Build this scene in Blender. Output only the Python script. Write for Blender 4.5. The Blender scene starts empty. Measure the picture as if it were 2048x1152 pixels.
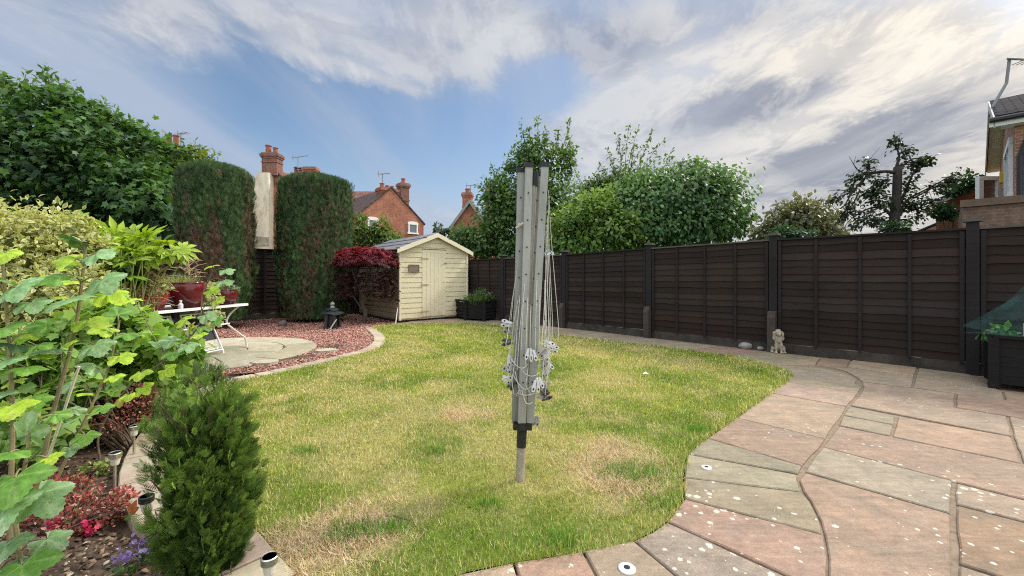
import bpy, bmesh, math, random
import numpy as np
from mathutils import Vector, Matrix, Quaternion
rng = np.random.default_rng(11)
random.seed(5)
COL = bpy.context.scene.collection
scene = bpy.context.scene
F, CX, HY, H = 830.0, 1024.0, 552.0, 1.15
R = math.radians

def G(px, py, z=0.0):
    """survey a point of the ground plane (height z) from its bearing in the photograph"""
    Y = (H - z) * F / (py - HY)
    return Vector(((px - CX) / F * Y, Y, z))

def P(px, py, Y):
    return Vector(((px - CX) / F * Y, Y, H + (HY - py) / F * Y))

U = Vector((-.6928, .7211, 0)).normalized()      # along the right fence, away from the camera
W = Vector((.7211, .6928, 0)).normalized()       # across the garden, towards the fence
ZUP = Vector((0, 0, 1))

# ------------------------------------------------------------------ noise
def _hash(ix, iy, seed):
    n = (ix.astype(np.int64) * 374761393 + iy.astype(np.int64) * 668265263 + seed * 144665) & 0x7fffffff
    n = ((n ^ (n >> 13)) * 1274126177) & 0x7fffffff
    return ((n ^ (n >> 16)) & 0xffff) / 65535.0

def vnoise(x, y, scale, seed=0):
    x = np.asarray(x, float) * scale; y = np.asarray(y, float) * scale
    ix = np.floor(x); iy = np.floor(y)
    fx = x - ix; fy = y - iy
    fx = fx * fx * (3 - 2 * fx); fy = fy * fy * (3 - 2 * fy)
    a = _hash(ix, iy, seed); b = _hash(ix + 1, iy, seed)
    c = _hash(ix, iy + 1, seed); d = _hash(ix + 1, iy + 1, seed)
    return (a * (1 - fx) + b * fx) * (1 - fy) + (c * (1 - fx) + d * fx) * fy

def fbm(x, y, scale, seed=0, octv=4):
    s = 0; a = .5; t = 0
    for k in range(octv):
        s = s + a * vnoise(x, y, scale * 2 ** k, seed + k * 17); t += a; a *= .5
    return s / t

def sstep(a, b, x):
    t = np.clip((x - a) / (b - a), 0, 1)
    return t * t * (3 - 2 * t)

# ------------------------------------------------------------------ objects
def tag(o, label=None, cat=None, group=None, kind=None):
    if label: o['label'] = label
    if cat: o['category'] = cat
    if group: o['group'] = group
    if kind: o['kind'] = kind
    return o

def wloc(o):
    v = Vector((0, 0, 0))
    while o is not None:
        v += o.location; o = o.parent
    return v

def thing(name, label, cat, loc, group=None):
    o = bpy.data.objects.new(name, None); COL.objects.link(o)
    o.empty_display_size = .1
    o.location = Vector(loc)
    return tag(o, label, cat, group)

def link(name, me, mat, parent=None, origin=None, smooth=False):
    o = bpy.data.objects.new(name, me); COL.objects.link(o)
    if mat: me.materials.append(mat)
    org = wloc(parent) if parent else (Vector(origin) if origin is not None else Vector((0, 0, 0)))
    if parent: o.parent = parent
    else: o.location = org
    if org.length > 0: me.transform(Matrix.Translation(-org))
    if smooth: me.polygons.foreach_set('use_smooth', [True] * len(me.polygons))
    me.update()
    return o

class MB:
    def __init__(s): s.v = []; s.f = []; s.c = []
    def _add(s, vs, fs, col=None):
        b = len(s.v); s.v += [tuple(x) for x in vs]; s.f += [tuple(b + i for i in f) for f in fs]
        s.c += [col or (1, 1, 1)] * len(vs); return s
    def frame_box(s, c, X, Y, Z, sx, sy, sz, col=None):
        c = Vector(c); X = Vector(X) * (sx / 2); Y = Vector(Y) * (sy / 2); Z = Vector(Z) * (sz / 2)
        vs = [c + a * X + b * Y + d * Z for d in (-1, 1) for b in (-1, 1) for a in (-1, 1)]
        return s._add(vs, [(0, 2, 3, 1), (4, 5, 7, 6), (0, 1, 5, 4), (2, 6, 7, 3), (0, 4, 6, 2), (1, 3, 7, 5)], col)
    def box(s, c, sx, sy, sz, rz=0, col=None):
        X = Vector((math.cos(rz), math.sin(rz), 0)); Y = Vector((-math.sin(rz), math.cos(rz), 0))
        return s.frame_box(c, X, Y, ZUP, sx, sy, sz, col)
    def bar(s, p0, p1, w, h, up=ZUP, col=None):
        p0 = Vector(p0); p1 = Vector(p1); d = p1 - p0; L = d.length
        if L < 1e-6: return s
        d /= L; X = d.cross(Vector(up))
        if X.length < 1e-4: X = d.cross(Vector((1, 0, 0)))
        X.normalize(); Z = X.cross(d)
        return s.frame_box((p0 + p1) / 2, X, d, Z, w, L, h, col)
    def tube(s, pts, r, sides=6, caps=True, col=None):
        pts = [Vector(p) for p in pts]; n = len(pts)
        rs = r if isinstance(r, (list, tuple)) else [r] * n
        vs = []; ref = None
        for i in range(n):
            d = (pts[min(i + 1, n - 1)] - pts[max(i - 1, 0)])
            if d.length < 1e-9: d = Vector((0, 0, 1))
            d.normalize()
            if ref is None:
                ref = d.cross(Vector((.3, .2, 1)) if abs(d.z) < .9 else Vector((1, .1, 0)))
            ref = (ref - d * ref.dot(d)).normalized(); b = d.cross(ref)
            for k in range(sides):
                a = 2 * math.pi * k / sides
                vs.append(pts[i] + (ref * math.cos(a) + b * math.sin(a)) * rs[i])
        fs = [(i * sides + k, i * sides + (k + 1) % sides, (i + 1) * sides + (k + 1) % sides, (i + 1) * sides + k)
              for i in range(n - 1) for k in range(sides)]
        if caps:
            fs.append(tuple(reversed(range(sides)))); fs.append(tuple((n - 1) * sides + k for k in range(sides)))
        return s._add(vs, fs, col)
    def lathe(s, prof, c, sides=20, M=None, col=None, caps=True):
        c = Vector(c); vs = []
        for r, z in prof:
            for k in range(sides):
                a = 2 * math.pi * k / sides
                p = Vector((r * math.cos(a), r * math.sin(a), z))
                vs.append(c + (M @ p if M else p))
        n = len(prof)
        fs = [(i * sides + k, i * sides + (k + 1) % sides, (i + 1) * sides + (k + 1) % sides, (i + 1) * sides + k)
              for i in range(n - 1) for k in range(sides)]
        if caps:
            fs.append(tuple(reversed(range(sides)))); fs.append(tuple((n - 1) * sides + k for k in range(sides)))
        return s._add(vs, fs, col)
    def prism(s, poly, z0, z1, col=None):
        """poly: list of 2d / 3d points, vertical extrusion"""
        n = len(poly)
        vs = [(p[0], p[1], z0) for p in poly] + [(p[0], p[1], z1) for p in poly]
        ar = sum(poly[i][0] * poly[(i + 1) % n][1] - poly[(i + 1) % n][0] * poly[i][1] for i in range(n))
        fs = [tuple(range(n, 2 * n)), tuple(reversed(range(n)))] + [(i, (i + 1) % n, n + (i + 1) % n, n + i) for i in range(n)]
        if ar < 0: fs = [tuple(reversed(f)) for f in fs]
        return s._add(vs, fs, col)
    def plate(s, pts, off, col=None):
        """closed plate: a flat polygon in 3d thickened by the vector off"""
        pts = [Vector(p) for p in pts]; n = len(pts); off = Vector(off)
        vs = pts + [p + off for p in pts]
        nn = Vector((0, 0, 0))
        for i in range(n): nn += pts[i].cross(pts[(i + 1) % n])
        fs = [tuple(range(n, 2 * n)), tuple(reversed(range(n)))] + [(i, (i + 1) % n, n + (i + 1) % n, n + i) for i in range(n)]
        if nn.dot(off) < 0: fs = [tuple(reversed(f)) for f in fs]
        return s._add(vs, fs, col)
    def build(s, name, mat, parent=None, origin=None, smooth=False, colors=False):
        me = bpy.data.meshes.new(name)
        me.from_pydata(s.v, [], s.f)
        if colors:
            a = me.color_attributes.new('Col', 'FLOAT_COLOR', 'POINT')
            a.data.foreach_set('color', np.concatenate([np.array(s.c, np.float32), np.ones((len(s.c), 1), np.float32)], 1).ravel())
        return link(name, me, mat, parent, origin, smooth)

def np_mesh(name, V, faces, ninst, k, C=None):
    """V (ninst*k,3); faces: template faces on k verts"""
    me = bpy.data.meshes.new(name)
    nv = len(V); me.vertices.add(nv); me.vertices.foreach_set('co', np.ascontiguousarray(V, np.float32).ravel())
    tl = np.concatenate([np.array(f) for f in faces]); lens = np.array([len(f) for f in faces])
    off = (np.arange(ninst) * k)[:, None]
    loops = (tl[None, :] + off).ravel()
    lt = np.tile(lens, ninst); ls = np.concatenate([[0], np.cumsum(lt)[:-1]])
    me.loops.add(len(loops)); me.loops.foreach_set('vertex_index', loops.astype(np.int32))
    me.polygons.add(len(lt)); me.polygons.foreach_set('loop_start', ls.astype(np.int32))
    try: me.polygons.foreach_set('loop_total', lt.astype(np.int32))
    except Exception: pass
    if C is not None:
        a = me.color_attributes.new('Col', 'FLOAT_COLOR', 'POINT')
        a.data.foreach_set('color', np.concatenate([C, np.ones((len(C), 1))], 1).astype(np.float32).ravel())
    me.update(calc_edges=True); me.validate()
    return me

def nrm(a): return a / np.maximum(np.linalg.norm(a, axis=-1, keepdims=True), 1e-9)

# leaf templates: verts (x across, y along, z up), faces, weight of the second colour per vertex
def t_oval(w=.27, fold=.06, droop=-.1):
    v = [(0, 0, 0), (w * .8, .28, fold), (w, .55, fold), (0, 1, droop), (-w, .55, fold), (-w * .8, .28, fold), (0, .45, 0)]
    return np.array(v), [(0, 1, 2, 6), (6, 2, 3), (0, 6, 4, 5), (6, 3, 4)], np.array([0, 1, 1, .6, 1, 1, 0.])
def t_narrow(w=.1):
    v = [(0, 0, 0), (w, .45, .02), (0, 1, -.12), (-w, .45, .02)]
    return np.array(v), [(0, 1, 2, 3)], np.array([0, .5, 1, .5])
def t_lobed(n=5, deep=.45, spread=250, curl=-.08, base=.0, teeth=False):
    """palmate leaf: fan around a point near the stalk"""
    c = (0, .22, .0); v = [c]; wgt = [0.]
    a0 = -spread / 2
    m = n * 2 - 1
    for i in range(m):
        a = R(a0 + spread * i / (m - 1))
        k = abs(i - (m - 1) / 2) / ((m - 1) / 2)
        rad = .78 * (1 - .38 * k)
        if i % 2: rad *= (1 - deep)
        v.append((rad * math.sin(a), .22 + rad * math.cos(a), curl * (rad / .78) ** 2)); wgt.append(1. if i % 2 == 0 else .5)
    v.append((0, base, 0)); wgt.append(.2)
    L = len(v) - 1
    f = [(0, i + 1, i) for i in range(1, m)] + [(0, 1, L), (0, L, m)]
    f = [(0, i, i + 1)[::-1] for i in range(1, m)] + [(0, 1, L)[::1], (0, L, m)]
    return np.array(v), f, np.array(wgt)
def t_fingers(n=8, spread=230, w=.085, L0=.95):
    v = []; f = []; wgt = []
    for i in range(n):
        k = (i / (n - 1) - .5) * 2
        a = R(spread / 2 * k); L = L0 * (1 - .42 * abs(k)); s, c = math.sin(a), math.cos(a)
        b = len(v)
        pts = [(0, .02), (w * .45, .3 * L), (w * 1.1, .62 * L), (0, L), (-w * 1.1, .62 * L), (-w * .45, .3 * L)]
        zz = [0, .02, 0.0, -.16 * L, 0.0, .02]
        for (x, y), z in zip(pts, zz): v.append((x * c + y * s, -x * s + y * c, z)); wgt.append(y / L)
        f += [(b, b + 1, b + 2, b + 3), (b, b + 3, b + 4, b + 5)]
    # web near the stalk
    b = len(v)
    v.append((0, 0, -.005)); wgt.append(0)
    ring = []
    for i in range(n):
        k = (i / (n - 1) - .5) * 2; a = R(spread / 2 * k); r = .42 * (1 - .35 * abs(k))
        v.append((r * math.sin(a), r * math.cos(a), .008)); wgt.append(.3); ring.append(b + 1 + i)
    for i in range(n - 1): f.append((b, ring[i + 1], ring[i]))
    return np.array(v), f, np.array(wgt)
def t_spray(n=4, w=.05):
    """flat scale-leaf spray"""
    v = []; f = []; wgt = []
    def blade(x0, y0, a, L, ww):
        b = len(v); s, c = math.sin(a), math.cos(a)
        for x, y, z in ((0, 0, 0), (ww, L * .5, .01), (0, L, -.02), (-ww, L * .5, .01)):
            v.append((x0 + x * c + y * s, y0 - x * s + y * c, z - .05 * (y0 + y) ** 2)); wgt.append(min(1, y0 + L * (y / L if L else 0)))
        f.append((b, b + 1, b + 2, b + 3))
    blade(0, 0, 0, 1, w)
    for i in range(n):
        y = .12 + .62 * i / n; L = .5 * (1 - .55 * i / n)
        blade(0, y, R(38), L, w); blade(0, y + .05, R(-38), L, w)
    return np.array(v), f, np.array(wgt)
def t_shard():
    v = [(-.5, 0, 0), (.1, -.35, .08), (.5, .05, 0), (.0, .4, .05), (0, 0, .28)]
    return np.array(v), [(0, 1, 4), (1, 2, 4), (2, 3, 4), (3, 0, 4)], np.array([0, .3, .2, .5, 1.])
def t_blade():
    v = [(-.5, 0, 0), (.5, 0, 0), (.3, .6, .1), (-.3, .6, .1), (0, 1, .35)]
    return np.array(v), [(0, 1, 2, 3), (3, 2, 4)], np.array([0, 0, .6, .6, 1.])

def leaves(name, mat, parent, pos, dr, nr, size, c0, c1=None, tmpl=None, origin=None, wid=None, smooth=False):
    pos = np.asarray(pos, float); n = len(pos)
    T, fs, wg = tmpl; k = len(T)
    Y = nrm(np.asarray(dr, float)); Z = np.asarray(nr, float)
    Z = nrm(Z - Y * np.sum(Z * Y, 1, keepdims=True)); X = np.cross(Y, Z)
    size = np.broadcast_to(np.asarray(size, float), (n,))
    sx = size if wid is None else np.broadcast_to(np.asarray(wid, float), (n,))
    V = (pos[:, None, :] + (T[None, :, 0, None] * sx[:, None, None]) * X[:, None, :]
         + (T[None, :, 1, None] * size[:, None, None]) * Y[:, None, :] + (T[None, :, 2, None] * size[:, None, None]) * Z[:, None, :])
    c0 = np.broadcast_to(np.asarray(c0, float), (n, 3)); c1 = c0 if c1 is None else np.broadcast_to(np.asarray(c1, float), (n, 3))
    Cc = c0[:, None, :] * (1 - wg[None, :, None]) + c1[:, None, :] * wg[None, :, None]
    me = np_mesh(name, V.reshape(-1, 3), fs, n, k, np.clip(Cc.reshape(-1, 3), 0, 1))
    return link(name, me, mat, parent, origin, smooth)

def cmix(a, b, t):
    t = np.asarray(t)[:, None]; return np.array(a)[None] * (1 - t) + np.array(b)[None] * t
def rdir(n): return nrm(rng.normal(size=(n, 3)))

# ------------------------------------------------------------------ materials
def mk(name):
    m = bpy.data.materials.new(name); m.use_nodes = True
    nt = m.node_tree; return m, nt, nt.nodes['Principled BSDF'], nt.nodes['Material Output']
def nd(nt, typ, **kw):
    n = nt.nodes.new(typ)
    for k, v in kw.items():
        if k in n.inputs.keys(): n.inputs[k].default_value = v
        else: setattr(n, k, v)
    return n
def lk(nt, a, b): nt.links.new(a, b)
def mixc(nt, fac, a, b, mode='MIX'):
    n = nt.nodes.new('ShaderNodeMix'); n.data_type = 'RGBA'; n.blend_type = mode
    for s, v in ((n.inputs[0], fac), (n.inputs[6], a), (n.inputs[7], b)):
        if hasattr(v, 'links'): nt.links.new(v, s)
        elif isinstance(v, (int, float)): s.default_value = v
        else: s.default_value = (*v, 1)
    return n.outputs[2]
def math_(nt, op, a, b=None, c=None):
    n = nt.nodes.new('ShaderNodeMath'); n.operation = op
    for i, v in enumerate((a, b, c)):
        if v is None: continue
        if hasattr(v, 'links'): nt.links.new(v, n.inputs[i])
        else: n.inputs[i].default_value = v
    return n.outputs[0]
def ramp(nt, fac, stops):
    n = nt.nodes.new('ShaderNodeValToRGB'); e = n.color_ramp.elements
    while len(e) < len(stops): e.new(.5)
    for x, (p, c) in zip(e, stops):
        x.position = p; x.color = (*c, 1) if not isinstance(c, (int, float)) else (c, c, c, 1)
    nt.links.new(fac, n.inputs[0]); return n.outputs[0]
def noise(nt, scale, detail=4, rough=.55, vec=None, dist=0):
    n = nd(nt, 'ShaderNodeTexNoise', Scale=scale, Detail=detail, Roughness=rough, Distortion=dist)
    if vec is not None: nt.links.new(vec, n.inputs['Vector'])
    return n.outputs['Fac']
def wpos(nt):
    return nt.nodes.new('ShaderNodeNewGeometry').outputs['Position']
def bump(nt, bsdf, h, strength=.3, dist=.01):
    b = nd(nt, 'ShaderNodeBump', Strength=strength, Distance=dist); nt.links.new(h, b.inputs['Height']); nt.links.new(b.outputs[0], bsdf.inputs['Normal'])

def plain(name, col, rough=.6, var=.25, scale=6, bmp=0., metal=0., spec=.4, fine=60, stretch=None, dirt=None):
    m, nt, b, o = mk(name)
    p = wpos(nt)
    if stretch:
        mp = nd(nt, 'ShaderNodeMapping', Scale=stretch); lk(nt, p, mp.inputs[0]); p = mp.outputs[0]
    n1 = noise(nt, scale, 5, .6, p); n2 = noise(nt, fine, 3, .6, p)
    f = math_(nt, 'ADD', math_(nt, 'MULTIPLY', n1, .65), math_(nt, 'MULTIPLY', n2, .35))
    lo = tuple(max(0, c * (1 - var * 1.5)) for c in col); hi = tuple(min(1, c * (1 + var * 1.5)) for c in col)
    c = ramp(nt, f, [(.25, lo), (.75, hi)])
    if dirt:
        c = mixc(nt, ramp(nt, noise(nt, scale * 1.7, 6, .65, p), [(.52, 0.), (.72, 1.)]), c, dirt)
    lk(nt, c, b.inputs['Base Color'])
    b.inputs['Roughness'].default_value = rough; b.inputs['Metallic'].default_value = metal
    b.inputs['Specular IOR Level'].default_value = spec
    if bmp: bump(nt, b, f, bmp, .01)
    return m

def leafmat(name, trans=.35, rough=.5, spec=.35, tint=(1.15, 1.1, .55), var=.0):
    m, nt, b, o = mk(name)
    a = nd(nt, 'ShaderNodeVertexColor', layer_name='Col'); c = a.outputs[0]
    lk(nt, c, b.inputs['Base Color']); b.inputs['Roughness'].default_value = rough
    b.inputs['Specular IOR Level'].default_value = spec
    tr = nd(nt, 'ShaderNodeBsdfTranslucent'); lk(nt, mixc(nt, 1., c, tint, 'MULTIPLY'), tr.inputs[0])
    mx = nd(nt, 'ShaderNodeMixShader'); mx.inputs[0].default_value = trans
    lk(nt, b.outputs[0], mx.inputs[1]); lk(nt, tr.outputs[0], mx.inputs[2]); lk(nt, mx.outputs[0], o.inputs[0])
    return m

def surf_uv(nt):
    """metres along / up any wall or slope, from position and normal"""
    g = nt.nodes.new('ShaderNodeNewGeometry')
    def vm(op, a, b=None):
        n = nt.nodes.new('ShaderNodeVectorMath'); n.operation = op
        lk(nt, a, n.inputs[0])
        if b is not None:
            if hasattr(b, 'links'): lk(nt, b, n.inputs[1])
            else: n.inputs[1].default_value = b
        return n
    T = vm('NORMALIZE', vm('CROSS_PRODUCT', g.outputs['True Normal'], (0, 0, 1)).outputs[0]).outputs[0]
    B = vm('CROSS_PRODUCT', g.outputs['True Normal'], T).outputs[0]
    u = vm('DOT_PRODUCT', g.outputs['Position'], T).outputs['Value']; v = vm('DOT_PRODUCT', g.outputs['Position'], B).outputs['Value']
    cb = nt.nodes.new('ShaderNodeCombineXYZ'); lk(nt, u, cb.inputs[0]); lk(nt, v, cb.inputs[1])
    return cb.outputs[0], g.outputs['Position']

def brickmat(name, c1, c2, mortar, bw=.225, bh=.075, mort=.012, rough=.85):
    m, nt, b, o = mk(name); uv, p = surf_uv(nt)
    t = nd(nt, 'ShaderNodeTexBrick', Scale=1.0); t.inputs['Brick Width'].default_value = bw; t.inputs['Row Height'].default_value = bh
    t.inputs['Mortar Size'].default_value = mort; t.inputs['Color1'].default_value = (*c1, 1); t.inputs['Color2'].default_value = (*c2, 1)
    t.inputs['Mortar'].default_value = (*mortar, 1); t.inputs['Bias'].default_value = -.1
    lk(nt, uv, t.inputs['Vector'])
    c = mixc(nt, 1., t.outputs[0], ramp(nt, noise(nt, .9, 6, .7, p), [(.3, .62), (.7, 1.25)]), 'MULTIPLY')
    c = mixc(nt, 1., c, ramp(nt, noise(nt, 7, 3, .8, p), [(.3, .70), (.7, 1.32)]), 'MULTIPLY')
    c = mixc(nt, math_(nt, 'MULTIPLY', ramp(nt, noise(nt, 5, 3, .6, p), [(.5, 0.), (.75, 1.)]), .35), c, tuple(x * .55 for x in c1))
    lk(nt, c, b.inputs['Base Color']); b.inputs['Roughness'].default_value = rough; b.inputs['Specular IOR Level'].default_value = .2
    bump(nt, b, t.outputs['Fac'], -.4, .01)
    return m

def tilemat(name, c1, c2, w=.25, h=.28, rough=.75):
    m, nt, b, o = mk(name); uv, p = surf_uv(nt)
    t = nd(nt, 'ShaderNodeTexBrick', Scale=1.0); t.inputs['Brick Width'].default_value = w; t.inputs['Row Height'].default_value = h
    t.inputs['Mortar Size'].default_value = .02; t.inputs['Color1'].default_value = (*c1, 1); t.inputs['Color2'].default_value = (*c2, 1)
    t.inputs['Mortar'].default_value = (*[x * .3 for x in c1], 1); lk(nt, uv, t.inputs['Vector'])
    c = mixc(nt, 1., t.outputs[0], ramp(nt, noise(nt, 1.3, 6, .7, p), [(.3, .6), (.7, 1.3)]), 'MULTIPLY')
    lk(nt, c, b.inputs['Base Color']); b.inputs['Roughness'].default_value = rough; b.inputs['Specular IOR Level'].default_value = .2
    b.inputs['Specular IOR Level'].default_value = .02 if rough > .9 else .2
    bump(nt, b, t.outputs['Fac'], -.6, .02)
    return m

def colmat(name, rough=.8, nscale=12, namp=.5, bmp=.3, bdist=.006, spots=None, spec=.25):
    """vertex colour times procedural mottling"""
    m, nt, b, o = mk(name); p = wpos(nt)
    a = nd(nt, 'ShaderNodeVertexColor', layer_name='Col').outputs[0]
    n1 = noise(nt, nscale, 8, .65, p); n2 = noise(nt, nscale * .22, 5, .6, p, .6)
    f = math_(nt, 'ADD', math_(nt, 'MULTIPLY', n1, .5), math_(nt, 'MULTIPLY', n2, .5))
    c = mixc(nt, 1., a, ramp(nt, f, [(.32, 1 - namp), (.68, 1 + namp)]), 'MULTIPLY')
    if spots: c = spots(nt, p, c)
    lk(nt, c, b.inputs['Base Color']); b.inputs['Roughness'].default_value = rough; b.inputs['Specular IOR Level'].default_value = spec
    bump(nt, b, n1, bmp, bdist)
    return m

def catmull(pts, n=6, closed=False):
    pts = [Vector(p) for p in pts]; out = []; m = len(pts)
    for i in range(m if closed else m - 1):
        if closed: p0, p1, p2, p3 = pts[(i - 1) % m], pts[i], pts[(i + 1) % m], pts[(i + 2) % m]
        else: p0, p1, p2, p3 = pts[max(i - 1, 0)], pts[i], pts[i + 1], pts[min(i + 2, m - 1)]
        for k in range(n):
            t = k / n
            out.append(.5 * ((2 * p1) + (p2 - p0) * t + (2 * p0 - 5 * p1 + 4 * p2 - p3) * t * t + (3 * p1 - p0 - 3 * p2 + p3) * t ** 3))
    if not closed: out.append(pts[-1])
    return out

def inpoly(x, y, poly):
    c = np.zeros(len(x), bool); n = len(poly); j = n - 1
    for i in range(n):
        xi, yi, xj, yj = poly[i][0], poly[i][1], poly[j][0], poly[j][1]
        c ^= ((yi > y) != (yj > y)) & (x < (xj - xi) * (y - yi) / (yj - yi + 1e-12) + xi); j = i
    return c
def polydist(x, y, poly, closed=True):
    d = np.full(len(x), 1e9); n = len(poly)
    for i in range(n if closed else n - 1):
        ax, ay = poly[i][0], poly[i][1]; bx, by = poly[(i + 1) % n][0], poly[(i + 1) % n][1]
        L = (bx - ax) ** 2 + (by - ay) ** 2 + 1e-12
        t = np.clip(((x - ax) * (bx - ax) + (y - ay) * (by - ay)) / L, 0, 1)
        d = np.minimum(d, np.hypot(x - ax - t * (bx - ax), y - ay - t * (by - ay)))
    return d
def inset(poly, d):
    """shrink a 2d polygon by d"""
    p = [Vector((q[0], q[1])) for q in poly]; n = len(p)
    ar = sum(p[i].x * p[(i + 1) % n].y - p[(i + 1) % n].x * p[i].y for i in range(n))
    if ar < 0: p.reverse()
    out = []
    for i in range(n):
        e0 = (p[i] - p[i - 1]); e1 = (p[(i + 1) % n] - p[i])
        if e0.length < 1e-6 or e1.length < 1e-6: continue
        e0.normalize(); e1.normalize()
        n0 = Vector((-e0.y, e0.x)); n1 = Vector((-e1.y, e1.x)); b = n0 + n1
        if b.length < 1e-4: continue
        b.normalize(); out.append(p[i] + b * (d / max(.45, b.dot(n0))))
    return out
# ------------------------------------------------------------------ camera, sun, sky
cd = bpy.data.cameras.new('camera'); cam = bpy.data.objects.new('camera', cd); COL.objects.link(cam)
cam.location = (0, 0, H); cam.rotation_euler = (R(90), 0, 0)
cd.sensor_width = 36; cd.lens = F / 2048 * 36; cd.shift_y = (HY - 576) / 2048; cd.clip_start = .05; cd.clip_end = 2000
scene.camera = cam
scene.view_settings.view_transform = 'Standard'; scene.view_settings.look = 'None'; scene.view_settings.exposure = 0

SAZ, SEL = R(62), R(40)      # azimuth clockwise from +Y, elevation
sdir = Vector((math.sin(SAZ) * math.cos(SEL), math.cos(SAZ) * math.cos(SEL), math.sin(SEL)))
sl = bpy.data.lights.new('sun', 'SUN'); sl.energy = 3.7; sl.angle = R(10); sl.color = (1, .93, .82)
so = bpy.data.objects.new('sun', sl); COL.objects.link(so); so.rotation_euler = sdir.to_track_quat('Z', 'Y').to_euler()
so.location = (0, 0, 20)


scene.cycles.use_denoising = False
scene.cycles.pixel_filter_type = 'BLACKMAN_HARRIS'; scene.cycles.filter_width = 1.1
scene.cycles.max_bounces = 6; scene.cycles.diffuse_bounces = 3; scene.cycles.glossy_bounces = 2; scene.cycles.transmission_bounces = 4; scene.cycles.transparent_max_bounces = 8
scene.cycles.sample_clamp_indirect = 4; scene.cycles.caustics_reflective = False; scene.cycles.caustics_refractive = False
w = bpy.data.worlds.new('World'); scene.world = w; w.use_nodes = True
nt = w.node_tree; nt.nodes.clear()
out = nt.nodes.new('ShaderNodeOutputWorld'); bg = nt.nodes.new('ShaderNodeBackground'); lk(nt, bg.outputs[0], out.inputs[0])
bg.inputs[1].default_value = .1
sky = nd(nt, 'ShaderNodeTexSky'); sky.sky_type = 'NISHITA'; sky.sun_disc = False; sky.sun_elevation = SEL; sky.sun_rotation = SAZ
sky.air_density = 1.0; sky.dust_density = .8; sky.ozone_density = 1.3
tc = nt.nodes.new('ShaderNodeTexCoord'); vn = nt.nodes.new('ShaderNodeVectorMath'); vn.operation = 'NORMALIZE'
lk(nt, tc.outputs['Generated'], vn.inputs[0]); D = vn.outputs[0]
sx = nt.nodes.new('ShaderNodeSeparateXYZ'); lk(nt, D, sx.inputs[0])
dx, dy, dz = sx.outputs
def add(*a):
    r_ = a[0]
    for x in a[1:]: r_ = math_(nt, 'ADD', r_, x)
    return r_
def mul(a, b): return math_(nt, 'MULTIPLY', a, b)
def sub(a, b): return math_(nt, 'SUBTRACT', a, b)
zc = add(math_(nt, 'MAXIMUM', dz, 0.), .13)
cpx = math_(nt, 'DIVIDE', dx, zc); cpy = math_(nt, 'DIVIDE', dy, zc)
cb = nt.nodes.new('ShaderNodeCombineXYZ'); lk(nt, cpx, cb.inputs[0]); lk(nt, cpy, cb.inputs[1]); CP = cb.outputs[0]
def mapped(vec, sc, loc=(0, 0, 0), rz=0):
    m_ = nd(nt, 'ShaderNodeMapping'); m_.inputs['Scale'].default_value = sc; m_.inputs['Location'].default_value = loc
    m_.inputs['Rotation'].default_value = (0, 0, rz); lk(nt, vec, m_.inputs[0]); return m_.outputs[0]
def mr(v, a, b, c=0., d=1., smooth=True):
    n_ = nt.nodes.new('ShaderNodeMapRange'); n_.interpolation_type = 'SMOOTHSTEP' if smooth else 'LINEAR'
    lk(nt, v, n_.inputs[0])
    for i, x in enumerate((a, b, c, d)): n_.inputs[i + 1].default_value = x
    return n_.outputs[0]
nA = noise(nt, .75, 9, .58, mapped(CP, (1.0, .5, 1), (3.1, 1.7, 0)), .6)        # cloud masses
nB = noise(nt, 4.6, 8, .68, mapped(CP, (1.0, .62, 1), (7.4, .3, 0)), .4)       # broken mackerel texture
nC = noise(nt, .9, 7, .55, mapped(CP, (1.5, .22, 1), (1.2, 9.3, 0), .1), .4)     # thin veils
nS = noise(nt, 1.4, 7, .58, mapped(CP, (1.2, .5, 1), (12.1, 4.4, 0)), .5)       # shading inside the cloud
# cloud banks are placed by the compass direction and slope of the sky they occupy
dyp = math_(nt, 'MAXIMUM', dy, .08)
tx = add(math_(nt, 'DIVIDE', dx, dyp), mul(sub(nA, .5), .30), mul(sub(nS, .5), .16))
tz = add(math_(nt, 'DIVIDE', dz, dyp), mul(sub(nS, .5), .16), mul(sub(nB, .5), .05))
def bank(px, py, rx, ry, ang=0, soft=1.):
    a = R(ang); ca, sa_ = math.cos(a), math.sin(a)
    X1 = sub(tx, (px - CX) / F); Z1 = sub(tz, (HY - py) / F)
    u_ = mul(add(mul(X1, ca), mul(Z1, sa_)), F / rx); v_ = mul(sub(mul(Z1, ca), mul(X1, sa_)), F / ry)
    return mr(add(mul(u_, u_), mul(v_, v_)), soft, .0)
def wsum(items):
    r_ = None
    for wt, args in items:
        t_ = mul(bank(*args), wt); r_ = t_ if r_ is None else add(r_, t_)
    return r_
front = mr(dy, .02, .25)
plus = wsum([(.34, (690, 150, 300, 34, -17)), (.22, (330, 45, 160, 60, -14)), (.16, (560, 60, 150, 40, -16)), (.10, (330, 20, 480, 110, -8)), (.28, (720, 100, 380, 75, -17)), (.14, (700, 10, 560, 90, -6)), (.30, (965, 85, 190, 120, -15)), (.42, (1480, 150, 560, 260, 12)), (.46, (1850, 250, 620, 340, 20)), (.26, (1620, 400, 560, 130, 0)), (.10, (100, 110, 380, 260, 0)), (.16, (880, 405, 110, 45, 0)), (.20, (1150, 60, 260, 130, 0)), (.14, (890, 250, 60, 40, 0)), (.10, (700, 330, 420, 60, 8)), (.2, (1180, 260, 200, 120, 10))])
minus = wsum([(.30, (560, 270, 620, 170, -5)), (.36, (1080, 175, 130, 80, 0)), (.12, (1000, 330, 300, 120, 0))])
back = sub(1., front)
cov = add(mul(nA, .75), mul(sub(nB, .5), .62), mul(sub(plus, minus), front), mul(back, .28), .06)
mask = mr(cov, .38, .92)
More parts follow.
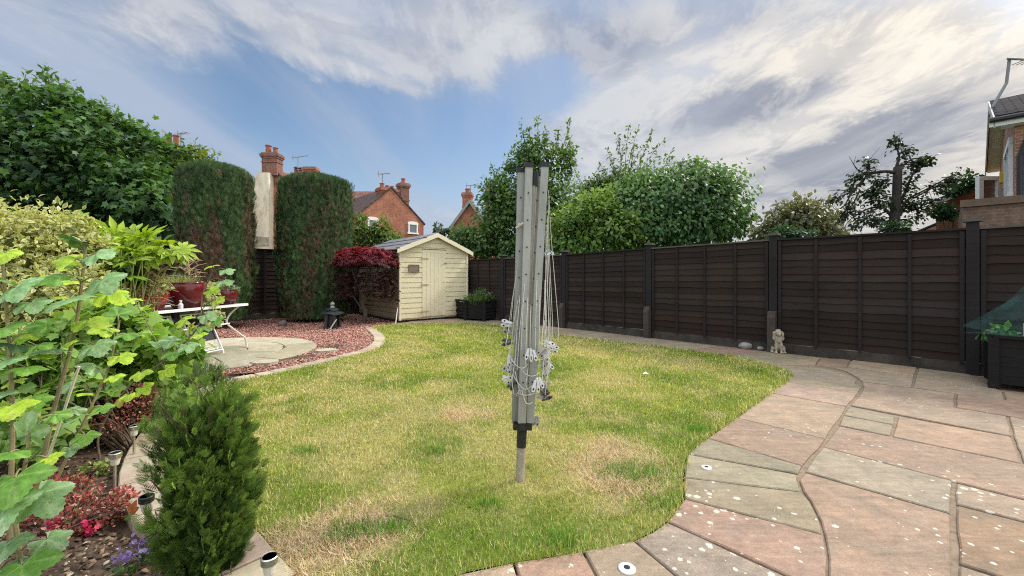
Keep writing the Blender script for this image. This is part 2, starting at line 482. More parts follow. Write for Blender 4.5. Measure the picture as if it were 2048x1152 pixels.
veil = add(mul(mr(nC, .36, .66), .72), mul(mr(dz, .34, .0), .60), mul(bank(80, 130, 460, 330, 0), .45))
sund = nt.nodes.new('ShaderNodeVectorMath'); sund.operation = 'DOT_PRODUCT'; lk(nt, D, sund.inputs[0]); sund.inputs[1].default_value = sdir
glow = mr(sund.outputs['Value'], .70, 1.0)
warm = mr(dx, .15, .75)
blue = mixc(nt, 1., sky.outputs[0], (1.36, 1.44, 1.46), 'MULTIPLY')
# cloud radiances are in the sky texture's own units (times the background strength of 0.1)
veilc = mixc(nt, warm, (4.7, 5.4, 6.8), (6.0, 5.8, 5.8))
base_ = mixc(nt, math_(nt, 'MINIMUM', veil, .85), blue, veilc)
lit = mixc(nt, glow, mixc(nt, warm, (6.9, 7.05, 7.35), (7.7, 7.45, 7.1)), (11.0, 10.0, 8.4))
nD = noise(nt, 2.6, 8, .62, mapped(CP, (1.0, .35, 1), (5.5, 2.2, 0), -.5), .5)
shd = mixc(nt, mr(nD, .36, .66), mixc(nt, warm, (3.1, 3.5, 4.5), (3.3, 3.5, 4.1)), mixc(nt, warm, (4.5, 4.9, 5.8), (5.0, 5.0, 5.3)))
dark = wsum([(.85, (1480, 208, 230, 60, 14)), (.66, (1800, 265, 400, 130, 22)), (.25, (1720, 300, 260, 80, 10)), (.35, (1370, 55, 300, 70, 18)), (.35, (1640, 320, 130, 60, 0)), (.30, (1180, 60, 170, 120, 0)), (.35, (820, 90, 150, 50, -15))])
brt = wsum([(.5, (1400, 150, 330, 85, 18)), (.5, (1000, 100, 110, 80, 0)), (.45, (660, 145, 260, 40, -18)), (.4, (1960, 60, 300, 160, 15)), (.3, (1760, 180, 260, 50, 20)), (.35, (1560, 290, 260, 45, 12))])
lt = add(mul(mr(nB, .41, .59), .64), mul(mr(nS, .40, .62), .34), mul(sub(brt, dark), front))
cloud = mixc(nt, mr(lt, -.38, 1.02, smooth=False), shd, lit)
c = mixc(nt, mul(mask, .94), base_, cloud)
# unseen sky overhead and behind the photographer, brightened as added warm fill
ex = add(mul(mr(dz, .60, .80), 2.5), mul(mr(dy, .15, -.35), 1.25))
gm = nt.nodes.new('ShaderNodeVectorMath'); gm.operation = 'MULTIPLY_ADD'
cx3 = nt.nodes.new('ShaderNodeCombineXYZ')
for i in range(3): lk(nt, ex, cx3.inputs[i])
lk(nt, cx3.outputs[0], gm.inputs[0]); gm.inputs[1].default_value = (1.07, 1.0, .86); gm.inputs[2].default_value = (1, 1, 1)
fin = nt.nodes.new('ShaderNodeVectorMath'); fin.operation = 'MULTIPLY'; lk(nt, c, fin.inputs[0]); lk(nt, gm.outputs[0], fin.inputs[1])
lk(nt, fin.outputs[0], bg.inputs[0])

# ------------------------------------------------------------------ outlines on the ground
lawn_right = [(748, 655), (800, 650), (900, 647), (1000, 652), (1110, 670), (1200, 680), (1300, 692), (1400, 705), (1480, 716), (1545, 732),
              (1582, 751), (1543, 786), (1513, 806), (1471, 836), (1414, 877), (1376, 909), (1369, 934), (1366, 962), (1364, 997), (1332, 1043), (1266, 1081), (1164, 1105), (1027, 1125), (907, 1151)]
lawn_left = [(760, 1195), (660, 1195), (590, 1148), (550, 1102), (522, 1068), (470, 1040), (400, 1020), (352, 985), (330, 930), (345, 870), (385, 820), (430, 785), (478, 762),
             (540, 751), (633, 730), (700, 714), (742, 703), (764, 692), (772, 680), (766, 668)]
LAWN = catmull([G(*p) for p in lawn_right + lawn_left], 5, True)
lawn_left_curve = catmull([G(*p) for p in lawn_left[1:] + lawn_right[:1]], 8)
# edging outer line: lawn-left curve offset away from the lawn
EW = .21
def offset_curve(cv, d):
    o_ = []
    for i, p in enumerate(cv):
        t = (cv[min(i + 1, len(cv) - 1)] - cv[max(i - 1, 0)]).normalized()
        o_.append(p + Vector((-t.y, t.x, 0)) * d)
    return o_
def resample(cv, step):
    L = [0]
    for a, b in zip(cv, cv[1:]): L.append(L[-1] + (b - a).length)
    n = max(2, int(L[-1] / step) + 1); out_ = []
    for s in np.linspace(0, L[-1], n):
        i = min(max(np.searchsorted(L, s) - 1, 0), len(cv) - 2); f = (s - L[i]) / max(1e-9, L[i + 1] - L[i]); out_.append(cv[i].lerp(cv[i + 1], f))
    return out_
ec_in = resample(lawn_left_curve, .2)
ec_out = offset_curve(ec_in, EW)

# ground to the horizon
mb = MB(); S = 600
mb._add([(-S, -S, -.09), (S, -S, -.09), (S, S, -.09), (-S, S, -.09)], [(0, 1, 2, 3)])
g = mb.build('ground', plain('rough_ground', (.10, .12, .05), .9, .4, .5, fine=4)); tag(g, kind='structure')

# ------------------------------------------------------------------ lawn
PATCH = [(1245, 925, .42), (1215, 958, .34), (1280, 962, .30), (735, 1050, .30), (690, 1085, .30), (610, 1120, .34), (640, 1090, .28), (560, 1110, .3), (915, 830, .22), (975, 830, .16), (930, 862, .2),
         (655, 815, .3), (880, 775, .32), (1010, 905, .25), (1430, 835, .16), (1290, 700, .5), (1215, 760, .5), (1370, 728, .5), (1180, 705, .6), (930, 720, .5), (1150, 960, .2), (800, 955, .2), (700, 880, .2), (560, 800, .2), (850, 1010, .2), (1041, 960, .13)]  # last entry: bare brown ring in place of the dryer's contact shadow
PW = [(G(a, b), r_) for a, b, r_ in PATCH]
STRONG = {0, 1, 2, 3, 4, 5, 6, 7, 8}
def lawn_dry(x, y):
    n = .55 * fbm(x, y, 1.1, 3) + .45 * fbm(x, y, 4.5, 9)
    d = sstep(.38, .68, n) * .60
    for i, (p, r_) in enumerate(PW):
        q = np.hypot(x - p.x, (y - p.y) * .75) + .9 * r_ * (fbm(x, y, 4.5, 40 + i) - .5)
        d = np.maximum(d, (1.2 if i in STRONG else .62) * (1 - sstep(.25 * r_, r_, q)) * (.75 + .5 * fbm(x, y, 9, 60 + i)))
    # greener fringe along the edges
    return np.clip(d, 0, 1.2)
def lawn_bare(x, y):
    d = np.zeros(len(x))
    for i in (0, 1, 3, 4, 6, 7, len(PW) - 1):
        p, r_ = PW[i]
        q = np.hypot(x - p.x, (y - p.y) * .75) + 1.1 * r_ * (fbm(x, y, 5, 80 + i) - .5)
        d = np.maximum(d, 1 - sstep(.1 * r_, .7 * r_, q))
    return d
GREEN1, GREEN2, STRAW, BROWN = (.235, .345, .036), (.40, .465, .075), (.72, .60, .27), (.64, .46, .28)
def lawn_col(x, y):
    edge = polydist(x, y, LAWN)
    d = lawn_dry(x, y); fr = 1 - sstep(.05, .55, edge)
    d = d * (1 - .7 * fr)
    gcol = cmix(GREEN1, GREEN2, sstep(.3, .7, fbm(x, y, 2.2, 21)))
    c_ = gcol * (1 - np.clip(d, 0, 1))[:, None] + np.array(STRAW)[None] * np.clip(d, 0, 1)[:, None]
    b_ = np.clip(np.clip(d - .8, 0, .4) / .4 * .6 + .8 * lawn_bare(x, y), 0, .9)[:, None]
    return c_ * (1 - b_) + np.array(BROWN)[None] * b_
# sheet
lb = MB(); xs = [p.x for p in LAWN]; ys = [p.y for p in LAWN]
me = bpy.data.meshes.new('lawn'); bm = bmesh.new()
st = .06; gx = np.arange(min(xs) - .1, max(xs) + .1, st); gy = np.arange(min(ys) - .1, max(ys) + .1, st)
XX, YY = np.meshgrid(gx, gy); ins = inpoly(XX.ravel(), YY.ravel(), LAWN) & (polydist(XX.ravel(), YY.ravel(), LAWN) > .03)
from mathutils.geometry import delaunay_2d_cdt
pv = [(p.x, p.y) for p in LAWN]; npv = len(pv)
pts2 = [Vector(p) for p in pv] + [Vector((a, b)) for a, b in zip(XX.ravel()[ins], YY.ravel()[ins])]
vo, eo, fo, *_ = delaunay_2d_cdt(pts2, [(i, (i + 1) % npv) for i in range(npv)], [list(range(npv))], 1, 1e-5)
vx = np.array([v.x for v in vo]); vy = np.array([v.y for v in vo])
vz = .012 * (fbm(vx, vy, 1.5, 5) - .5) * sstep(.0, .3, polydist(vx, vy, LAWN))
me.from_pydata([(a, b, c_) for a, b, c_ in zip(vx, vy, vz)], [], [tuple(f) for f in fo])
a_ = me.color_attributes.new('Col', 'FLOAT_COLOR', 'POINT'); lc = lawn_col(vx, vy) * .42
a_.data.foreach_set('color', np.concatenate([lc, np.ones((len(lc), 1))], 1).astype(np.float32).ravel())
lawn = link('lawn', me, colmat('turf', .9, 40, .5, .6, .01)); tag(lawn, kind='structure')
# blades: denser where they are seen large
_cx = sum(xs) / len(xs); _cy = sum(ys) / len(ys)
LAWN_X = offset_curve(LAWN, .022)
def scatter(n, box, dens):
    x = rng.uniform(box[0], box[1], n); y = rng.uniform(box[2], box[3], n)
    k = inpoly(x, y, LAWN_X); x, y = x[k], y[k]
    k = rng.random(len(x)) < dens(x, y); return x[k], y[k]
box = (min(xs), max(xs), min(ys), max(ys))
def dens(x, y):
    r_ = np.hypot(x, y); return np.clip((2.1 / r_) ** 1.25, .09, 1) * (1 - .5 * np.clip(lawn_bare(x, y), 0, 1))
bxn, byn = scatter(1150000, box, dens)
r_ = np.hypot(bxn, byn); n = len(bxn)
dry = lawn_dry(bxn, byn)
ed = polydist(bxn, byn, LAWN)
Lb = (.012 + .017 * rng.random(n) ** 1.5) * (1 + .5 * fbm(bxn, byn, 3, 77)) * (1 + .35 * (1 - sstep(0, .12, ed))) * (1 - .3 * np.clip(dry, 0, 1)) * (1 + .08 * np.clip(r_ - 3, 0, 6))
wb = np.clip(.0022 * (r_ / 2.0) ** 1.05, .0022, .016) * rng.uniform(.7, 1.3, n)
az = rng.uniform(0, 2 * math.pi, n); tilt = np.clip(rng.normal(.75, .4, n), .05, 1.45)
dr = np.stack([np.cos(az) * np.sin(tilt), np.sin(az) * np.sin(tilt), np.cos(tilt)], 1)
nr_ = np.stack([-np.cos(az), -np.sin(az), np.full(n, .9)], 1)
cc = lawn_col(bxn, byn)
dead = rng.random(n) < (.18 + .5 * np.clip(dry, 0, 1))
cc = np.where(dead[:, None], cmix(STRAW, (.78, .69, .36), rng.random(n)), cc) * rng.uniform(.5, 1.4, n)[:, None]
cc[:, 0] *= rng.uniform(.85, 1.15, n)
# tufts of lush grass and clover that stand out from the sward
for a_, b_, r0, m in ((704, 1069, .055, 420), (787, 1060, .035, 200), (1275, 948, .10, 900), (1400, 862, .05, 260), (1120, 1085, .06, 300), (620, 905, .05, 220), (980, 1010, .045, 200), (1330, 1010, .07, 420), (870, 905, .05, 200)):
    c0 = G(a_, b_); x2 = c0.x + rng.normal(0, r0 * 1.2, m); y2 = c0.y + rng.normal(0, r0 * .8, m); k = inpoly(x2, y2, LAWN); x2, y2 = x2[k], y2[k]; m = len(x2)
    bxn = np.concatenate([bxn, x2]); byn = np.concatenate([byn, y2]); Lb = np.concatenate([Lb, rng.uniform(.025, .05, m)]); wb = np.concatenate([wb, rng.uniform(.003, .0045, m)])
    az2 = rng.uniform(0, 6.2832, m); t2 = np.clip(rng.normal(.6, .3, m), .05, 1.3)
    dr = np.concatenate([dr, np.stack([np.cos(az2) * np.sin(t2), np.sin(az2) * np.sin(t2), np.cos(t2)], 1)]); nr_ = np.concatenate([nr_, np.stack([-np.cos(az2), -np.sin(az2), np.full(m, .9)], 1)])
    cc = np.concatenate([cc, cmix((.07, .22, .02), (.22, .42, .05), rng.random(m))]); ed = np.concatenate([ed, np.full(m, .5)])
# flattened straw thatch in the worn patches
for i in (0, 1, 2, 3, 4, 5, 6, 7, 8, 9, 14, 15):
    p0_, r0 = PW[i]; m = int(8000 * r0 ** 1.3 * (1 if i in STRONG else .55)); x2 = p0_.x + rng.normal(0, r0 * .42, m); y2 = p0_.y + rng.normal(0, r0 * .48, m)
    k = inpoly(x2, y2, LAWN) & (fbm(x2, y2, 7, 200 + i) > .46); x2, y2 = x2[k], y2[k]; m = len(x2)
    bxn = np.concatenate([bxn, x2]); byn = np.concatenate([byn, y2]); Lb = np.concatenate([Lb, rng.uniform(.025, .055, m)]); wb = np.concatenate([wb, rng.uniform(.0022, .0036, m)])
    az2 = rng.uniform(0, 6.2832, m); t2 = rng.uniform(1.15, 1.55, m)
    dr = np.concatenate([dr, np.stack([np.cos(az2) * np.sin(t2), np.sin(az2) * np.sin(t2), np.cos(t2)], 1)]); nr_ = np.concatenate([nr_, np.stack([-np.cos(az2) * .2, -np.sin(az2) * .2, np.full(m, 1.)], 1)])
    cc = np.concatenate([cc, cmix((.46, .31, .17), (.86, .70, .46), rng.random(m))]); ed = np.concatenate([ed, np.full(m, .5)])
n = len(bxn)
gz = .012 * (fbm(bxn, byn, 1.5, 5) - .5) * sstep(.0, .3, ed)
grass = leaves('grass', leafmat('grass_blade', .3, .55, .3, (1.1, 1.1, .6)), None, np.stack([bxn, byn, gz + rng.uniform(-.004, .006, n)], 1), dr, nr_, Lb, cc * .85, cc * 1.1, t_blade(), wid=wb)
tag(grass, kind='stuff')

# ------------------------------------------------------------------ paving
def lichen(nt, p, c):
    v = nd(nt, 'ShaderNodeTexVoronoi', Scale=25.0); v.inputs['Randomness'].default_value = 1
    lk(nt, p, v.inputs['Vector'])
    ns = noise(nt, 70, 4, .7, p)
    spot = math_(nt, 'ADD', v.outputs['Distance'], math_(nt, 'MULTIPLY', math_(nt, 'SUBTRACT', ns, .35), .62))
    sc = nt.nodes.new('ShaderNodeSeparateColor'); lk(nt, v.outputs['Color'], sc.inputs[0])
    size = math_(nt, 'ADD', math_(nt, 'MULTIPLY', math_(nt, 'MAXIMUM', math_(nt, 'SUBTRACT', sc.outputs[0], .28), 0.), .80), -.02)
    area = ramp(nt, noise(nt, 1.5, 4, .6, p), [(.42, 0.), (.60, 1.)])
    g_ = nt.nodes.new('ShaderNodeSeparateXYZ'); lk(nt, p, g_.inputs[0])
    near = nt.nodes.new('ShaderNodeMapRange'); lk(nt, g_.outputs[1], near.inputs[0])
    for i, x in enumerate((2.9, 2.1, .0, 1.)): near.inputs[i + 1].default_value = x
    near = math_(nt, 'MULTIPLY', math_(nt, 'ADD', math_(nt, 'MULTIPLY', near.outputs[0], .42), math_(nt, 'MULTIPLY', area, .62)), 1.)
    f = math_(nt, 'LESS_THAN', spot, math_(nt, 'MULTIPLY', size, near))
    blotch = math_(nt, 'MULTIPLY', ramp(nt, noise(nt, 3.2, 9, .72, p, .6), [(.44, 0.), (.62, 1.)]), .62)
    c = mixc(nt, blotch, c, mixc(nt, .6, c, (.16, .15, .12)))
    grain = noise(nt, 1.0, 5, .6, _str(nt, p), 1.2)
    c = mixc(nt, 1., c, ramp(nt, grain, [(.34, .86), (.66, 1.10)]), 'MULTIPLY')
    c = mixc(nt, 1., c, ramp(nt, noise(nt, 150, 4, .7, p), [(.30, .72), (.70, 1.26)]), 'MULTIPLY')
    c = mixc(nt, math_(nt, 'MULTIPLY', ramp(nt, noise(nt, 45, 5, .75, p), [(.60, 0.), (.68, 1.)]), .45), c, (.13, .11, .085))
    return mixc(nt, math_(nt, 'MULTIPLY', f, .75), c, (.62, .58, .50))
def _str(nt, p):
    mp = nd(nt, 'ShaderNodeMapping'); mp.inputs['Rotation'].default_value = (0, 0, R(46)); mp.inputs['Scale'].default_value = (3, 26, 1)
    lk(nt, p, mp.inputs[0]); return mp.outputs[0]
M_slab = colmat('riven_sandstone', .78, 26, .30, .5, .006, lichen)
mb = MB(); mb._add([(-1.1, -3, -.016), (8, -3, -.016), (8, 4, -.016), (3.5, 9, -.016), (-1.2, 13.6, -.016), (-2.9, 10.15, -.016), (-2.6, 9.4, -.016), (0, 6, -.016), (-.6, 1.5, -.016), (-1.1, 1.2, -.016)], [tuple(range(10))])
mb2 = MB()
mb2._add([(p[0], p[1], -.007) for p in [(-1.0, -3), (9, -3), (9, 3), (1.6, 9.5), (-2.2, 13.3), (-1.9, 12.3), (-2.95, 10.1), (-2.4, 9.2), (.6, 6.5), (1.2, 2.0), (-.45, 1.45)]], [tuple(range(11))])
base = mb2.build('patio_bed', plain('dark_mortar', (.22, .165, .115), .95, .35, 20, .4)); tag(base, kind='structure')
PINK, GREY, BUFF, OLIVE, ROSE, TAN = (.315, .212, .145), (.285, .228, .162), (.322, .240, .162), (.295, .232, .158), (.325, .226, .160), (.25, .168, .097)
def cpx_(p): return G(p[0] / 2.2756 + 1148, p[1] / 2.2756 + 670)
slabs = [
 ([(-560, 1095), (-275, 1033), (-230, 1190), (-640, 1190)], BUFF), ([(-275, 1033), (40, 985), (100, 1097), (140, 1190), (-230, 1190)], PINK),
 ([(40, 985), (150, 965), (270, 937), (460, 1097), (560, 1190), (140, 1190), (100, 1097)], BUFF),
 ([(270, 937), (350, 900), (420, 852), (960, 1097), (1150, 1190), (560, 1190), (460, 1097)], GREY),
 ([(420, 852), (462, 800), (500, 748), (1130, 912), (1140, 930), (1155, 1020), (1152, 1097), (1150, 1190), (960, 1097)], PINK),
 ([(500, 748), (498, 700), (500, 652), (1035, 718), (1075, 760), (1120, 850), (1130, 912)], OLIVE),
 ([(500, 652), (505, 600), (515, 545), (1020, 640), (1016, 660), (1035, 718)], GREY),
 ([(515, 545), (560, 505), (605, 472), (1040, 600), (1022, 635)], GREY),
 ([(605, 472), (735, 378), (1145, 475), (1130, 500), (1040, 600)], PINK),
 ([(735, 378), (830, 310), (890, 265), (1240, 328), (1210, 380), (1180, 415), (1145, 475)], BUFF),
 ([(890, 265), (960, 215), (1292, 268), (1240, 328)], ROSE), ([(960, 215), (995, 190), (1280, 224), (1310, 240), (1292, 268)], OLIVE),
 ([(995, 190), (985, 170), (1100, 165), (1240, 180), (1288, 206), (1280, 224)], GREY),
 ([(985, 170), (940, 150), (870, 135), (1110, 148), (1180, 163), (1240, 180), (1100, 165)], OLIVE),
 ([(1050, 628), (1715, 818), (1722, 1097), (1725, 1190), (1150, 1190), (1152, 1097), (1155, 1020), (1140, 930), (1120, 850), (1075, 760), (1040, 712), (1022, 660)], PINK),
 ([(1048, 624), (1085, 565), (1130, 512), (1725, 668), (1715, 818)], GREY),
 ([(1130, 512), (1165, 465), (1205, 416), (2048, 590), (2200, 622), (2200, 790), (2048, 750), (1725, 668)], ROSE),
 ([(1205, 412), (1222, 368), (1455, 412), (1440, 462)], OLIVE), ([(1224, 366), (1252, 325), (1465, 371), (1456, 410)], OLIVE),
 ([(1445, 464), (1475, 373), (1990, 465), (2040, 588)], PINK),
 ([(1258, 322), (1300, 272), (1316, 240), (1310, 215), (1735, 268), (1730, 332), (1970, 372), (1995, 464)], BUFF),
 ([(1742, 269), (2200, 330), (2200, 412), (1975, 371), (1736, 331)], PINK), ([(1978, 373), (2200, 414), (2200, 620), (2046, 588), (1998, 465)], ROSE),
 ([(1308, 212), (1285, 192), (1235, 165), (1180, 150), (1240, 150), (1548, 190), (1538, 237), (1530, 240)], GREY),
 ([(1242, 147), (1267, 113), (1562, 150), (1548, 188)], BUFF), ([(1180, 149), (1100, 140), (1122, 106), (1262, 112), (1240, 147)], PINK),
 ([(1568, 151), (1800, 180), (1890, 230), (1950, 258), (1958, 299), (1740, 267), (1540, 238)], OLIVE), ([(1954, 258), (2200, 285), (2200, 328), (1962, 300)], PINK),
 ([(1735, 676), (2048, 754), (2200, 792), (2200, 890), (2048, 852), (1735, 772)], ROSE), ([(1738, 778), (2048, 858), (2200, 895), (2200, 1180), (2048, 1140), (1745, 1042)], TAN),
 ([(1745, 1048), (2050, 1145), (2200, 1190), (2200, 1320), (1755, 1300)], BUFF),
 ([(860, 82), (1120, 106), (1098, 140), (870, 134), (775, 102)], BUFF),
]
sb = MB()
def add_slab(poly, col, d=.0055, z0=-.03, z1=.006):
    q = inset(poly, d)
    if len(q) < 3: return
    # slightly hand-cut edges
    e = []
    for i in range(len(q)):
        a, b = q[i], q[(i + 1) % len(q)]; L = (b - a).length; k = max(1, int(L / .12))
        for j in range(k):
            t = j / k; p = a.lerp(b, t)
            if j: 
                nn = Vector((-(b - a).y, (b - a).x)) / L; p = p + nn * random.uniform(-.004, .004)
            e.append(p)
    jit = random.uniform(.9, 1.1)
    colr = tuple(min(1, x * jit * random.uniform(.96, 1.04)) for x in col)
    cen = sum((Vector(p) for p in e), Vector((0, 0))) / len(e)
    n = len(e); dz = random.uniform(-.002, .002)
    b0 = len(sb.v)
    top = [Vector(p) for p in inset(e, .006)]
    if len(top) != n: top = [cen.lerp(p, .985) for p in e]
    ring = [(p.x, p.y, z0) for p in e] + [(p.x, p.y, z1 - .005 + dz) for p in e] + [(p.x, p.y, z1 + dz) for p in top]
    fs = [(i, (i + 1) % n, n + (i + 1) % n, n + i) for i in range(n)] + [(n + i, n + (i + 1) % n, 2 * n + (i + 1) % n, 2 * n + i) for i in range(n)] + [tuple(range(2 * n, 3 * n))]
    sb._add(ring, fs, colr)
for poly, col in slabs:
    add_slab([cpx_(p) for p in poly], col)
# the curved strip along the fence
le = catmull([G(*p) for p in [(1545, 730), (1480, 716), (1400, 705), (1300, 692), (1200, 680), (1110, 670), (1000, 652), (935, 647), (870, 646), (800, 649)]], 8)
le = resample(le, .62)
FP0 = Vector((1.183, 9.267, 0))
def fence_foot(p, off=.16):     # nearest point on the fence foot line
    d = p - FP0; return FP0 + U * d.dot(U) - W * off
random.seed(8)
for i, (a, b) in enumerate(zip(le, le[1:])):
    fa, fb = fence_foot(a), fence_foot(b)
    if i >= len(le) - 5:
        continue
    q0, q1 = a + W * .03, b + W * .03
    fa2, fb2 = fa + U * random.uniform(-.04, .04) - U * .25, fb - U * .25
    add_slab([q0, fa2, fb2, q1], random.choice([PINK, GREY, BUFF, OLIVE, GREY]))
# paved strip in front of the shed
for i in range(5):
    a, b = le[-6 + i], le[-5 + i] if i < 5 else le[-1]
    add_slab([a + Vector((0, .03, 0)), b + Vector((0, .03, 0)), b + Vector((.1, .95, 0)), a + Vector((.1, 1.0, 0))], random.choice([GREY, BUFF, OLIVE]))
# the part of the terrace beside and behind the photographer
for j in range(6):
    x = 1.9
    z = .95 - j * .62
    xx = -.3 + random.uniform(0, .3)
    while xx < 6.5:
        w_ = random.choice([.6, .9, 1.2])
        o_ = Vector((xx, z, 0)); yt = min(.6, 1.0)
        add_slab([o_, o_ + Vector((w_, 0, 0)), o_ + Vector((w_, .6, 0)), o_ + Vector((0, .6, 0))], random.choice([PINK, GREY, BUFF, ROSE]))
        xx += w_ + .005
patio = sb.build('patio', M_slab, colors=True); tag(patio, kind='structure')

# edging stones round the lawn and the gravel
sb = MB(); random.seed(3)
for i in range(len(ec_in) - 1):
    c_ = random.choice([(.40, .34, .24), (.36, .31, .23), (.43, .36, .27), (.38, .30, .23)])
    add_slab([ec_in[i], ec_in[i + 1], ec_out[i + 1], ec_out[i]], c_, .006, -.06, .012)
tag(sb.build('kerb', colmat('edging_stone', .85, 30, .25, .5, .005), colors=True), kind='structure')

# ------------------------------------------------------------------ gravel, stone circle, soil
cc_ = Vector((-4.6, 6.2, 0)); CR = 1.53
GR = [p for p in resample(ec_out, .2) if p.y > 4.9 and p.x > -4.2]
GR = [p for p in GR] + [Vector((-2.75, 10.3, 0)), Vector((-3.4, 13.8, 0)), Vector((-6.7, 11.0, 0)), Vector((-9.6, 8.3, 0)), Vector((-8.4, 6.9, 0)), Vector((-6.2, 4.7, 0)), Vector((-4.4, 4.55, 0))]
mb = MB(); mb._add([(p.x, p.y, -.012) for p in GR], [tuple(range(len(GR)))])
tag(mb.build('gravel_bed', plain('red_slate_bed', (.17, .065, .05), .85, .5, 20, .6, fine=90)), kind='structure')
n = 95000
x = rng.uniform(-9.6, -2.0, n); y = rng.uniform(4.4, 13.9, n)
k = inpoly(x, y, GR) & (np.hypot(x - cc_.x, y - cc_.y) > CR - .02) & (rng.random(n) < np.clip(8.5 / np.hypot(x, y), .35, 1) ** 1.5)
x, y = x[k], y[k]; n = len(x)
t_ = rng.random(n)
gcol = cmix((.33, .14, .10), (.56, .31, .235), t_) * rng.uniform(.6, 1.25, n)[:, None]
gcol[rng.random(n) < .06] = (.42, .33, .29)
nrmv = nrm(np.stack([rng.normal(0, .5, n), rng.normal(0, .5, n), np.ones(n)], 1)); ddv = rdir(n); ddv[:, 2] *= .25
tag(leaves('gravel', leafmat('slate_chip', 0, .7, .3), None, np.stack([x, y, rng.uniform(-.012, .006, n)], 1), ddv, nrmv, rng.uniform(.018, .042, n), gcol * .8, gcol * 1.15, t_shard()), kind='stuff')
# stone circle
sb = MB(); random.seed(12)
rings = [(.0, .55, 5), (.55, 1.05, 8), (1.05, CR, 12)]
for r0, r1, m in rings:
    a0 = random.random()
    for i in range(m):
        aa = a0 + 2 * math.pi * i / m; ab = a0 + 2 * math.pi * (i + 1) / m
        arc = lambda r_, u, v: [cc_ + Vector((r_ * math.cos(u + (v - u) * s_ / 4), r_ * math.sin(u + (v - u) * s_ / 4), 0)) for s_ in range(5)]
        poly = arc(r1, aa, ab) + (list(reversed(arc(r0, aa, ab))) if r0 > 0 else [cc_])
        add_slab(poly, random.choice([(.36, .32, .21), (.40, .35, .24), (.33, .30, .22), (.42, .38, .27)]), .008, -.03, .014)
mb = MB(); mb._add([(cc_.x + CR * math.cos(a), cc_.y + CR * math.sin(a), -.004) for a in np.linspace(0, 2 * math.pi, 48, False)], [tuple(range(48))])
tag(mb.build('stone_circle_bed', plain('circle_mortar', (.13, .11, .08), .95, .3, 20, .4)), kind='structure')
tag(sb.build('stone_circle', colmat('circle_stone', .85, 22, .3, .5, .006), colors=True), kind='structure')
# a couple of loose flags in the gravel
for k_, (a, b, rr) in enumerate([(530, 727, .17), (652, 703, .17)]):
    c0 = G(a, b); mb = MB(); m = 7
    pts = [(c0.x + rr * math.cos(6.28 * i / m + k_) * random.uniform(.8, 1.2), c0.y + .7 * rr * math.sin(6.28 * i / m + k_) * random.uniform(.8, 1.2)) for i in range(m)]
    mb.prism(pts, -.012, .03)
    o = mb.build('stepping_stone', plain('flag_stone', (.42, .37, .27), .85, .25, 15, .3), origin=c0)
    tag(o, ['flat pale flagstone lying in the red gravel by the stone circle', 'small flat flagstone in the red gravel towards the curved edging'][k_], 'stepping stone', 'loose flagstones in the red gravel')

# soil of the planted bed
st = .05; gx = np.arange(-9.5, -.55, st); gy = np.arange(.2, 8.6, st)
XX, YY = np.meshgrid(gx, gy); xx = XX.ravel(); yy = YY.ravel()
eo_poly = [p for p in ec_out]
de = polydist(xx, yy, eo_poly, False)
inl = inpoly(xx, yy, LAWN + [])
hgt = (.05 * fbm(xx, yy, 2.2, 51) + .045 * fbm(xx, yy, 9, 52)) * sstep(.03, .4, de) * (~inl)
zz = -.055 + hgt + np.where(inl, -.02, 0)
nx, ny = len(gx), len(gy)
idx = np.arange(nx * ny).reshape(ny, nx)
fc = np.stack([idx[:-1, :-1], idx[:-1, 1:], idx[1:, 1:], idx[1:, :-1]], -1).reshape(-1, 4)
keep = (yy[fc[:, 0]] < 6.9 + .12 * (xx[fc[:, 0]] + 4)) & ~((xx[fc[:, 0]] > -1.0) & (yy[fc[:, 0]] < 1.2))
me = bpy.data.meshes.new('soil'); me.from_pydata(np.stack([xx, yy, zz], 1).tolist(), [], fc[keep].tolist())
tag(link('soil', me, plain('earth', (.08, .052, .034), .95, .5, 9, .9, fine=70), smooth=True), kind='structure')
n = 90000
x = rng.uniform(-6, -.7, n); y = rng.uniform(.9, 5.2, n)
k = ~inpoly(x, y, LAWN) & (polydist(x, y, eo_poly, False) > .03) & (rng.random(n) < np.clip(2.0 / np.hypot(x, y), .1, 1) ** 1.2)
# left of the edging only
k &= ~inpoly(x, y, list(LAWN) + []) & (inpoly(x, y, [Vector((-9, .5, 0)), Vector((-9, 9, 0))] + list(reversed(eo_poly)) ))
x, y = x[k], y[k]; n = len(x)
z = -.05 + (.05 * fbm(x, y, 2.2, 51) + .045 * fbm(x, y, 9, 52)) * sstep(.03, .4, polydist(x, y, eo_poly, False))
bc = cmix((.055, .034, .022), (.34, .24, .16), rng.random(n) ** 3)
bc[rng.random(n) < .05] = (.55, .5, .4)
dd = rdir(n); dd[:, 2] *= .3; nn_ = nrm(rdir(n) * .5 + np.array([0, 0, 1.]))
tag(leaves('soil_crumbs', leafmat('bark_chip', 0, .9, .2), None, np.stack([x, y, z + .004], 1), dd, nn_, np.where(rng.random(n) < .25, rng.uniform(.018, .04, n), rng.uniform(.006, .018, n)), bc * .8, bc, t_shard()), kind='stuff')
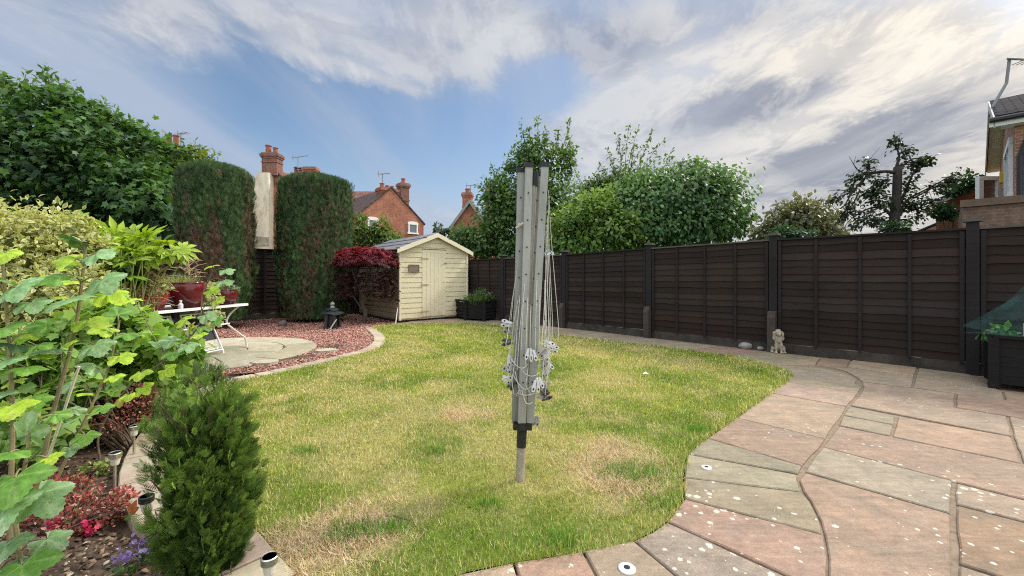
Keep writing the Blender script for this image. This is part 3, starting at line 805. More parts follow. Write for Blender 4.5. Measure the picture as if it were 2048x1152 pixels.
# ------------------------------------------------------------------ fences
def woodmat(name, col, rough=.8, var=.35, spec=.3, red=None, vcol=False, grime=None):
    m, nt, b, o = mk(name); uv, p = surf_uv(nt)
    mp = nd(nt, 'ShaderNodeMapping', Scale=(2.2, 34, 1)); lk(nt, uv, mp.inputs[0])
    g1 = noise(nt, 1.5, 6, .6, mp.outputs[0], .6); g2 = noise(nt, 1.1, 5, .6, p)
    f = math_(nt, 'ADD', math_(nt, 'MULTIPLY', g1, .5), math_(nt, 'MULTIPLY', g2, .5))
    c = ramp(nt, f, [(.3, tuple(x * (1 - var) for x in col)), (.7, tuple(min(1, x * (1 + var)) for x in col))])
    if red: c = mixc(nt, ramp(nt, noise(nt, .7, 4, .6, p), [(.45, 0.), (.65, 1.)]), c, red)
    if vcol: c = mixc(nt, 1., c, nd(nt, 'ShaderNodeVertexColor', layer_name='Col').outputs[0], 'MULTIPLY')
    if grime:
        zz = nt.nodes.new('ShaderNodeSeparateXYZ'); lk(nt, p, zz.inputs[0])
        lo = nt.nodes.new('ShaderNodeMapRange'); lk(nt, zz.outputs[2], lo.inputs[0])
        for i, x in enumerate((.0, .30, .6, .0)): lo.inputs[i + 1].default_value = x
        gn = ramp(nt, noise(nt, 6, 6, .7, p), [(.35, 0.), (.70, 1.)])
        c = mixc(nt, math_(nt, 'MULTIPLY', math_(nt, 'ADD', lo.outputs[0], .05), gn), c, grime)
    lk(nt, c, b.inputs['Base Color']); b.inputs['Roughness'].default_value = rough; b.inputs['Specular IOR Level'].default_value = spec
    bump(nt, b, g1, .35, .006); return m
M_fence = woodmat('brown_stained_boards', (.028, .022, .019), .85, .35, .15, (.033, .024, .020), True)
M_post = woodmat('brown_stained_posts', (.024, .021, .022), .85, .35, .2)
M_batten = woodmat('brown_stained_battens', (.024, .020, .020), .85, .35, .2)
M_cap = woodmat('weathered_cap', (.09, .085, .075), .85, .3)
M_spur = plain('concrete_spur', (.058, .045, .038), .9, .35, 8, .3)
M_moss = plain('mossy_gravel_board', (.05, .042, .034), .9, .6, 5, .4)

def fence_panel(root, a, b, za, zb, z0, inner, nb=4, boards=15, seed=0):
    """a lapped panel between feet a and b; top heights za zb; inner = unit vector to the garden"""
    rs = random.Random(seed); d = (b - a); L = d.length; d = d / L
    seg = 14; mb = MB()
    for i in range(boards):
        col = None
        h = (1.0 / boards); wob = [rs.uniform(-.006, .006) for _ in range(seg + 1)]
        sag = rs.uniform(-.004, .004); out_ = .018 + rs.uniform(-.003, .004)
        vs = []
        for k in range(seg + 1):
            t = k / seg; zt = za + (zb - za) * t; z_lo = z0 + (zt - z0) * i * h + wob[k] * 1.2 + sag; z_hi = z0 + (zt - z0) * (i + 1.28) * h
            if i == boards - 1: z_hi = zt - .005
            p = a + d * (L * t)
            vs += [p + inner * out_ + ZUP * z_lo, p + inner * (.002) + ZUP * z_hi, p + inner * (out_ - .012) + ZUP * z_lo]
        fs = []
        for k in range(seg):
            q = 3 * k; r_ = q + 3
            fs += [(q, r_, r_ + 1, q + 1), (q + 2, r_ + 2, r_, q), (q + 1, r_ + 1, r_ + 2, q + 2)]
        k_ = rs.uniform(.72, 1.35); mb._add(vs, fs, (k_ * rs.uniform(.95, 1.15), k_, k_ * rs.uniform(.92, 1.12)))
    pan = mb.build('fence_panel', M_fence, root, colors=True)
    for k in range(nb + 1):
        t = k / nb; p = a + d * (L * min(max(t, .018), .982)); zt = za + (zb - za) * t
        wd = .034 if 0 < k < nb else .04
        m2 = MB(); m2.bar(p + inner * .032 + ZUP * (z0 - .01), p + inner * .032 + ZUP * (zt - .028), wd, .022, inner)
        m2.build('batten', M_batten, pan)
    m2 = MB(); m2.bar(a + ZUP * (za + .0) + inner * .012, b + ZUP * (zb + .0) + inner * .012, .07, .024)
    m2.build('capping', M_cap if seed % 2 else M_batten, pan)
    m2 = MB(); m2.bar(a + inner * .006 + ZUP * (z0 / 2 - .03), b + inner * .006 + ZUP * (z0 / 2 - .03), .03, z0 + .06)
    m2.build('gravel_board', M_moss, pan)
    return pan
def fence_post(root, p, z, sz=.1, spur=None, inner=None):
    mb = MB(); mb.frame_box(p + ZUP * (z / 2 - .1), U, W, ZUP, sz, sz, z + .2)
    po = mb.build('post', M_post, root)
    mb = MB(); mb.frame_box(p + ZUP * (z + .008), U, W, ZUP, sz + .045, sz + .045, .024)
    mb.frame_box(p + ZUP * (z + .026), U, W, ZUP, sz + .01, sz + .01, .014)
    mb.build('post_cap', M_cap, po)
    if spur:
        q = p + inner * (sz / 2 + .055); s_ = .052
        prof = [(-.05, -.1), (.05, -.1), (.05, spur), (-.01, spur), (-.05, spur - .1)]   # sloped top towards the garden
        pts = [q - inner * x_ + ZUP * z_ - U * s_ for x_, z_ in prof]
        mb = MB(); mb.plate(pts, U * (2 * s_)); mb.build('spur', M_spur, root)

inner = -W
step = (Vector((-1.406, 1.465, 0))).length
P0 = Vector((1.183, 9.267, 0)); P3 = Vector((5.405, 4.870, 0))
du = (P0 - P3).normalized(); sp = (P0 - P3).length / 3
fr = thing('fence', 'long dark brown lapped panel fence with capped posts along the right side of the garden', 'fence', (P3.x, P3.y, 0))
tops = {-2: 1.73, -1: 1.72, 0: 1.705, 1: 1.70, 2: 1.665, 3: 1.62, 4: 1.60, 5: 1.60, 6: 1.60, 7: 1.6}
for k in range(-2, 7):
    a = P3 + du * (sp * (k + 0) + .05); b = P3 + du * (sp * (k + 1) - .05)
    # lighter grid on the farther, hidden run
    if k <= 5: fence_panel(fr, b, a, tops[k + 1] - .0, tops[k], .13, inner, seed=k + 20)
for k in range(-2, 7):
    p = P3 + du * sp * k
    fence_post(fr, p, tops[k] + (.07 if k != 0 else .085), .105, spur={1: .62, 2: .58, 3: .55}.get(k), inner=inner)
CORNER = P3 + du * sp * 6.28
bk = thing('fence', 'dark brown lapped fence at the back, seen between the two clipped columns', 'fence', (-6.6, 11.1, 0))
dv = -W; bi = -U
for k in range(0, 7):
    a = CORNER + dv * (1.93 * k + .05); b = CORNER + dv * (1.93 * (k + 1) - .05)
    fence_panel(bk, a, b, 1.86, 1.86, .15, bi, seed=k + 60)
for k in range(0, 8): fence_post(bk, CORNER + dv * 1.93 * k + dv * .0, 1.93, .1)

# ------------------------------------------------------------------ shed
M_cream = woodmat('cream_paint', (.76, .69, .48), .5, .10, .4, None, False, (.30, .25, .15))
M_cream2 = woodmat('cream_door_paint', (.76, .69, .49), .5, .08, .4, None, False, (.34, .28, .17))
M_cream_shade = woodmat('shaded_cream_paint', (.30, .23, .15), .6, .25, .3)  # shade of the left wall painted in as a darker brown
M_trim = woodmat('cream_trim_paint', (.78, .72, .54), .5, .08, .4)
M_felt = plain('grey_roof_felt', (.17, .17, .18), .9, .3, 6, .4, fine=90)
M_iron = plain('painted_iron', (.45, .39, .24), .5, .3, 30, .1)
M_darkmetal = plain('dark_metal', (.02, .02, .022), .4, .3, 30, .1)
sa = R(41); A = Vector((math.cos(sa), math.sin(sa), 0)); B = Vector((-math.sin(sa), math.cos(sa), 0))
S0 = Vector((-2.77, 10.26, 0)); SW, SD = 1.99, 2.6; EZ = 1.82; RZ = 2.22
shed = thing('shed', 'cream painted timber shed with shiplap walls and a plank door under a grey felt roof', 'shed', S0)
def sp_(u, v, z): return S0 + A * u + B * v + ZUP * z
DX0, DX1, DZ1 = .60, 1.30, 1.83
bh = .128
def gable_limit(z):   # u range inside the gable at height z
    if z <= EZ: return 0, SW
    t = (z - EZ) / (RZ - EZ); return SW / 2 * t, SW - SW / 2 * t
mb = MB()
z = .07; i = 0
def shiplap(mb, p_lo0, p_lo1, p_hi0, p_hi1, n, h):
    # board with a rebated lower edge: flat face and recessed groove
    g_ = ZUP * .024
    mb._add([p_lo0 + n * .022 + g_, p_lo1 + n * .022 + g_, p_hi1 + n * .020, p_hi0 + n * .020], [(0, 1, 2, 3)])
    mb._add([p_lo0 + n * .022 + g_, p_lo1 + n * .022 + g_, p_lo1 + n * .002 + g_ * .6, p_lo0 + n * .002 + g_ * .6], [(3, 2, 1, 0)]); mb._add([p_lo0 + n * .002 + g_ * .6, p_lo1 + n * .002 + g_ * .6, p_lo1 + n * .002, p_lo0 + n * .002], [(3, 2, 1, 0)])
    mb._add([p_hi0 + n * .020, p_hi1 + n * .020, p_hi1, p_hi0], [(0, 1, 2, 3)])
while z < RZ - .03:
    z1 = min(z + bh, RZ - .01)
    l0, r0 = gable_limit(z); l1, r1 = gable_limit(z1)
    if z1 <= DZ1 + .01:
        for (a, b_, c_, d_) in ((l0, DX0 - .0, l1, DX0), (DX1, r0, DX1, r1)):
            shiplap(mb, sp_(a, 0, z), sp_(b_, 0, z), sp_(c_, 0, z1), sp_(d_, 0, z1), -B, bh)
    else: shiplap(mb, sp_(l0, 0, z), sp_(r0, 0, z), sp_(l1, 0, z1), sp_(r1, 0, z1), -B, bh)
    z = z1
mb.plate([sp_(0, .02, .05), sp_(SW, .02, .05), sp_(SW, .02, EZ), sp_(SW / 2, .02, RZ), sp_(0, .02, EZ)], B * .02)
mb.build('front_wall', M_cream, shed)
for nm, u, n in (('side_wall', 0, -A), ('side_wall', SW, A)):
    mb = MB(); z = .07
    while z < EZ - .02:
        z1 = min(z + bh, EZ); shiplap(mb, sp_(u, 0, z), sp_(u, SD, z), sp_(u, 0, z1), sp_(u, SD, z1), n, bh); z = z1
    mb.plate([sp_(u, .04, .05), sp_(u, SD - .03, .05), sp_(u, SD - .03, EZ), sp_(u, .04, EZ)], -n * .02)
    mb.build(nm, M_cream if u else M_cream_shade, shed)
mb = MB(); mb.plate([sp_(0, SD, .05), sp_(SW, SD, .05), sp_(SW, SD, EZ), sp_(SW / 2, SD, RZ), sp_(0, SD, EZ)], -B * .02); mb.build('back_wall', M_cream, shed)
mb = MB(); mb.plate([sp_(-.01, .03, -.01), sp_(SW + .01, .03, -.01), sp_(SW + .01, SD, -.01), sp_(-.01, SD, -.01)], ZUP * .07); mb.build('floor_frame', M_darkmetal, shed)
# corner strips
for u in (0, SW):
    mb = MB(); s_ = -1 if u == 0 else 1
    mb.frame_box(sp_(u + s_ * .008, -.012, EZ / 2 + .02), A, B, ZUP, .045, .045, EZ - .06); mb.build('corner_strip', M_trim, shed)
# roof: two felted slopes overhanging
sl_ = Vector((SW / 2, RZ - EZ)).normalized()
ov, fo_ = .13, .12
for s_ in (-1, 1):
    mb = MB(); u_e = SW / 2 + s_ * (SW / 2 + ov); ze = EZ - ov * (RZ - EZ) / (SW / 2)
    # board with battens of felt
    mb.plate([sp_(SW / 2, -fo_, RZ + .03), sp_(u_e, -fo_, ze + .03), sp_(u_e, SD + fo_, ze + .03), sp_(SW / 2, SD + fo_, RZ + .03)], ZUP * .022)
    for k in range(1, 3):
        t = k / 3
        ua, za_ = SW / 2 + (u_e - SW / 2) * t, RZ + (ze - RZ) * t
        mb.bar(sp_(ua, -fo_ - .002, za_ + .056), sp_(ua, SD + fo_, za_ + .056), .035, .012)
    mb.build('roof', M_felt, shed)
    mb = MB()
    mb.plate([sp_(SW / 2, -fo_ - .002, RZ + .05), sp_(u_e, -fo_ - .002, ze + .05), sp_(u_e, -fo_ - .002, ze - .06), sp_(SW / 2, -fo_ - .002, RZ - .06)], -B * .022)
    mb.build('bargeboard', M_trim, shed)
mb = MB()
for k in range(7):
    t = k / 6; u_ = SW / 2 + (t - .5) * 2 * (SW / 2 + ov - .02)
    zz_ = RZ - abs(u_ - SW / 2) * (RZ - EZ) / (SW / 2)
    if k in (0, 2, 3, 4, 6) and k != 3: mb.frame_box(sp_(u_, -fo_ - .005, zz_ + .06), A, B, ZUP, .08, .045, .02)
mb.build('felt_tack', plain('torn_felt', (.05, .05, .05), .9), shed)
# door
door = MB(); nb_ = 6; wd = (DX1 - DX0) / nb_
for k in range(nb_):
    door.frame_box(sp_(DX0 + wd * (k + .5), -.012, .10 + (DZ1 - .1) / 2), A, B, ZUP, wd - .006, .03, DZ1 - .12)
door.plate([sp_(DX0, .0, .09), sp_(DX1, .0, .09), sp_(DX1, .0, DZ1), sp_(DX0, .0, DZ1)], B * .018)
dr_ = door.build('door', M_cream2, shed)
for zz_ in (1.6, .93, .24):
    mb = MB(); mb.frame_box(sp_(DX0 + .08, -.034, zz_), A, B, ZUP, .2, .008, .026); mb.frame_box(sp_(DX0 - .012, -.036, zz_), A, B, ZUP, .03, .012, .07); mb.build('hinge', M_iron, dr_)
mb = MB(); mb.frame_box(sp_(DX1 - .0, -.036, 1.5), A, B, ZUP, .1, .014, .022); mb.tube([sp_(DX1 - .03, -.03, 1.5), sp_(DX1 - .03, -.065, 1.5)], .012, 8); mb.build('latch', M_iron, dr_)
mb = MB(); mb.tube([sp_(DX1 - .06, -.024, .98), sp_(DX1 - .06, -.032, .98)], .014, 10); mb.build('keyhole', M_darkmetal, dr_)
mb = MB(); mb.frame_box(sp_((DX0 + DX1) / 2, -.02, DZ1 + .012), A, B, ZUP, DX1 - DX0 + .03, .02, .012); mb.build('door_gap', M_darkmetal, dr_)
# plaque hanging on the wall beside the door
pc = sp_(.36, -.035, 1.34)
mb = MB(); mb.frame_box(pc, A, B, ZUP, .27, .02, .17)
for s_ in (-1, 1): mb.frame_box(pc + ZUP * s_ * .088, A, B, ZUP, .28, .03, .02); mb.frame_box(pc + A * s_ * .137, A, B, ZUP, .02, .03, .16)
pl = mb.build('plaque', woodmat('grey_brown_plaque', (.22, .17, .13), .7, .4), origin=pc); tag(pl, 'small weathered brown wooden plaque hung on the cream shed wall beside the door', 'plaque')
# cane leaning at the shed corner
mb = MB(); mb.tube([G(795, 648) + Vector((-.02, -.1, 0)), sp_(-.05, .02, .38)], .012, 6)
o = mb.build('stick', plain('pale_stick', (.6, .58, .5), .6), origin=G(795, 648)); tag(o, 'short pale stick leaning against the foot of the shed corner', 'stick')

# ------------------------------------------------------------------ rotary dryer
M_alu = plain('dull_aluminium', (.36, .37, .335), .5, .14, 6, .05, .55, .5, 40, (1, 1, .2), (.25, .25, .22))
M_pole = plain('weathered_steel_tube', (.36, .35, .31), .5, .25, 8, .1, .45, .5, 60, (1, 1, .3))
M_socket = plain('rusty_ground_tube', (.34, .30, .235), .65, .35, 14, .2, .1, .4, 60)
M_blackp = plain('black_plastic', (.018, .019, .02), .45, .3, 30, .05)
M_line = plain('grey_line', (.60, .60, .54), .6, .15, 30, 0)
DB = G(1041, 960); DY = DB.y
def dp(px, py, dy=0): return P(px, py, DY + dy)
dryer = thing('rotary_clothes_dryer', 'folded metal rotary clothes dryer standing in the middle of the lawn', 'clothes dryer', DB)
ax0 = dp(1041, 958); ax1 = dp(1068, 348)
axd = (ax1 - ax0).normalized()
mb = MB(); mb.tube([ax0 - axd * .1, ax0 + (dp(1042.5, 880) - ax0)], .0245, 16); mb.build('ground_socket', M_socket, dryer, smooth=False)
c0 = dp(1042.5, 893); c1 = dp(1044, 862)
mb = MB(); mb.tube([c0, c1, dp(1044.5, 850)], [.0275, .0285, .037], 16); mb.tube([dp(1044.5, 853), dp(1045, 846)], .05, 16); mb.build('collar', M_blackp, dryer)
mb = MB(); mb.tube([c1, ax1], .020, 16); mb.build('pole', M_pole, dryer)
mb = MB(); mb.tube([dp(1067, 372), dp(1068.5, 346)], [.026, .026], 12); mb.build('hub', M_blackp, dryer)
armspec = [  # bottom px, top px, depth offset bottom, top, top y
    (1030.5, 1042.0, .004, -.020, 343), (1043.0, 1057.5, -.050, -.060, 333), (1060.5, 1090.0, -.030, -.030, 332), (1053.0, 1077.0, .05, .055, 350)]
arm_pts = []
M_hole = M_blackp
for bx, tx, d0, d1, ty in armspec:
    p0, p1 = dp(bx, 845, d0), dp(tx, ty, d1); arm_pts.append((p0, p1))
    d = (p1 - p0).normalized(); fwd = Vector((.12 if tx < 1060 else -.12, -1, 0)).normalized()
    Xa = d.cross(fwd).normalized(); Ya = Xa.cross(d)
    # rounded flat channel section
    sec = [(-.0205, -.010), (-.016, -.017), (-.0045, -.017), (-.0035, -.0115), (.0035, -.0115), (.0045, -.017), (.016, -.017), (.0205, -.010), (.0205, .012), (-.0205, .012)]
    mb = MB(); vs = [q + Xa * x_ - Ya * (-y_) for q in (p0, p1) for x_, y_ in sec]; m = len(sec)
    mb._add(vs, [(i, (i + 1) % m, m + (i + 1) % m, m + i) for i in range(m)] + [tuple(reversed(range(m))), tuple(range(m, 2 * m))])
    ar = mb.build('arm', M_alu, dryer)
    mb = MB(); mb.frame_box(p1 + d * .006, Xa, Ya, d, .052, .036, .024); mb.build('end_cap', M_blackp, ar)
    mb = MB(); mb.frame_box(p0 - d * .012 + (dp(1045, 850) - p0) * .15, Xa, Ya, d, .036, .03, .05); mb.build('hinge_foot', M_blackp, ar)
    mb = MB()
    for k in range(8):
        q = p0.lerp(p1, .16 + .105 * k) + Ya * .0165 * (1 if Ya.y < 0 else -1)
        mb.tube([q, q + Ya * .003 * (1 if Ya.y < 0 else -1)], .0045, 6)
    mb.build('line_hole', M_hole, ar)
# slack lines
rl = random.Random(4)
mb = MB()
def strand(pts, r=.0017): mb.tube(catmull(pts, 6), r, 5, False)
# straight strands hanging down the right side
for (x0, y0, x1, y1, dy) in [(1097, 380, 1117, 655, .02), (1096, 400, 1105, 650, .0), (1094, 430, 1100, 660, -.03), (1094, 470, 1097, 670, -.05), (1093, 520, 1091, 690, .05),
                             (1092, 450, 1088, 700, -.06), (1090, 560, 1084, 690, -.07), (1092, 600, 1094, 720, -.02), (1089, 610, 1080, 705, -.075), (1094, 580, 1102, 700, .03), (1088, 640, 1098, 720, -.04)]:
    strand([dp(x0, y0, -.03), dp(x0 + .35 * (x1 - x0) + rl.uniform(-1, 1), y0 + .4 * (y1 - y0), dy), dp(x1, y1, dy), dp(x1 - rl.uniform(2, 14), y1 + rl.uniform(18, 40), dy)])
for (x0, y0, x1, y1, dy) in [(1034, 540, 1022, 640, -.03), (1036, 520, 1024, 690, .02), (1032, 560, 1018, 650, 0), (1036, 600, 1019, 720, -.04), (1040, 590, 1030, 730, -.07), (1046, 600, 1034, 740, -.08), (1034, 640, 1022, 760, -.02),
                             (1050, 560, 1042, 700, -.085), (1056, 590, 1051, 730, -.085), (1062, 610, 1060, 700, -.08), (1074, 560, 1070, 720, -.08), (1080, 590, 1078, 700, -.085)]:
    strand([dp(x0, y0, -.06), dp(x0 + .5 * (x1 - x0), y0 + .4 * (y1 - y0), dy - .01), dp(x1, y1, dy)])
# loops swagged round the front
for (xa, ya, xm, ym, xb, yb) in [(1022, 718, 1041, 736, 1056, 728), (1070, 718, 1090, 716, 1104, 690), (1026, 750, 1048, 778, 1068, 768), (1030, 742, 1042, 788, 1070, 786), (1042, 738, 1060, 752, 1080, 744),
                                 (1030, 716, 1024, 760, 1028, 790), (1044, 780, 1052, 806, 1066, 804), (1018, 650, 1012, 690, 1026, 700), (1084, 700, 1100, 720, 1092, 760), (1090, 690, 1086, 740, 1084, 780), (1096, 700, 1096, 740, 1090, 790), (1020, 690, 1014, 730, 1020, 770), (1056, 735, 1052, 770, 1064, 790)]:
    strand([dp(xa, ya, -.07), dp((xa + xm) / 2, (ya + ym) / 2 + 3, -.082), dp(xm, ym, -.085), dp((xb + xm) / 2, (yb + ym) / 2 + 3, -.082), dp(xb, yb, -.07)], .0019)
mb.build('washing_line', M_line, dryer)
mb = MB(); k0 = dp(1039, 450, -.06); mb.tube([k0, k0 + Vector((0, -.025, 0))], [.012, .009], 10); mb.tube([k0 + Vector((-.02, -.02, -.02)), k0 + Vector((.02, -.02, .008))], .006, 6)
mb.build('line_clip', plain('grey_clip', (.45, .43, .38), .5), dryer)

# clothes pegs: two jaws with a looped handle
M_pegw = plain('white_peg', (.66, .66, .66), .4, .06, 20); M_pegg = plain('grey_peg', (.36, .35, .33), .5, .25, 30); M_pegd = plain('dark_peg', (.09, .085, .08), .5, .3, 30)
def make_peg(mat, label):
    r_ = thing('clothes_peg', label, 'clothes peg', (0, 0, 0), 'clothes pegs on the folded dryer')
    for s_ in (-1, 1):
        # a flat bone-shaped half: rounded finger end, waist, and a wide eye with a dark hole
        ang = .11 * s_; X_ = Vector((math.cos(ang), .25 * s_, math.sin(ang))).normalized(); Z_ = Vector((-math.sin(ang), 0, math.cos(ang)))
        o_ = Vector((.0088 * s_, .002 * s_, 0)); n_ = X_.cross(Z_)
        out_ = []
        for k in range(20):
            a = 2 * math.pi * k / 20; yy = math.cos(a); wd_ = .0085 - .0028 * math.exp(-((yy - .25) / .3) ** 2) if yy > -.1 else .0098
            out_.append(o_ + X_ * (wd_ * math.copysign(abs(math.sin(a)) ** .7, math.sin(a))) + Z_ * (.028 * yy))
        mb = MB(); mb.plate(out_, n_ * .006); jw = mb.build('jaw', mat, r_)
        mb = MB(); c_ = o_ - Z_ * .014
        mb.plate([c_ + X_ * .0042 * math.cos(k * .785) + Z_ * .0055 * math.sin(k * .785) - n_ * .0012 for k in range(8)], n_ * .0085); mb.build('hole', M_blackp, jw)
    mb = MB(); mb.tube([Vector((-.009, 0, 0)), Vector((.009, 0, 0))], .004, 8); mb.build('spring', M_pegg, r_)
    return r_
pegs = [  # px, py, dy, rot in view plane, yaw, material, scale, label
 (1058, 708, -.105, .10, .1, 'w', 1.0, 'left one of the two bright white pegs at the front of the folded dryer'),
 (1066, 711, -.10, -.15, -.1, 'w', 1.0, 'right one of the two bright white pegs at the front of the folded dryer'),
 (1072, 772, -.10, .1, .1, 'w', 1.05, 'white peg clipped lowest at the front of the folded dryer'),
 (1079, 766, -.09, -.25, -.3, 'w', 1.0, 'white peg just behind the lowest white one at the front of the dryer'),
 (1013, 647, -.02, 1.75, .2, 'w', 1.0, 'white peg sticking out highest on the left of the folded dryer'),
 (1016, 662, .0, 2.1, .4, 'g', .95, 'grey peg just under the highest white peg on the left of the dryer'),
 (1014, 684, -.02, 1.5, .2, 'd', 1.0, 'dark peg sticking out level on the left of the folded dryer'),
 (1015, 733, -.03, .45, .2, 'g', 1.05, 'grey slanting peg low on the left of the dryer'),
 (1022, 738, -.05, .25, .6, 'g', 1.0, 'grey upright peg beside the slanting one low on the left of the dryer'),
 (1014, 758, -.04, -1.2, .1, 'w', .95, 'pale peg hanging lowest on the left of the folded dryer'),
 (1098, 689, -.02, -1.1, .2, 'w', 1.0, 'white peg high on the right of the dryer, tilted towards the fence'),
 (1107, 697, .01, -1.25, -.1, 'w', .95, 'white peg sticking out farthest right on the folded dryer'),
 (1084, 704, -.08, .8, .1, 'g', 1.0, 'grey slanted peg just right of the two white front pegs'),
 (1097, 732, -.01, -.6, .2, 'w', 1.0, 'white peg halfway down the right side of the dryer'),
 (1088, 745, -.05, .1, .7, 'g', 1.0, 'grey peg half hidden between the lines on the right of the dryer'),
 (1092, 793, -.03, -2.0, .1, 'd', 1.0, 'dark peg pointing down to the right, low on the dryer'),
 (1082, 791, -.05, -1.6, .3, 'g', .9, 'grey peg lying level low on the right of the dryer'),
 (1072, 842, .02, .3, .2, 'g', .95, 'grey peg hanging lowest of all, near the dryer collar'),
 (1038, 786, -.09, .3, .2, 'g', .6, 'tiny pale peg hooked low on the front left arm of the dryer'),
 (1088, 724, -.05, -.4, .5, 'g', 1.0, 'grey peg between the two white pegs on the right of the dryer'),
 (1094, 712, -.02, .5, -.4, 'w', .95, 'pale peg tucked under the tilted white peg on the right of the dryer'),
 (1020, 722, -.04, -.2, .5, 'w', .95, 'pale peg above the grey pegs on the left of the dryer'),
 (1090, 770, -.04, .9, .3, 'g', 1.0, 'grey peg right of the lowest front white pegs'),
 (1086, 782, -.06, -.9, .2, 'd', .95, 'dark peg just under the lowest front white pegs'),
 (1023, 770, -.05, .7, .3, 'd', .9, 'dark peg beneath the slanting grey pegs on the left of the dryer'),
]
protos = {}
for px, py, dy, rot, yaw, mt, sc_, lab in pegs:
    if mt not in protos:
        r_ = make_peg({'w': M_pegw, 'g': M_pegg, 'd': M_pegd}[mt], lab); protos[mt] = r_
    else:
        r_ = protos[mt].copy(); COL.objects.link(r_)
        for ch in protos[mt].children:
            c_ = ch.copy(); COL.objects.link(c_); c_.parent = r_
            for g_ in ch.children:
                d_ = g_.copy(); COL.objects.link(d_); d_.parent = c_
    r_.location = dp(px, py, dy); r_.rotation_euler = (0, rot + math.pi * 0, yaw); r_.scale = (sc_ * 1.12,) * 3; r_['label'] = lab

# ------------------------------------------------------------------ solar stake lights
M_steel = plain('brushed_steel', (.55, .53, .48), .33, .15, 30, .02, .9); M_lens = plain('frosted_lens', (.66, .62, .52), .35, .1, 30, 0)
M_solar = plain('solar_cell', (.02, .02, .03), .2, .2, 30, 0)
def solar_light(px, py, hgt, label, dark=False, sc=.74, tilt=0.):
    b = G(px, py)
    r_ = thing('solar_light', label, 'garden light', b, 'solar stake lights along the bed edging')
    M = Matrix.Rotation(tilt, 3, 'Y'); k = sc
    pt = lambda z: b + M @ Vector((0, 0, z))
    mb = MB(); mb.tube([pt(-.06), pt(hgt - .085 * k)], .0095 * k, 10); mb.build('stake', M_steel if not dark else plain('tarnished_tube', (.42, .35, .25), .5, .3, 20, .05, .5), r_)
    mb = MB(); mb.lathe([(.019 * k, hgt - .088 * k), (.023 * k, hgt - .08 * k), (.031 * k, hgt - .034 * k)], b, 16, M); mb.build('lens', M_lens, r_)
    mb = MB(); mb.lathe([(.034 * k, hgt - .036 * k), (.036 * k, hgt - .034 * k), (.037 * k, hgt - .004 * k), (.033 * k, hgt), (.031 * k, hgt - .001 * k), (.030 * k, hgt - .006 * k)], b, 18, M); hd = mb.build('cap', M_steel if not dark else M_darkmetal, r_)
    mb = MB(); mb.lathe([(.0005, hgt - .003 * k), (.0295 * k, hgt - .003 * k)], b, 18, M); mb.build('solar_panel', M_solar, hd)
solar_light(228, 1000, .245, 'bright steel solar stake light standing behind the front red azalea', tilt=.03)
solar_light(293, 1092, .215, 'solar stake light with a dark cap and tarnished tube beside the small dark conifer', True)
solar_light(268, 912, .195, 'solar stake light farthest back, beside the rear red azalea')
solar_light(539, 1222, .19, 'steel solar stake light nearest the terrace, at the corner of the lawn')

# ------------------------------------------------------------------ planters
M_plank = woodmat('black_stained_planter', (.015, .0135, .0135), .8, .4, .15)
def slatted(root, p, q, h, n=5, gap=.025, inner_n=None, name='slat_side'):
    mb = MB(); d = (q - p).normalized(); nn = Vector((-d.y, d.x, 0))
    sh = (h - .04) / n
    for k in range(n): mb.frame_box((p + q) / 2 + ZUP * (.05 + sh * (k + .5)), d, nn, ZUP, (q - p).length, .025, sh - gap)
    mb.build(name, M_plank, root)
    mb = MB(); mb.frame_box((p + q) / 2 + nn * .03 + ZUP * (h / 2), d, nn, ZUP, (q - p).length - .03, .006, h - .1); mb.build('liner', M_darkmetal, root)
pa, pb, pc_, pd = G(908, 635), G(931, 641), G(968, 643), G(1001, 638)
pl1 = thing('planter', 'black slatted wooden corner planter with low plants beside the cream shed', 'planter', (pb + pc_) / 2)
HP = .47
for a, b in ((pa, pb), (pb, pc_), (pc_, pd)): slatted(pl1, a, b, HP)
for p in (pa, pb, pc_, pd):
    mb = MB(); mb.box(p + ZUP * HP / 2 + Vector((0, -.03, 0)), .075, .06, HP + .04); mb.build('corner_post', M_plank, pl1)
for a, b in ((pa, pb), (pb, pc_), (pc_, pd)):
    mb = MB(); mb.bar(a + ZUP * (HP + .035), b + ZUP * (HP + .035), .1, .03); mb.build('rim', M_plank, pl1)
bk1, bk2 = pd + W * .3 + U * .25, pa + W * .35 + U * .35
mb = MB(); mb.plate([p + ZUP * (HP - .06) for p in (pa, pb, pc_, pd, bk1, bk2)], ZUP * -.02); mb.build('soil_fill', plain('potting_soil', (.05, .035, .025), .95, .4, 20, .4), pl1)

q0 = Vector((4.93, 4.25, 0)); q1 = q0 + W * .62; q2 = q0 - U * 1.25; q3 = q1 - U * 1.25
pl2 = thing('planter', 'black slatted wooden trough planter under green netting at the right edge of the terrace', 'planter', q0)
HP2 = .53
for a, b in ((q1, q0), (q0, q2), (q2, q3)): slatted(pl2, a, b, HP2, 5, .022)
for p in (q0, q1, q2, q3):
    mb = MB(); mb.frame_box(p + ZUP * (HP2 / 2), U, W, ZUP, .075, .075, HP2 - .02); mb.build('corner_post', M_plank, pl2)
    mb = MB(); mb.tube([p + ZUP * .0, p + ZUP * .05], [.035, .045], 10); mb.build('castor', M_darkmetal, pl2)
for a, b in ((q1, q0), (q0, q2)):
    mb = MB(); mb.bar(a + ZUP * (HP2 + .005), b + ZUP * (HP2 + .005), .085, .03); mb.build('rim', M_plank, pl2)
mb = MB(); mb.plate([p + ZUP * (HP2 - .07) for p in (q0, q1, q3, q2)], ZUP * -.02); mb.build('soil_fill', plain('trough_soil', (.05, .035, .025), .95, .4, 20, .4), pl2)
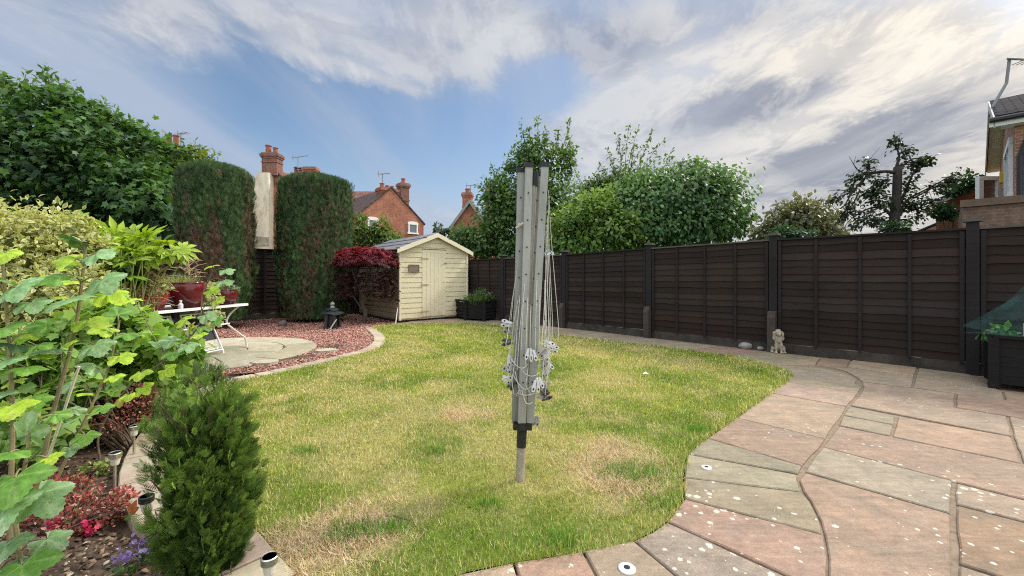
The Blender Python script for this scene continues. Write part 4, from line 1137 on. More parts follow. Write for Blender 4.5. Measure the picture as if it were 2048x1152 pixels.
# wooden label stake
sk = q0 - U * .22 + W * .16
mb = MB(); mb.bar(sk + ZUP * (HP2 - .1), sk + ZUP * (HP2 + .14), .03, .012, W); o = mb.build('plant_stake', plain('pale_stake', (.42, .27, .14), .8, .2, 20), origin=sk + ZUP * (HP2 - .1))
tag(o, 'short pale wooden stake stuck upright in the trough planter under the net', 'plant stake')
# draped garden net
m, nt_, b_, o_ = mk('green_net'); p_ = wpos(nt_)
tr_ = nd(nt_, 'ShaderNodeBsdfTransparent'); mx_ = nd(nt_, 'ShaderNodeMixShader')
b_.inputs['Base Color'].default_value = (.06, .20, .18, 1); b_.inputs['Roughness'].default_value = .7
lk(nt_, ramp(nt_, noise(nt_, 5, 5, .6, p_), [(.3, .03), (.72, .22)]), mx_.inputs[0]); lk(nt_, tr_.outputs[0], mx_.inputs[1]); lk(nt_, b_.outputs[0], mx_.inputs[2]); lk(nt_, mx_.outputs[0], o_.inputs[0])
nu, nv = 44, 26; vs = []; rr = np.random.default_rng(2)
for j in range(nv):
    for i in range(nu):
        u_, v_ = i / (nu - 1), j / (nv - 1)
        s_ = 1.35 * u_ - .22 * (1 - v_) * 1.0 + .1 * math.sin(9 * v_) * (1 - u_)
        topz = 1.02 + .10 * math.sin(3.1 * u_ + .4) - .38 * max(0, .22 - u_) / .22
        zz_ = HP2 + .02 + (topz - HP2) * v_ - .05 * math.sin(7 * u_ + 4 * v_) * v_
        dep = -.02 + .52 * v_ ** .9
        p = q0 - U * s_ + W * (dep + .035 * math.sin(17 * u_ + 3 * v_) + .02 * math.sin(31 * v_ + 9 * u_)) + ZUP * zz_
        vs.append(p)
fs = [(j * nu + i, j * nu + i + 1, (j + 1) * nu + i + 1, (j + 1) * nu + i) for j in range(nv - 1) for i in range(nu - 1)]
mb = MB(); mb._add(vs, fs); o = mb.build('garden_net', m, origin=q0 + ZUP * HP2, smooth=True); tag(o, 'crumpled see-through green garden net draped over the trough planter', 'garden net')

# ------------------------------------------------------------------ stone dog
dg = Vector((0, 0, 0)); db = G(1556, 706); bm = bmesh.new()
toc = (Vector((-.45, -1, 0))).normalized(); sdv = Vector((-toc.y, toc.x, 0))   # faces the lawn and the camera
def ell(f_, s_, z_, rf, rs, rz, tilt=0.):
    ret = bmesh.ops.create_icosphere(bm, subdivisions=3, radius=1.0)
    Mx = Matrix(((toc.x, sdv.x, 0), (toc.y, sdv.y, 0), (0, 0, 1)))
    Rt = Matrix.Rotation(tilt, 3, 'Y')
    for v in ret['verts']:
        q = Rt @ Vector((v.co.x * rf, v.co.y * rs, v.co.z * rz)); v.co = db + Mx @ (q + Vector((f_, s_, z_)))
for e in [(-.045, 0, .075, .085, .072, .075), (-.005, 0, .15, .062, .056, .10, -.25), (.03, 0, .20, .05, .050, .075), (.015, 0, .245, .042, .042, .05),
          (.03, 0, .305, .054, .050, .052), (.02, 0, .325, .045, .042, .035), (.075, 0, .285, .040, .027, .026), (.098, 0, .283, .018, .02, .018), (.06, 0, .268, .03, .024, .02),
          (.015, .056, .265, .030, .018, .062, .1), (.015, -.056, .265, .030, .018, .062, .1), (.018, .06, .222, .026, .017, .035), (.018, -.06, .222, .026, .017, .035),
          (.055, .034, .10, .022, .021, .09), (.055, -.034, .10, .022, .021, .09), (.075, .036, .018, .034, .023, .018), (.075, -.036, .018, .034, .023, .018),
          (-.015, .068, .06, .06, .03, .055), (-.015, -.068, .06, .06, .03, .055), (.03, .08, .018, .05, .022, .018), (.03, -.08, .018, .05, .022, .018),
          (-.12, .03, .022, .05, .028, .02), (.062, .022, .318, .012, .012, .010), (.062, -.022, .318, .012, .012, .010),
          (.045, .018, .175, .03, .02, .05), (.045, -.018, .165, .03, .02, .05), (.06, 0, .19, .022, .02, .04)]: ell(*e)
me = bpy.data.meshes.new('dog_statue'); bm.to_mesh(me); bm.free()
M_stone = plain('weathered_cast_stone', (.36, .31, .23), .9, .4, 22, .7, fine=90, dirt=(.17, .14, .10))
dog = link('dog_statue', me, M_stone, None, db)
md = dog.modifiers.new('fuse', 'REMESH'); md.mode = 'VOXEL'; md.voxel_size = .006; md.use_smooth_shade = True
sm = dog.modifiers.new('soften', 'SMOOTH'); sm.iterations = 2
tx = bpy.data.textures.new('fur', 'CLOUDS'); tx.noise_scale = .03
dm = dog.modifiers.new('coat', 'DISPLACE'); dm.texture = tx; dm.strength = .009
tag(dog, 'small weathered stone statue of a sitting long-eared spaniel dog by the fence', 'dog statue')
# stones at the fence foot
for px, py, s_, lab in ((1491, 697, .10, 'larger rounded grey stone lying at the fence foot left of the stone dog'), (1522, 700, .055, 'small flat grey stone at the fence foot beside the stone dog')):
    c0 = G(px, py); bm = bmesh.new(); bmesh.ops.create_icosphere(bm, subdivisions=3, radius=1)
    for v in bm.verts:
        k = 1 + .25 * (float(vnoise(np.array([v.co.x * 2 + px]), np.array([v.co.y * 2 + v.co.z * 3]), 1.0, 3)[0]) - .5)
        v.co = Vector((v.co.x * s_ * 1.1 * k, v.co.y * s_ * .8 * k, v.co.z * s_ * .6 * k + s_ * .4)) + c0
    me = bpy.data.meshes.new('stone'); bm.to_mesh(me); bm.free()
    tag(link('stone', me, plain('grey_stone', (.27, .25, .22), .9, .3, 14, .4), None, c0, True), lab, 'stone', 'stones at the fence foot')

# ------------------------------------------------------------------ small things
# round metal plugs let into the paving
for px, py, rr_, lab in ((1413, 935, .030, 'small round metal plug in the paving halfway along the lawn curve'), (1254, 1137, .034, 'round metal plug in the paving nearest the camera')):
    c0 = G(px, py, .01)
    r_ = thing('metal_plug', lab, 'metal plug', c0, 'metal plugs in the paving')
    mb = MB(); mb.lathe([(rr_, -.006), (rr_, .0015), (rr_ * .92, .004), (rr_ * .4, .005)], c0, 24); mb.build('rim', plain('zinc_ring', (.7, .7, .68), .4, .12, 40, 0, .2), r_)
    mb = MB(); mb.lathe([(rr_ * .36, -.004), (rr_ * .36, .0065), (.001, .0066)], c0, 16); mb.build('centre', M_darkmetal, r_)
# scrap of white on the lawn
c0 = G(1291, 748, .02)
mb = MB(); mb._add([c0 + Vector(v) for v in ((-.035, 0, .0), (.0, -.03, .012), (.04, .0, .0), (.01, .035, .02))], [(0, 1, 2, 3)])
tag(mb.build('scrap', plain('white_scrap', (.8, .8, .78), .6), origin=c0), 'tiny white scrap lying on the lawn right of the dryer', 'scrap')
c0 = G(800, 1035, .02); mb = MB(); mb.tube([c0 + Vector((-.04, .01, .005)), c0, c0 + Vector((.05, -.03, .004))], [.003, .004, .002], 5)
tag(mb.build('twig', plain('dead_twig', (.10, .07, .05), .9), origin=c0), 'thin dark twig lying on the bare patch at the front of the lawn', 'twig')

# pagoda lantern ornament
pb_ = G(665, 656); M_lan = plain('black_cast_lantern', (.022, .026, .03), .35, .4, 25, .2)
lan = thing('pagoda_lantern', 'small black pagoda-style garden lantern with tiered roof on the red gravel', 'garden lantern', pb_)
mb = MB()
for s_ in (-1, 1):
    for t_ in (-1, 1): mb.bar(pb_ + Vector((s_ * .10, t_ * .1, 0)), pb_ + Vector((s_ * .085, t_ * .085, .30)), .06, .06, Vector((0, 1, 0)))
mb.box(pb_ + Vector((0, 0, .02)), .28, .28, .04); mb.build('base', M_lan, lan)
mb = MB(); mb.box(pb_ + Vector((0, 0, .165)), .15, .15, .24); mb.build('light_box', M_darkmetal, lan)
mb = MB()
def tier(z, r0, r1, h, up):
    vs = []; n = 24
    for r_, zz_ in ((r0, z), (r0 * .98, z + .018), (r1, z + h)):
        for k in range(n):
            a = 2 * math.pi * k / n; c4 = abs(math.cos(2 * a)) ** 3
            vs.append(pb_ + Vector((r_ * math.cos(a) * (1 + .12 * c4), r_ * math.sin(a) * (1 + .12 * c4), zz_ + (up * c4 if r_ > r1 else 0))))
    fs = [(i * n + k, i * n + (k + 1) % n, (i + 1) * n + (k + 1) % n, (i + 1) * n + k) for i in range(2) for k in range(n)] + [tuple(range(2 * n, 3 * n)), tuple(reversed(range(n)))]
    mb._add(vs, fs)
tier(.30, .22, .10, .09, .035); tier(.385, .135, .06, .07, .02)
mb.build('roof', M_lan, lan)
mb = MB(); mb.lathe([(.05, .45), (.045, .47), (.03, .49), (.045, .51), (.05, .535), (.035, .56), (.008, .585)], pb_, 14); mb.build('finial', plain('pale_finial', (.24, .24, .24), .3, .6, 20, 0), lan)
c0 = pb_ + Vector((.04, -.22, 0)); mb = MB(); mb.tube([c0, c0 + Vector((.09, .12, .2))], .014, 6)
tag(mb.build('stick', plain('grey_stick', (.42, .40, .34), .7), origin=c0), 'short grey stick leaning on the black pagoda lantern', 'stick')
c0 = G(565, 652); bm = bmesh.new(); bmesh.ops.create_icosphere(bm, subdivisions=3, radius=.1)
for v in bm.verts: v.co = Vector((v.co.x, v.co.y * .8, v.co.z * .8 + .05)) * (1 + .1 * math.sin(v.co.x * 40)) + c0
me = bpy.data.meshes.new('stone'); bm.to_mesh(me); bm.free(); tag(link('stone', me, plain('dark_stone', (.12, .11, .10), .9, .3, 14, .4), None, c0, True), 'dark rounded stone on the gravel under the right clipped conifer column', 'stone')

# ------------------------------------------------------------------ table, chairs, pots
M_white = plain('white_enamel', (.78, .78, .76), .35, .08, 20, .0); M_cream_m = plain('cream_enamel', (.66, .62, .54), .4, .15, 20, 0)
M_top = plain('smoked_table_glass', (.11, .12, .12), .15, .2, 5, 0)
T0 = Vector((-4.21, 6.55, 0)); ex = Vector((-.18, -1.62, 0)); ex_n = ex.normalized(); ey = Vector((-ex_n.y, ex_n.x, 0)) * -1
if ey.x > 0: ey = -ey
TL, TWd, TH = 1.66, .82, .70
tbl = thing('garden_table', 'white framed garden table with curved metal legs on the stone circle', 'table', T0 + ex_n * TL / 2 + ey * TWd / 2)
def tp(a, b, z): return T0 + ex_n * a + ey * b + ZUP * z
mb = MB()
mb.bar(tp(-.04, 0, TH), tp(TL + .04, 0, TH), .04, .035); mb.bar(tp(-.04, TWd, TH), tp(TL + .04, TWd, TH), .04, .035)
mb.bar(tp(-.02, .02, TH - .001), tp(-.02, TWd - .02, TH - .001), .04, .033); mb.bar(tp(TL + .02, .02, TH - .001), tp(TL + .02, TWd - .02, TH - .001), .04, .033)
mb.build('table_frame', M_white, tbl)
mb = MB(); mb.plate([tp(0, .02, TH - .004), tp(TL, .02, TH - .004), tp(TL, TWd - .02, TH - .004), tp(0, TWd - .02, TH - .004)], ZUP * .008); mb.build('tabletop', M_top, tbl)
for a, sg in ((.0, -1), (TL, 1)):
    for b in (.12, TWd - .12):
        sgn = -1 if b < .3 else 1
        pts = [tp(a - sg * .05, b + sgn * .05, TH - .02), tp(a - sg * .17, b, TH - .14), tp(a - sg * .20, b - sgn * .03, TH - .26), tp(a - sg * .12, b, TH - .36), tp(a - sg * .0, b + sgn * .05, TH - .48), tp(a + sg * .05, b + sgn * .08, .16), tp(a + sg * .07, b + sgn * .09, .0)]
        mb = MB(); mb.tube(catmull(pts, 5), .0145, 8); mb.build('leg', M_cream_m, tbl)
mb = MB(); mb.tube([tp(.18, .12, TH - .28), tp(TL - .18, .12, TH - .28)], .012, 8); mb.tube([tp(.18, TWd - .12, TH - .28), tp(TL - .18, TWd - .12, TH - .28)], .012, 8); mb.build('stretcher', M_white, tbl)
# folded chairs leaning under the table edge
def folded_chair(a, lean, label):
    b0 = tp(a, .02, 0)
    ch = thing('folding_chair', label, 'chair', b0, 'folded white chairs leaning against the table')
    top = tp(a - .05, .34, TH - .10); dvv = (top - b0).normalized(); Xc = ex_n
    mb = MB()
    for s_ in (-1, 1):
        mb.tube([b0 + Xc * s_ * .22, top + Xc * s_ * .22], .011, 8); 
    mb.tube([b0 + Xc * -.22 + dvv * .1, b0 + Xc * .22 + dvv * .1], .010, 6); mb.tube([top - Xc * .22, top + Xc * .22], .011, 6)
    mb.build('frame', M_white, ch)
    mb = MB(); nn = dvv.cross(Xc).normalized()
    for s_ in (-1, 1): mb.tube([b0 + Xc * s_ * .19 + nn * .035 + dvv * .02, top + Xc * s_ * .19 + nn * .03 - dvv * .06], .010, 8)
    mb.tube([b0 - Xc * .19 + nn * .035 + dvv * .06, b0 + Xc * .19 + nn * .035 + dvv * .06], .010, 6)
    mb.build('leg_frame', M_white, ch)
    mb = MB(); mb.frame_box(b0 + (top - b0) * .62, Xc, nn, dvv, .40, .008, .36); mb.build('back_sling', plain('charcoal_mesh', (.03, .032, .036), .8), ch)
    mb = MB()
    for k in range(6): mb.tube([b0 + (top - b0) * (.14 + .05 * k) - Xc * .2 + nn * -.02, b0 + (top - b0) * (.14 + .05 * k) + Xc * .2 + nn * -.02], .006, 5)
    mb.build('seat_slats', M_white, ch)
folded_chair(.62, 0, 'folded white chair with dark sling leaning under the table, nearer its curved right leg')
folded_chair(1.22, 0, 'folded white chair leaning under the table behind the green leaves, farther from the right leg')
M_pot = plain('oxblood_glaze', (.105, .010, .014), .16, .35, 6, .0, 0, .6); M_potr = plain('bright_red_glaze', (.26, .02, .02), .16, .3, 6, 0, 0, .6)
def pot(root, c, r_, h, mat):
    mb = MB(); mb.lathe([(r_ * .62, 0), (r_ * .66, .01), (r_ * .90, h * .38), (r_ * 1.0, h * .68), (r_ * .96, h * .9), (r_ * .90, h * .97), (r_ * .93, h), (r_ * .84, h), (r_ * .82, h * .9), (r_ * .8, h * .86)], c, 28)
    mb.build('pot', mat, root, smooth=True)
    mb = MB(); mb.lathe([(.001, h * .88), (r_ * .8, h * .87)], c, 20, caps=False); mb.build('soil_fill', plain('pot_soil', (.04, .03, .022), .95), root)
TZ = TH + .004
pot_r = tp(.17, .20, TZ); pot_m = tp(.80, .24, TZ); pot_l = tp(1.27, .30, TZ)
# ------------------------------------------------------------------ houses beyond the fences
M_brick = brickmat('red_brick', (.44, .135, .075), (.34, .095, .055), (.36, .24, .18))
M_brickd = brickmat('dark_red_brick', (.26, .095, .065), (.20, .075, .055), (.25, .19, .16))
M_brick_or = brickmat('orange_brick', (.44, .19, .105), (.36, .145, .085), (.42, .33, .26))
M_brick_br = brickmat('brown_brick', (.20, .12, .085), (.165, .095, .07), (.2, .15, .12))
M_tile = tilemat('brown_clay_tiles', (.13, .085, .07), (.10, .07, .062)); M_slate = tilemat('grey_slates', (.20, .20, .21), (.16, .16, .18)); M_tilered = tilemat('red_clay_tiles', (.24, .11, .08), (.19, .09, .07))
M_conc = tilemat('grey_concrete_tiles', (.06, .055, .055), (.045, .043, .045), .33, .3, 1.0)
M_render = plain('stained_cream_render', (.80, .74, .59), .9, .14, 2.2, .2, 0, .2, 30, (1, 1, .35), (.52, .45, .32))
M_potc = plain('terracotta_pot', (.33, .11, .07), .8, .3, 10); M_frame = plain('white_window_frame', (.80, .80, .78), .5, .05, 10)
M_glass = plain('window_glass', (.10, .13, .15), .08, .4, .8, 0, 0, .8); M_stonecap = plain('sooty_brick_cap', (.24, .15, .11), .9, .35, 9)
M_aer = plain('aerial_metal', (.20, .2, .2), .5, .1, 10); M_green_barge = plain('grey_green_bargeboard', (.24, .27, .24), .7, .15, 4)

def on_plane(px, py, C, d):
    t = (px - CX) / F; C = Vector(C)
    s = (t * C.y - C.x) / (d.x - t * d.y); q = C + d * s
    return Vector((q.x, q.y, H + (HY - py) / F * q.y))

def gable_house(label, C, a, b, hw, eave, ridge, depth, mw, mr_, ov=.25, vo=.2, barge=None, cat='house'):
    r_ = thing('house', label, cat, C)
    q = lambda u, v, z: C + a * u + b * v + ZUP * z
    mb = MB(); mb.plate([q(-hw, 0, -.1), q(hw, 0, -.1), q(hw, 0, eave), q(0, 0, ridge), q(-hw, 0, eave)], b * depth); mb.build('wall', mw, r_)
    k = (ridge - eave) / hw
    for s in (-1, 1):
        mb = MB(); mb.plate([q(0, -vo, ridge + .03), q(s * (hw + ov), -vo, eave - ov * k + .03), q(s * (hw + ov), depth + vo, eave - ov * k + .03), q(0, depth + vo, ridge + .03)], ZUP * .12)
        rf = mb.build('roof', mr_, r_)
        if barge:
            mb = MB(); mb.plate([q(0, -vo - .01, ridge + .1), q(s * (hw + ov), -vo - .01, eave - ov * k + .1), q(s * (hw + ov), -vo - .01, eave - ov * k - .2), q(0, -vo - .01, ridge - .2)], -b * .05); mb.build('bargeboard', barge, r_)
    return r_, q
def chimney(root, c, a, b, wa, wb, z0, z1, pots, mat=None, corbel=True):
    mat = mat or M_brickd
    mb = MB(); mb.frame_box(c + ZUP * ((z0 + z1) / 2), a, b, ZUP, wa, wb, z1 - z0)
    if corbel:
        mb.frame_box(c + ZUP * (z1 - .24), a, b, ZUP, wa + .1, wb + .1, .12); mb.frame_box(c + ZUP * (z1 - .10), a, b, ZUP, wa + .2, wb + .2, .18)
        mb.frame_box(c + ZUP * (z0 + (z1 - z0) * .62), a, b, ZUP, wa + .08, wb + .08, .08)
    ch = mb.build('chimney', mat, root)
    mb = MB(); mb.frame_box(c + ZUP * (z1 + .03), a, b, ZUP, wa + .06, wb + .06, .09); mb.build('cap', M_stonecap, ch)
    for off, h, r_, *cowl in pots:
        p = c + a * off + ZUP * (z1 + .06)
        mb = MB(); mb.lathe([(r_ * 1.05, 0), (r_ * .95, h * .1), (r_ * .88, h * .85), (r_ * 1.1, h * .9), (r_ * 1.1, h), (r_ * .8, h)], p, 12); mb.build('chimney_pot', M_potc if not cowl else plain('red_pot', (.36, .05, .05), .7), ch)
        if cowl:
            mb = MB(); mb.lathe([(r_ * 1.2, h + .1), (r_ * 1.2, h + .16), (r_ * .3, h + .26)], p, 10); mb.tube([p + ZUP * h, p + ZUP * (h + .12)], r_ * .5, 6); mb.build('cowl', M_darkmetal, ch)
    return ch
def aerial(root, p, h, d, arm=1.1, el=5, tilt=.0):
    mb = MB(); t = p + ZUP * h; mb.tube([p, t], .03, 5)
    mb.tube([t - d * arm * .35 - ZUP * tilt * .35, t + d * arm * .65 + ZUP * tilt * .65], .022, 5)
    x = d.cross(ZUP)
    for k in range(el): 
        c = t + d * arm * (-.3 + .9 * k / (el - 1)) + ZUP * tilt * (-.3 + .9 * k / (el - 1)); mb.tube([c - x * .22, c + x * .22], .014, 4); 
    c = t - d * arm * .33; mb.tube([c - ZUP * .22, c + ZUP * .22], .018, 4)
    mb.build('aerial', M_aer, root)
def window(root, c, a, n, w_, h_, arch=0., bars=1, fw=.07, name='window'):
    mb = MB(); up = ZUP
    for s in (-1, 1): mb.frame_box(c + a * s * (w_ / 2 - fw / 2), a, n, up, fw, .08, h_ + (.0)); 
    mb.frame_box(c + up * (h_ / 2 + fw / 2), a, n, up, w_ + .06, .09, fw + .04); mb.frame_box(c - up * (h_ / 2 + fw * .3), a, n, up, w_ + .12, .14, fw)
    if arch:
        m_ = 9; pts = [c + a * (w_ / 2 + .03) * math.cos(math.pi * k / m_) + up * (h_ / 2 + fw + .02 + arch * math.sin(math.pi * k / m_)) - n * .04 for k in range(m_ + 1)]
        mb.plate(pts, n * .08)
    for k in range(bars): mb.frame_box(c + a * (w_ * ((k + 1) / (bars + 1) - .5)), a, n, up, .05, .06, h_ - .02)
    fr_ = mb.build(name, M_frame, root)
    mb = MB(); mb.frame_box(c - n * .01, a, n, up, w_ - fw, .02, h_ - .01); mb.build('pane', M_glass, fr_)
    return fr_
X_ = Vector((1, 0, 0)); Y_ = Vector((0, 1, 0))
# house with the rendered chimney breast
YA = 28.0; CA = Vector(((545 - CX) / F * YA, YA, 0)); pz = lambda py, Y: H + (HY - py) / F * Y
hA, qA = gable_house('brick house with a cream rendered chimney breast and tall stack between the clipped columns', CA, X_, Y_, 2.05, pz(395, YA), pz(338, YA), 9, M_brick, M_tilered, .15, .1)
mb = MB(); b0 = [P(507, 600, YA), P(547, 600, YA), P(547, 349, YA), P(527, 349, YA), P(507, 369, YA)]
b0[0].z = b0[1].z = -.1
mb.plate(b0, Y_ * -.55); mb.build('rendered_breast', M_render, hA)
mb = MB(); mb.plate([P(506.5, 493, YA) - Y_ * .56, P(547.3, 493, YA) - Y_ * .56, P(547.3, 476, YA) - Y_ * .56, P(506.5, 473, YA) - Y_ * .56], Y_ * -.03); mb.build('damp_band', plain('peeling_grey_render', (.40, .36, .29), .9, .35, 3, .3, dirt=(.62, .57, .46)), hA)
cc2 = P(543, 500, YA); cc2.z = 0
chimney(hA, cc2 + Y_ * .1, X_, Y_, 1.02, .7, pz(352, YA), pz(309, YA), [(-.26, .58, .19), (.22, .42, .16)])
# terrace behind
YB = 36.0; CB = Vector(((745 - CX) / F * YB, YB, 0))
hB, qB = gable_house('long terrace roof with red pots and an aerial above the right clipped column', CB, Y_ , -X_, 3.0, pz(430, YB), pz(386, YB), 9.5, M_brick, M_tilered)
c_ = P(596, 500, YB); c_.z = 0; c_ += Y_ * 0
chimney(hB, c_, X_, Y_, .75, .6, pz(395, YB), pz(352, YB), [(-.18, .5, .15, 1), (.2, .45, .14, 1)])
aerial(hB, c_ + ZUP * pz(352, YB), pz(322, YB) - pz(352, YB) + .35, Vector((.9, .1, 0)).normalized(), 1.3, 6, .22)
c_ = P(622, 500, YB); c_.z = 0
chimney(hB, c_, X_, Y_, 1.05, .7, pz(395, YB), pz(337, YB), [], M_brick)
# gabled house behind the shed
YC = 30.0; CC = Vector(((783 - CX) / F * YC, YC, 0)); aW, bU = W, U
hC, qC = gable_house('red brick gabled house with two white arched windows behind the shed', CC, aW, bU, 2.67, 5.13, 7.47, 7, M_brick, M_tile, .12, .06)
for px0, px1, py0, py1 in ((735, 755, 440, 461), (816, 835, 449, 466)):
    pA_, pB_ = on_plane(px0, (py0 + py1) / 2, CC, aW), on_plane(px1, (py0 + py1) / 2, CC, aW); hh = (py1 - py0) / F * pA_.y
    window(hC, (pA_ + pB_) / 2 - bU * .03, aW, -bU, (pB_ - pA_).length, hh, .09, 0, .11)
chimney(hC, CC + bU * .55 + aW * -.05, aW, bU, 1.25, .8, 6.6, pz(377, YC), [(-.4, .32, .17), (0, .22, .15), (.38, .22, .15)], M_brick)
aerial(hC, CC + bU * .6 + aW * -.4 + ZUP * pz(377, YC), 1.1, Vector((.9, -.2, 0)).normalized(), .9, 4)
c_ = on_plane(806.5, 500, CC + bU * .9, aW); c_.z = 0
chimney(hC, c_, aW, bU, .66, .6, 4.9, pz(369, c_.y), [(0, .38, .16)])
# third house, half behind the pear tree
YD = 33.0; CD = Vector(((940 - CX) / F * YD, YD, 0)); aD = Vector((1, -.1, 0)).normalized(); bD = Vector((.1, 1, 0)).normalized()
hD, qD = gable_house('brick house with grey-green bargeboards and slate roof, half hidden by the tall pear tree', CD, aD, bD, 1.75, pz(462, YD), pz(403, YD), 8, M_brick, M_slate, .1, .25, M_green_barge)
c_ = P(932, 500, YD) + Y_ * 1.2; c_.z = 0; chimney(hD, c_, aD, bD, .75, .6, 5, pz(388, YD + 1.2), [(.0, .36, .2)], M_brick)
aerial(hD, P(941, 400, YD + 1.3), 1.2, Vector((.95, -.2, 0)).normalized(), 1.1, 4)
c_ = P(979, 500, YD + 5); c_.z = 0; chimney(hD, c_, aD, bD, .55, .6, 5, pz(378, YD + 5), [(.0, .36, .2)], M_brick)
# house behind the left tree
YE = 24.0; CE = Vector(((120 - CX) / F * YE, YE, 0))
hE, qE = gable_house('brick house almost hidden by the big left tree, its two chimney pots and aerial showing', CE, Vector((.8, -.6, 0)).normalized(), Vector((.6, .8, 0)).normalized(), 6.0, pz(360, YE), pz(305, YE), 7, M_brick, M_tilered)
c_ = P(343, 500, YE); c_.z = 0; chimney(hE, c_, X_, Y_, .8, .6, 2, pz(292, YE), [(-.16, .58, .17), (.27, .55, .15)], M_brick_or)
aerial(hE, P(362, 300, YE), .95, Vector((.95, -.3, 0)).normalized(), .8, 4)

# neighbour's house on the right: gable end towards the lawn, eaves seen from below
e0 = Vector((12.1, 10.3, 0)) + Vector((-.1, 0, 0)); e1 = Vector((17.6, 15.4, 0)); ga = (e1 - e0).normalized(); gb = Vector((ga.y, -ga.x, 0))   # gb runs right, along the ridge
span = (e1 - e0).length; EH = 5.0; RH = 6.45
nh = thing('house', 'two-storey orange brick house at the right edge with white windows and black downpipe', 'house', e0)
def qn(u, v, z): return e0 + ga * u + gb * v + ZUP * z
ovn, vov = .30, .32
mb = MB(); mb.plate([qn(ovn, vov, -.1), qn(span - ovn, vov, -.1), qn(span - ovn, vov, EH), qn(span / 2, vov, RH - .1), qn(ovn, vov, EH)], gb * 9); mb.build('wall', M_brick_or, nh)
for s in (0, 1):
    ue = 0 if s == 0 else span
    mb = MB(); mb.plate([qn(span / 2, 0, RH), qn(ue, 0, EH), qn(ue, 9.6, EH), qn(span / 2, 9.6, RH)], ZUP * .13); mb.build('roof', M_conc, nh)
    mb = MB(); mb.plate([qn(span / 2, .02, RH - .015), qn(ue, .02, EH - .015), qn(ue, vov + .02, EH - .015), qn(span / 2, vov + .02, RH - .015)], ZUP * -.02); mb.build('soffit', plain('pale_soffit', (.84, .80, .72), .8, .12, 3), nh)
    mb = MB(); mb.plate([qn(span / 2, -.005, RH + .10), qn(ue, -.005, EH + .10), qn(ue, -.005, EH - .16), qn(span / 2, -.005, RH - .16)], gb * -.03); mb.build('bargeboard', plain('white_bargeboard', (.62, .60, .55), .7, .1, 3), nh)
mb = MB(); mb.tube([qn(-.06, -.1, EH + .02), qn(-.06, 9.6, EH + .02)], .065, 8); mb.build('gutter', M_darkmetal, nh)
mb = MB(); mb.frame_box(qn(.02, 4.6, EH - .06), gb, ga, ZUP, 9.4, .04, .16); mb.frame_box(qn(.22, 4.8, EH - .13), gb, ga, ZUP, 9.4, .40, .02); mb.build('fascia', M_frame, nh)
mb = MB(); mb.tube([qn(-.06, .95, EH - .02), qn(.0, .8, EH - .2), qn(ovn - .07, .5, EH - .55), qn(ovn - .06, .40, EH - .9), qn(ovn - .06, .40, 0)], .055, 8); mb.build('downpipe', M_darkmetal, nh)
gnw = -gb
for u_, z_, w_, h_ in ((2.05, 3.92, 2.3, 1.35),):
    window(nh, qn(u_, vov - .03, z_), ga, gnw, w_, h_, 0, 1, .12)
mb = MB(); mb.frame_box(qn(3.45, vov - .08, 4.1), ga, gb, ZUP, .26, .12, .32); mb.build('alarm_box', plain('yellow_box', (.62, .40, .03), .5, .1), nh)
# television aerial mast, cranked, on the verge
m0 = P(1984, 232, 11.6); pts = [m0, P(1985, 214, 11.6), P(2013, 166, 11.6), P(2019, 117, 11.6)]
mb = MB(); mb.tube(pts, .035, 8); mb.tube([P(2014, 117, 11.6), P(2075, 120, 11.2)], .032, 6); mb.tube([m0 + ZUP * -.05 + X_ * -.06, m0 + ZUP * -.05 + X_ * .45 + Y_ * .3], .025, 6); mb.tube([m0 + ZUP * .05 + X_ * -.06, m0 + ZUP * .05 + X_ * .45 + Y_ * .3], .025, 6)
for k in range(6): mb.tube([P(2050 + 9 * k, 119, 11.4) - Y_ * .3, P(2050 + 9 * k, 119, 11.4) + Y_ * .3], .012, 4)
mb.build('aerial_mast', M_aer, nh)
# white framed corner porch / bay behind the extension
bc = P(1978, 405, 13.2)
mb = MB()
for px_ in (1959, 1996): 
    p = P(px_, 405, 13.2); mb.frame_box(Vector((p.x, p.y, (p.z + pz(357, 13.2)) / 2)), X_, Y_, ZUP, .14, .12, pz(357, 13.2) - p.z)
for py_ in (357, 404): mb.frame_box(Vector((bc.x, 13.2, pz(py_, 13.2))), X_, Y_, ZUP, .75, .13, .12)
fr_ = mb.build('window', M_frame, nh)
mb = MB(); mb.frame_box(Vector((bc.x, 13.24, pz(381, 13.2))), X_, Y_, ZUP, .6, .02, .7); mb.build('pane', plain('painted_reflection_glass', (.22, .13, .10), .15, .3, 3, 0, 0, .6), fr_)  # brown pane colour paints in the reflection of brick
# lower brick wing with sloping white verge
CF = P(1872, 500, 15.0); CF.z = 0; CFb = P(1962, 500, 15.0); CFb.z = 0
low = thing('house_wing', 'low orange brick wing with sloping white verge left of the right-hand house', 'house wing', CF)
mb = MB(); mb.plate([CF + ZUP * -.1, CFb + ZUP * -.1, P(1962, 374, 15.0), P(1872, 412, 15.0)], W * 5); mb.build('wall', M_brick_or, low)
mb = MB(); mb.plate([P(1864, 408, 14.85), P(1964, 366, 14.85), P(1964, 366, 14.85) + W * 5.3, P(1864, 408, 14.85) + W * 5.3], ZUP * .12); mb.build('roof', M_conc, low)
mb = MB(); mb.plate([P(1864, 406, 14.83), P(1964, 363, 14.83), P(1964, 370, 14.83), P(1864, 414, 14.83)], Y_ * -.04); mb.build('bargeboard', M_frame, low)
